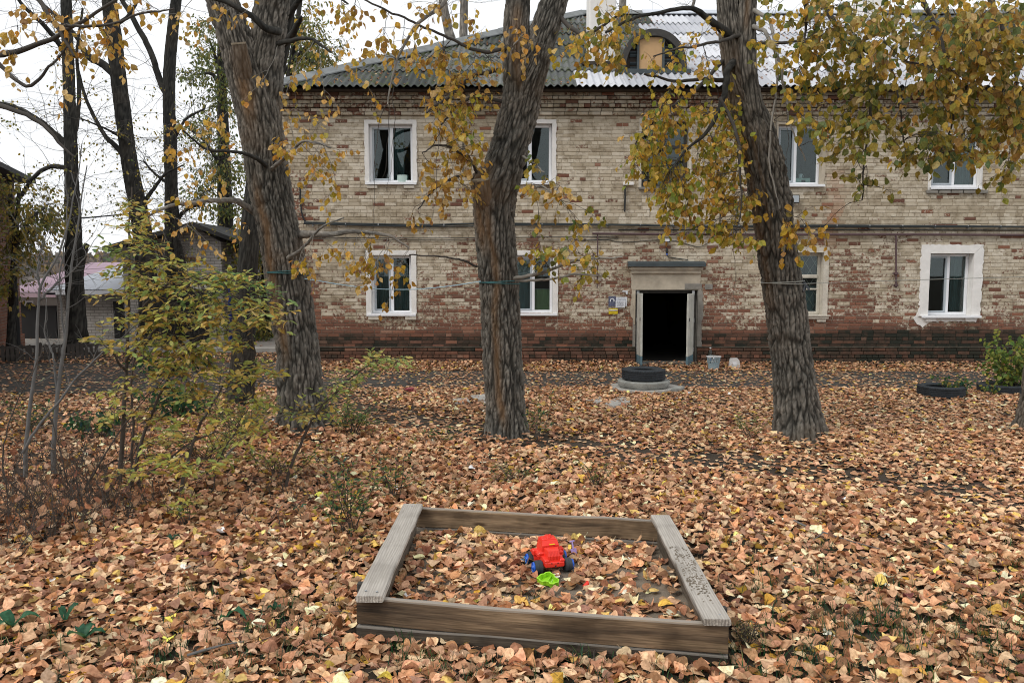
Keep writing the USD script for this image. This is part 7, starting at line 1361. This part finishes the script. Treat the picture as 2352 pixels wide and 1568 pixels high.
# the leafy shrub
t = thing('leafy_shrub', 'tall shrub with layered yellow green leaves in front of the thickest trunk', 'shrub'); c = Crown(1301); stems_ = []
for sp in ([(268, 1200, 13), (276, 1090, 12), (283, 987, 10), (288, 827, 9), (292, 753, 8), (295, 715, 7), (293, 578, 6), (297, 500, 4), (303, 430, 2.5)], [(262, 1190, 10, -0.3), (303, 1110, 9, -0.3), (344, 962, 8, -0.3), (384, 876, 7, -0.3), (440, 800, 5, -0.4), (500, 730, 3, -0.5)], [(300, 1130, 7, 0.2), (310, 1000, 6, 0.2), (303, 880, 5, 0.2), (310, 780, 4, 0.2), (330, 690, 3, 0.2)],
           [(290, 830, 7), (330, 790, 6, -0.2), (390, 740, 5, -0.4), (440, 715, 4, -0.5)], [(293, 740, 6), (340, 690, 5, -0.2), (400, 660, 4, -0.5), (470, 650, 3, -0.7)], [(294, 650, 5), (330, 615, 4, -0.2), (380, 590, 3, -0.4)], [(288, 850, 6), (260, 800, 5, -0.2), (230, 790, 3, -0.4)], [(420, 1180, 10, -0.9), (420, 1120, 9, -0.9), (440, 1040, 7, -0.8), (470, 960, 5, -0.8), (510, 890, 4, -0.8)], [(250, 1160, 7, 0.1), (330, 1100, 6, 0), (420, 1030, 5, -0.1), (500, 990, 3, -0.2)],
           [(700 - 120, 920, 5, -0.3), (585, 850, 4, -0.3), (580, 770, 3.5, -0.3), (600, 700, 3, -0.2)]):
    P, R = limb_pts(sp, 7.7); p, mm = stem_tube(c, P, R[0], max(R[-1], 0.0015)); obj('stem', mm, 'twig_brown', t, smooth=True); stems_.append(p)
o = np.vstack(stems_)
def layer(cx, cy, rx, n, Y=7.3, pal_=SHRUB, size=0.082, ns=4, ry=14, dY=0.5): c.cluster(o, (cx, cy), (rx, ry), Y, dY, n, ns, 0.17, size, pal_, 0.0035, kind='flat', spacing=0.030, sag=0.02, droop=0.04, density=0.95)
GR2 = [(112, 140, 78), (92, 126, 76), (134, 150, 80), (150, 150, 74)]
for a_ in ((305, 470, 30, 4), (318, 520, 25, 3), (255, 575, 45, 4, 7.5, GR2), (330, 560, 40, 5), (290, 620, 40, 4), (330, 650, 55, 7), (400, 600, 50, 5, 7.2), (390, 665, 60, 9, 7.2), (470, 640, 60, 7, 7.1, GR2 + SHRUB), (540, 648, 60, 8, 7.0, GR2 + SHRUB), (610, 655, 40, 4, 7.0, GR2), (480, 690, 50, 5, 7.1, GR2), (270, 680, 40, 5), (345, 720, 60, 7), (420, 730, 60, 9, 7.2), (300, 745, 50, 5), (500, 745, 60, 8, 7.1), (570, 730, 50, 7, 7.0), (600, 705, 40, 4, 7.0), (640, 695 + 25, 30, 3, 6.9), (260, 790, 40, 4), (340, 800, 50, 6), (430, 795, 60, 10, 7.2), (510, 800, 50, 7, 7.1), (380, 845, 60, 7), (460, 850, 60, 8, 7.2), (540, 860, 40, 5, 7.1), (600, 865, 40, 4, 7.0), (400, 900, 50, 6), (480, 905, 60, 6), (550, 930, 50, 5, 7.1), (260, 910, 30, 4), (250, 960, 25, 3), (340, 960, 40, 4), (430, 960, 40, 4), (330, 1010, 30, 3), (370, 1060, 40, 4, 7.0), (310, 1090, 30, 3, 7.0), (440, 1075, 40, 4, 6.8), (500, 1060, 40, 4, 6.9), (560, 1010, 50, 5, 7.2)):
    layer(*a_)
c.emit(t, 'twig_brown', singles=300, tmpl=OVAL_V, petioles=False)
# the arching spray in front of the thickest trunk
t = thing('leafy_shoot', 'arching shoot with a spray of pale green leaves right of the thickest trunk', 'shrub'); c = Crown(1401); P, R = limb_pts([(636, 1185, 9), (652, 1130, 9), (668, 1070, 8), (692, 1019, 7), (736, 943, 6), (785, 886, 5), (822, 852, 4.5), (871, 822, 3.5), (918, 832, 2)], 7.4); p, mm = stem_tube(c, P, R[0], R[-1]); obj('stem', mm, 'twig_brown', t, smooth=True); o = p
PG = [(150, 164, 96), (134, 152, 88), (164, 170, 104), (118, 140, 80), (176, 166, 92), (190, 170, 100)]
for cx, cy, rx, n in ((880, 822, 45, 6), (910, 832, 25, 4), (830, 850, 45, 7), (790, 885, 40, 6), (760, 905, 40, 5), (735, 940, 40, 4), (700, 955, 40, 4), (660, 960, 40, 3)): c.cluster(o, (cx, cy), (rx, 18), 7.3, 0.25, n, 3, 0.13, 0.066, PG if cx > 740 else PG + SHRUB, 0.003, kind='flat', spacing=0.028, sag=0.02, droop=0.0)
c.emit(t, 'twig_brown', singles=200, tmpl=OVAL_V, petioles=False)
t = thing('leafy_shoot', 'low flat shoot with leaves reaching across the foot of the thickest trunk', 'shrub'); c = Crown(1411); P, R = limb_pts([(520, 1050, 6), (560, 1010, 5), (600, 985, 4.5), (650, 960, 4), (700, 962, 2.5), (740, 965, 1.5)], 7.8); p, mm = stem_tube(c, P, R[0], R[-1]); obj('stem', mm, 'twig_pale', t, smooth=True); o = p
for cx, cy, rx, n in ((640, 950, 50, 2), (700, 940, 40, 3), (580, 960, 40, 3), (600, 985, 50, 2)): c.cluster(o, (cx, cy), (rx, 14), 7.7, 0.25, n, 3, 0.14, 0.07, SHRUB, 0.003, kind='flat', spacing=0.03, sag=0.02, droop=0.0)
c.emit(t, 'twig_pale', singles=120, tmpl=OVAL_V, petioles=False)
# the small bush of dark green leaflets by the sandpit and other low plants
def low_plant(label, px, py, hpx, wpx, seed, nst, palette, size, Y=None, kind='flat', name='low_plant', cat='plant', twm='twig_brown', ns=3, singles=60, lean=0.0, spread=1.0):
    g_ = gp(px, py) if Y is None else np.array([at(px, py, Y)[0], Y, 0.0]); g_[2] = gh(g_[0], g_[1]); t = thing(name, label, cat); c = Crown(seed); H = px2m(hpx, g_); Wd = px2m(wpx, g_) / 2
    for k in range(nst):
        b = g_ + np.array([c.rng.normal(0, 0.12 * Wd), c.rng.normal(0, 0.12 * Wd), -0.02]); e = g_ + np.array([c.rng.uniform(-1, 1) * Wd + lean * Wd, c.rng.uniform(-1, 1) * Wd * 0.8 * spread, H * c.rng.uniform(0.45, 1.0)]); c.spray(b, e, 0.0045, ns, H * 0.28, size, palette, size * 0.42, 0.5, 0.10, kind, 0.95, 0.25, 0.05)
    c.emit(t, twm, singles=singles, tmpl=OVAL_V if kind == 'flat' else LEAF_V, petioles=False); return t
DG = [(46, 84, 58), (38, 74, 54), (58, 96, 62), (66, 104, 66), (74, 98, 56)]
MG = [(92, 112, 62), (110, 124, 66), (126, 130, 66), (150, 142, 70), (82, 106, 62), (164, 146, 74)]
low_plant('small bush with dark green leaflets left of the sandpit', 800, 1235, 180, 150, 1501, 11, DG + MG, 0.042, name='small_bush', cat='bush', ns=6)
low_plant('thin green shoots behind the small bush left of the sandpit', 905, 1150, 120, 120, 1507, 8, DG + MG, 0.040, name='small_bush', cat='bush', ns=5)
low_plant('wispy green plant beside the foot of the middle trunk', 1235, 1010, 105, 70, 1511, 6, DG + MG, 0.045, ns=4)
low_plant('wispy weeds beside the left side of the leaning trunk foot', 1725, 1005, 60, 90, 1513, 9, MG, 0.040, ns=3)
low_plant('loose green weeds on the track left of the middle trunk', 1010, 1015, 30, 120, 1515, 9, DG + MG, 0.05, ns=3)
low_plant('dark green weeds at the left behind the leafless saplings', 225, 1000, 60, 110, 1517, 14, DG, 0.07, kind='pop', ns=4)
low_plant('dark green clump behind the leafy shrub', 420, 950, 75, 150, 1519, 22, DG, 0.08, kind='pop', ns=5)
low_plant('dark green clump further back between the saplings and the slim trunk', 395, 862, 45, 170, 1521, 18, DG, 0.085, kind='pop', ns=4)
low_plant('yellow green weeds around the foot of the thickest trunk on its left', 560, 1000, 95, 150, 1523, 26, GR2 + MG, 0.055, ns=5, singles=120)
low_plant('yellow green weeds around the foot of the thickest trunk on its right', 812, 1000, 95, 110, 1525, 18, MG + DG + GR2, 0.05, ns=5, singles=100)
low_plant('yellowing weeds under the leafy shrub', 470, 1060, 90, 200, 1527, 26, MG + SHRUB, 0.055, ns=4, singles=100)
low_plant('yellowing weeds in front of the thickest trunk', 640, 1095, 70, 190, 1529, 16, MG + SHRUB, 0.05, ns=4, singles=80)
low_plant('yellow green weeds at the left edge behind the tangle of twigs', 60, 985, 60, 150, 1531, 16, MG + DG, 0.06, ns=4)
low_plant('low yellow green seedling with pale leaves in front of the tangle', 430, 1205, 110, 90, 1533, 5, SHRUB + MG, 0.062, ns=4)
low_plant('sparse plants growing in the half buried tyre', 2188, 900, 50, 90, 1535, 12, DG + MG, 0.06, Y=c1_[1], kind='pop', ns=3)
low_plant('leafy green bush growing in the tyre behind the right trunk foot', 2325, 895, 125, 150, 1537, 26, [(92, 116, 56), (112, 132, 62), (132, 142, 66), (78, 102, 54), (146, 144, 70)], 0.095, Y=c2_[1], kind='pop', ns=5, name='small_bush', cat='bush', singles=150)
low_plant('small green weed right of the half buried tyre', 2272, 905, 35, 50, 1539, 6, DG + MG, 0.06, kind='pop', ns=3)
low_plant('low weeds at the right corner of the sandpit', 1712, 1490, 70, 60, 1541, 12, [(122, 112, 78), (104, 98, 66), (140, 128, 88)], 0.016, ns=6, singles=0)
low_plant('wispy weeds behind the back board of the sandpit', 1185, 1110, 50, 120, 1543, 12, MG, 0.03, ns=4); low_plant('wispy weeds right of the sandpit far corner', 1365, 1120, 60, 90, 1545, 9, MG, 0.028, ns=4)
# dry tangle at the lower left
def tangle(label, px, py, wpx, hpx, seed, n, m, depth=0.8):
    g_ = gp(px, py); t = thing('twig_tangle', label, 'dry bush'); c = Crown(seed); Wd = px2m(wpx, g_) / 2; H = px2m(hpx, g_)
    for k in range(n):
        b = g_ + np.array([c.rng.uniform(-1, 1) * Wd, c.rng.uniform(-1, 1) * depth, -0.03]); d = c.rng.normal(0, 0.45, 3) * [1.3, 1, 0.2] + [0, 0, 1]; d /= np.linalg.norm(d); L = H * c.rng.uniform(0.35, 1.0); p = c.curve(b, b + d * L, 0.08 * c.rng.normal(), 0.16, 10); c.twig(p, c.rng.uniform(0.003, 0.006), 0.001, 4)
        for j in range(c.rng.integers(3, 8)):
            i = c.rng.integers(1, 9); d2 = d * 0.5 + c.rng.normal(0, 0.8, 3); d2 /= np.linalg.norm(d2); q = c.curve(p[i], p[i] + d2 * L * c.rng.uniform(0.12, 0.4), 0.05, 0.16, 6); c.twig(q, 0.0022, 0.0008, 3)
            for e in range(2): d3 = d2 + c.rng.normal(0, 0.9, 3); d3 /= np.linalg.norm(d3); c.twig(c.curve(q[3], q[3] + d3 * L * 0.12, 0.0, 0.15, 4), 0.0014, 0.0007, 3)
    obj('twigs', cat(*c.tw), m, t, smooth=True, kind='stuff')
    k = 60; q = np.stack([g_[0] + c.rng.uniform(-1, 1, k) * Wd, g_[1] + c.rng.uniform(-1, 1, k) * depth, g_[2] + H * 0.5 * c.rng.random(k)], 1); v, f, cl = leaves(q, c.rng.normal(0, 1, (k, 3)), c.rng.normal(0, 1, (k, 3)), c.rng.uniform(0.05, 0.09, k), pal(LIT, k, c.rng, 0.8), c.rng); obj('caught_leaves', (v, f), 'dry_leaf', t, attrs={'col': cl}, kind='stuff')
tangle('dense dark tangle of dry twigs in the lower left corner of the yard', 70, 1200, 230, 190, 1601, 150, 'twig_brown'); tangle('dark dry stems beside the foot of the leafy shrub', 230, 1195, 130, 150, 1607, 70, 'twig_brown', 0.6); tangle('thin dry stalks in front of the left saplings', 140, 1090, 330, 170, 1613, 80, 'twig_dark', 1.0)
tangle('scattered dry stalks between the leafy shrub and the small bush', 560, 1160, 420, 110, 1617, 40, 'twig_dark', 0.7)
for k, (label, sp) in enumerate((('slender bare stem arching out of the tangle towards the leafy shrub', [(172, 1215, 7), (178, 1160, 6), (215, 1085, 5), (262, 1010, 4), (330, 920, 3), (390, 860, 2)]), ('slender bare stem rising from the tangle at the left edge', [(20, 1180, 6), (8, 1060, 5), (30, 960, 4), (62, 880, 3), (100, 800, 2)]), ('forked dry stem in front of the tangle', [(176, 1200, 6), (174, 1135, 5), (160, 1105, 4), (150, 1070, 3), (120, 960, 2)]), ('slender dark stem leaning right in front of the weeds', [(485, 1130, 5), (505, 1050, 4), (545, 980, 3), (575, 930, 2)]))):
    t, c, o = sapling(label, [sp], 7.2, 1650 + k, 'twig_brown', 'twig_brown', 12, (0.15, 0.5), 'bare_stem', 'stem'); c.emit(t, 'twig_brown')
# broad leaves at the lower left
def dock(label, px, py, specs, seed):
    g_ = gp(px, py); t = thing('dock_plant', label, 'plant'); r = np.random.default_rng(seed); u = np.linspace(0, 1, 9)[:, None]
    for dx, dy, L, wd, lift, bend in specs:
        L *= 0.75; wd *= 0.72; lift *= 0.7
        d = np.array([dx, dy, 0.0]); d /= np.linalg.norm(d); s = np.array([-d[1], d[0], 0]); b = g_ + np.array([0, 0, 0.03]); mid_ = b + d * L * u + np.array([0, 0, 1.0]) * (lift * np.sin(u * PI * bend)); w = wd * (np.sin(np.clip(u * 0.96 + 0.04, 0, 1) * PI) ** 0.65) * (1.15 - 0.5 * u); e = 0.004 * r.normal(size=(9, 1)); V = np.vstack([mid_ - s * w + [0, 0, 0.012] + e * [0, 0, 1], mid_, mid_ + s * w + [0, 0, 0.012] - e * [0, 0, 1]]); F = tri([[j * 9 + i, j * 9 + i + 1, (j + 1) * 9 + i + 1, (j + 1) * 9 + i] for j in range(2) for i in range(8)]); cc = lin(*[(48, 92, 66), (58, 104, 74), (66, 108, 72), (42, 82, 62)][r.integers(4)]) * r.uniform(0.75, 1.0)
        C = np.repeat(cc[None], 27, 0); C[9:18] *= 1.35; obj('leaf', (V, F), 'leaf', t, smooth=True, attrs={'col': C})
dock('plant with broad blue green leaves at the lower left edge', 30, 1452, [(-.5, .2, .16, .055, .10, .8), (-.2, -.6, .13, .05, .08, .8), (.9, .4, .20, .03, .09, .9)], 1); dock('plant with several broad blue green leaves in the lower left foreground', 195, 1478, [(.9, .1, .15, .05, .06, .8), (-.3, -.9, .15, .048, .10, .6), (-.7, .5, .12, .04, .07, .8), (.2, .8, .11, .035, .08, .8)], 2)
dock('pair of upright blue green leaves beside the lower left dock', 150, 1440, [(.3, .3, .10, .035, .12, .6), (-.6, .5, .10, .03, .10, .7)], 3); dock('curled green leaf arching over the litter left of the sandpit', 520, 1432, [(.9, -.3, .19, .04, .09, .95), (-.4, -.5, .06, .02, .03, .9)], 4); dock('small round green leaves left of the front board', 630, 1412, [(.6, -.4, .08, .035, .05, .7), (-.5, -.5, .06, .028, .04, .8), (.1, .8, .06, .02, .04, .8)], 5); dock('two small green leaves on the litter below the thin saplings', 395, 1250, [(.5, .2, .08, .028, .05, .8), (-.6, .3, .07, .025, .04, .8)], 6)
dock('dark green seedling leaves right of the leafless tangle', 690, 1185, [(.4, .5, .09, .035, .08, .6), (-.5, -.2, .08, .03, .06, .8)], 7)
# grass
gr = np.random.default_rng(1717); T_ = []
def tufts(n, fx, hgt, nb, spread):
    for k in range(n):
        px, py = fx(); g_ = gp(px, py); 
        if contains_xy(pit_out, g_[0], g_[1]): continue
        T_.append((g_[0], g_[1], gh(g_[0], g_[1]) + 0.01, hgt * gr.uniform(0.6, 1.3), int(nb * gr.uniform(0.5, 1.5)), spread))
tufts(100, lambda: (gr.uniform(1700, 2360), 1568 - 340 * gr.random() ** 1.3), 0.10, 13, 0.055); tufts(26, lambda: (gr.uniform(1880, 2360), gr.uniform(1430, 1580)), 0.12, 18, 0.07)
tufts(26, lambda: (gr.uniform(830, 1680), gr.uniform(1475, 1500) ), 0.12, 9, 0.05); tufts(34, lambda: (gr.uniform(900, 1700), gr.uniform(1510, 1575)), 0.09, 16, 0.07); tufts(40, lambda: (gr.uniform(380, 820), gr.uniform(1360, 1570)), 0.10, 16, 0.07); tufts(10, lambda: (gr.uniform(740, 900), gr.uniform(1180, 1300)), 0.10, 14, 0.06); tufts(24, lambda: (gr.uniform(0, 380), gr.uniform(1440, 1570)), 0.09, 12, 0.06)
tufts(14, lambda: (gr.uniform(960, 1240), gr.uniform(1140, 1152)), 0.09, 12, 0.08); tufts(16, lambda: (gr.uniform(1630, 1900), gr.uniform(1240, 1420)), 0.10, 12, 0.06)
GV, GF, GC, n0 = [], [], [], 0
for x, y, z, h, nb, sp in T_:
    b = np.stack([x + gr.normal(0, sp, nb), y + gr.normal(0, sp, nb), np.full(nb, z)], 1); d = gr.normal(0, 1, (nb, 2)); d /= np.linalg.norm(d, axis=1, keepdims=True) + 1e-9; L = h * gr.uniform(0.5, 1.3, nb); lean = gr.uniform(0.2, 1.0, nb)
    s = np.stack([-d[:, 1], d[:, 0], 0 * L], 1) * 0.0026; out = np.stack([d[:, 0], d[:, 1], 0 * L], 1); up = np.array([0, 0, 1.0]); rows = [(b - s, b + s)]
    for u, k in ((0.4, 0.85), (0.75, 0.55)): m_ = b + out * (lean * L * u ** 1.8)[:, None] + up * (L * u * (1 - 0.25 * lean * u))[:, None]; rows.append((m_ - s * k, m_ + s * k))
    tip_ = b + out * (lean * L)[:, None] + up * (L * (1 - 0.42 * lean))[:, None]; V = np.stack([rows[0][0], rows[0][1], rows[1][0], rows[1][1], rows[2][0], rows[2][1], tip_], 1); F = np.array([(0, 1, 3), (0, 3, 2), (2, 3, 5), (2, 5, 4), (4, 5, 6)])
    GF.append((F[None] + n0 + 7 * np.arange(nb)[:, None, None]).reshape(-1, 3)); n0 += 7 * nb; GV.append(V.reshape(-1, 3)); cc = pal([(44, 84, 44), (34, 70, 42), (56, 92, 48), (76, 100, 54), (140, 130, 84)], nb, gr, 0.85); cc[gr.random(nb) < 0.6] = pal([(36, 78, 46), (30, 64, 40)], 1, gr, 0.85)[0]; GC.append(np.repeat(cc, 7, 0))
obj('grass', (np.vstack(GV), np.vstack(GF)), 'blade', attrs={'col': np.clip(np.vstack(GC), 0, 1)}, label='tufts of green grass pushing up through the fallen leaves', cat='grass', kind='stuff')
b_ = [(gp(1240, 1392, 0.06), 0.30)]; r = np.random.default_rng(5); ms = []
for k in range(9):
    g_ = gp(1236 + r.normal(0, 8), 1385 + r.normal(0, 3), 0.06); d = r.normal(0, 1, 3) * [1, .6, 0] ; d /= np.linalg.norm(d); L = r.uniform(0.10, 0.24); u = np.linspace(0, 1, 6)[:, None]; ms.append(tube(g_ + d * L * 0.6 * u ** 1.8 + np.array([0, 0, 1.0]) * L * (u - 0.35 * u ** 2), np.linspace(0.0022, 0.0006, 6), 4))
v, f = cat(*ms); obj('grass_tuft', (v, f), 'blade', attrs={'col': np.repeat(lin(58, 80, 46)[None], len(v), 0)}, label='few long grass blades growing inside the sandpit before the mould', cat='grass', kind='stuff')
# ---------------------------------------------------------------- the far left: brick building, sheds, fence, hills
bl_ = thing('brick_building', 'red brick building cut by the left edge with a dark overhanging roof', 'building')
Yb = 22.0; C_ = at(42, 600, Yb); C_[2] = 0; ze = at(80, 410, Yb - 0.3)[2]; RB = lambda m: place(m, C_, rz=math.radians(20.2))
obj('wall', RB(box(-9, 0, -12, 0, -0.05, ze)), 'red_far', bl_); obj('plinth', RB(box(-9.05, 0.05, -12.05, 0.05, -0.05, 0.35)), 'red_far', bl_)
obj('roof', RB(hull([(0.45, -12.4, ze - 0.05), (0.45, 0.4, ze - 0.05), (0.45, -12.4, ze + 0.07), (0.45, 0.4, ze + 0.07), (-9.4, -12.4, ze - 0.05), (-9.4, 0.4, ze - 0.05), (-4.5, -7.6, ze + 2.3), (-4.5, -4.4, ze + 2.3)])), 'far_roof', bl_)
obj('drainpipe', RB(tube([(0.08, -0.9, 0.1), (0.08, -0.9, ze - 0.1)], 0.06, 8)), 'black', bl_, True)
# picket fence in front of it
fe = thing('picket_fence', 'dark weathered picket fence at the far left in front of the brick building', 'fence'); r = np.random.default_rng(8); fa2, fb2 = gp(-60, 833), gp(236, 822); d = fb2 - fa2; L = np.linalg.norm(d); d /= L; az = math.atan2(d[1], d[0]); n = int(L / 0.095)
for i in range(n):
    p = fa2 + d * (i * 0.095); h = 0.42 + r.uniform(-0.05, 0.04); 
    obj('picket', place(hull([(-0.035, -0.011, 0), (0.035, -0.011, 0), (0.035, -0.011, h - 0.03), (-0.035, -0.011, h - 0.03), (0, -0.011, h), (-0.035, 0.011, 0), (0.035, 0.011, 0), (0.035, 0.011, h - 0.03), (-0.035, 0.011, h - 0.03), (0, 0.011, h)]), p + [0, 0, -0.03], rz=az + r.normal(0, 0.02), ry=r.normal(0, 0.03)), 'fence_wood', fe)
for z in (0.12, 0.32): obj('rail', place(box(0, L, 0.012, 0.05, z - 0.03, z + 0.03), fa2, rz=az), 'fence_wood', fe)
# corrugated far roofs are built as ribbed sheets
def ribbed(p00, p10, p01, p11, n, amp):
    """A ribbed roof plane between four corners (eave left, eave right, ridge left, ridge right)."""
    p00, p10, p01, p11 = map(lambda q: np.asarray(q, float), (p00, p10, p01, p11)); m = 2 * n + 1; u = np.linspace(0, 1, m)[:, None]; N = np.cross(p10 - p00, p01 - p00); N /= np.linalg.norm(N); h = amp * (np.arange(m) % 2)[:, None] * N
    return np.vstack([p00 + (p10 - p00) * u + h, p01 + (p11 - p01) * u + h]), grid(m, 2)
def shed(name, label, px0, px1, pbase, peave, pridge, Y, roof_m, wall_m, depth=5.0, gates=(), wins=(), ribs=40, catn='shed'):
    t = thing(name, label, catn); x0, x1 = at(px0, 700, Y)[0], at(px1, 700, Y)[0]; z1 = at((px0 + px1) / 2, peave, Y - 0.3)[2]; zr = at((px0 + px1) / 2, pridge, Y + depth)[2]
    obj('wall', box(x0, x1, Y, Y + depth, -0.05, z1 - 0.03), wall_m, t)
    v, f = ribbed((x0 - 0.15, Y - 0.35, z1), (x1 + 0.15, Y - 0.35, z1), (x0 - 0.15, Y + depth, zr), (x1 + 0.15, Y + depth, zr), ribs, 0.03); obj('roof', cat((v, f), box(x0 - 0.15, x1 + 0.15, Y - 0.34, Y - 0.3, z1 - 0.14, z1 - 0.01)), roof_m, t)
    for k, (a, b, c_, d_, m) in enumerate(gates): xa, xb = at(a, 700, Y)[0], at(b, 700, Y)[0]; g_ = obj('gate', box(xa, xb, Y - 0.06, Y + 0.02, 0.0, at((a + b) / 2, c_, Y)[2]), m, t); obj('gate_seam', box((xa + xb) / 2 - 0.015, (xa + xb) / 2 + 0.015, Y - 0.075, Y - 0.055, 0.05, at((a + b) / 2, c_, Y)[2] - 0.05), 'far_roof', g_)
    for a, b, c_, d_ in wins: xa, xb = at(a, 700, Y)[0], at(b, 700, Y)[0]; za, zb = at(a, d_, Y)[2], at(a, c_, Y)[2]; w_ = obj('window', cat(box(xa, xb, Y - 0.04, Y, za, zb)), 'upvc', t); n_ = 2; [obj('pane', box(xa + 0.05 + k * (xb - xa) / n_, xa + (k + 1) * (xb - xa) / n_ - 0.04, Y - 0.05, Y - 0.035, za + 0.06, zb - 0.06), 'black', w_) for k in range(n_)]
    return t
shed('shed', 'cream shed with a faded pink ribbed metal roof beyond the left sapling', 30, 132, 782, 672, 604, 24.6, 'pink_metal', 'far_white', 5.0, [(44, 130, 702, 0, 'gate_black')], [(42, 78, 690, 712)])
shed('shed', 'pale brick shed with a white ribbed metal roof behind the bare saplings', 133, 292, 782, 666, 602, 24.6, 'white_metal', 'white_far', 5.0, [(262, 288, 692, 0, 'gate_black')], (), 60)
gs = thing('garage', 'white brick garage with a dark sloping roof behind the yellow green shrub', 'garage'); Y = 24.2; x0, x1 = at(286, 700, Y)[0], at(512, 700, Y)[0]; zl_, zm_, zr_ = at(300, 572, Y)[2], at(455, 522, Y)[2], at(560, 552, Y)[2]
xm_ = at(455, 600, Y)[0]; obj('wall', prism([(x0, -0.05), (x0, zl_), (xm_, zm_ - 0.03), (x1, zr_ - 0.05), (x1, -0.05)], Y, Y + 6), 'white_far', gs)
obj('roof', cat(hull([(x0 - 0.4, y, z) for y in (Y - 0.4, Y + 6.4) for z in (zl_ - 0.06, zl_ + 0.06)] + [(xm_, y, z) for y in (Y - 0.4, Y + 6.4) for z in (zm_ + 0.0, zm_ + 0.14)]), hull([(x1 + 0.6, y, z) for y in (Y - 0.4, Y + 6.4) for z in (zr_ - 0.1, zr_ + 0.02)] + [(xm_ + 0.004, y, z) for y in (Y - 0.4, Y + 6.4) for z in (zm_ + 0.0, zm_ + 0.14)])), 'far_roof', gs)
g_ = obj('gate', box(at(350, 700, Y)[0], at(478, 700, Y)[0], Y - 0.06, Y + 0.02, 0, at(400, 668, Y)[2]), 'gate_black', gs); obj('lintel', box(at(330, 700, Y)[0], at(500, 700, Y)[0], Y - 0.08, Y + 0.02, at(400, 664, Y)[2], at(400, 652, Y)[2]), 'far_white', gs); obj('brick_band', box(x0 + 1.0, x1 - 0.6, Y - 0.03, Y + 0.02, at(400, 596, Y)[2], at(400, 590, Y)[2]), 'red_far', gs)
aw = thing('awning', 'blue and white striped awning board on a blue post beside the garage', 'awning'); Y = 23.8; xa, xb = at(474, 640, Y)[0], at(560, 640, Y)[0]; z0, z1 = at(500, 652, Y)[2], at(500, 628, Y)[2]
obj('board', box(xa, xb, Y, Y + 0.15, z0, z1, 0.01), 'sign_blue', aw); obj('stripe', box(xa + 0.02, xb - 0.02, Y - 0.012, Y - 0.002, z0 + 0.12, z0 + 0.24), 'far_white', aw)
for px in (526, 556): obj('post', tube([(at(px, 700, Y)[0], Y + 0.08, -0.05), (at(px, 700, Y)[0], Y + 0.08, z0)], 0.05, 8), 'sign_blue', aw, True)
obj('overhead_wire', tube(spline([at(-40, 508, 20.0), at(60, 506, 21.0), at(200, 500, 23.0), at(340, 486, 26.0)], 30), 0.022, 5), 'black', None, True, label='dark overhead wire sagging from the left brick building', cat='wire')
for k in range(2): obj('overhead_wire', tube(spline([at(-40, 586 + 18 * k, 33.0), at(180, 590 + 14 * k, 33.0), at(420, 580 + 20 * k, 33.0)], 20), 0.014, 5), 'black', None, True, label=('upper' if k == 0 else 'lower') + ' of two thin wires above the far shed roofs', cat='wire')
# wooded rise on the horizon: a soft far-off ridge of bare trees
r = np.random.default_rng(88); n = 400; X = np.linspace(-230, 60, n); Yh = 190.0; base = at(100, 590, Yh)[2]; top = base * (0.72 + 0.5 * fb(X, 0 * X, 0, 0.02, 3, 5)) ; rows = 7; V, F = [], []
for j in range(rows): u = j / (rows - 1); V.append(np.stack([X, Yh + 26 * u + 0 * X, -1.0 + (top + 1.0) * math.sin(u * PI / 2) ** 0.9 + 0.6 * (fb(X, 0 * X, u, 0.35, 3, 7) - 0.5) * 6 * (u > 0)], 1))
obj('hill', (np.vstack(V), grid(n, rows)), 'far_trees', None, smooth=True, kind='structure')
wv, wf, wc_ = [], [], []; k = 5200; xx = r.uniform(-225, 40, k); yy = Yh + r.uniform(4, 26, k); zz = np.interp(xx, X, top) * np.sin(np.clip((yy - Yh) / 26, 0, 1) * PI / 2) ** 0.9; s = r.uniform(1.2, 3.4, k)
nv_, f_, c_ = leaves(np.stack([xx, yy, zz - 0.6], 1), r.normal(0, 0.35, (k, 3)) + [0, 0, 1], r.normal(0, 1, (k, 3)), s, pal([(128, 118, 112), (112, 104, 98), (140, 122, 100), (104, 100, 96)], k, r), r, OVAL_V); obj('far_wood', (nv_, f_), 'leaf', attrs={'col': c_}, label='bare grey wood on the far rise above the shed roofs', cat='wood', kind='stuff')
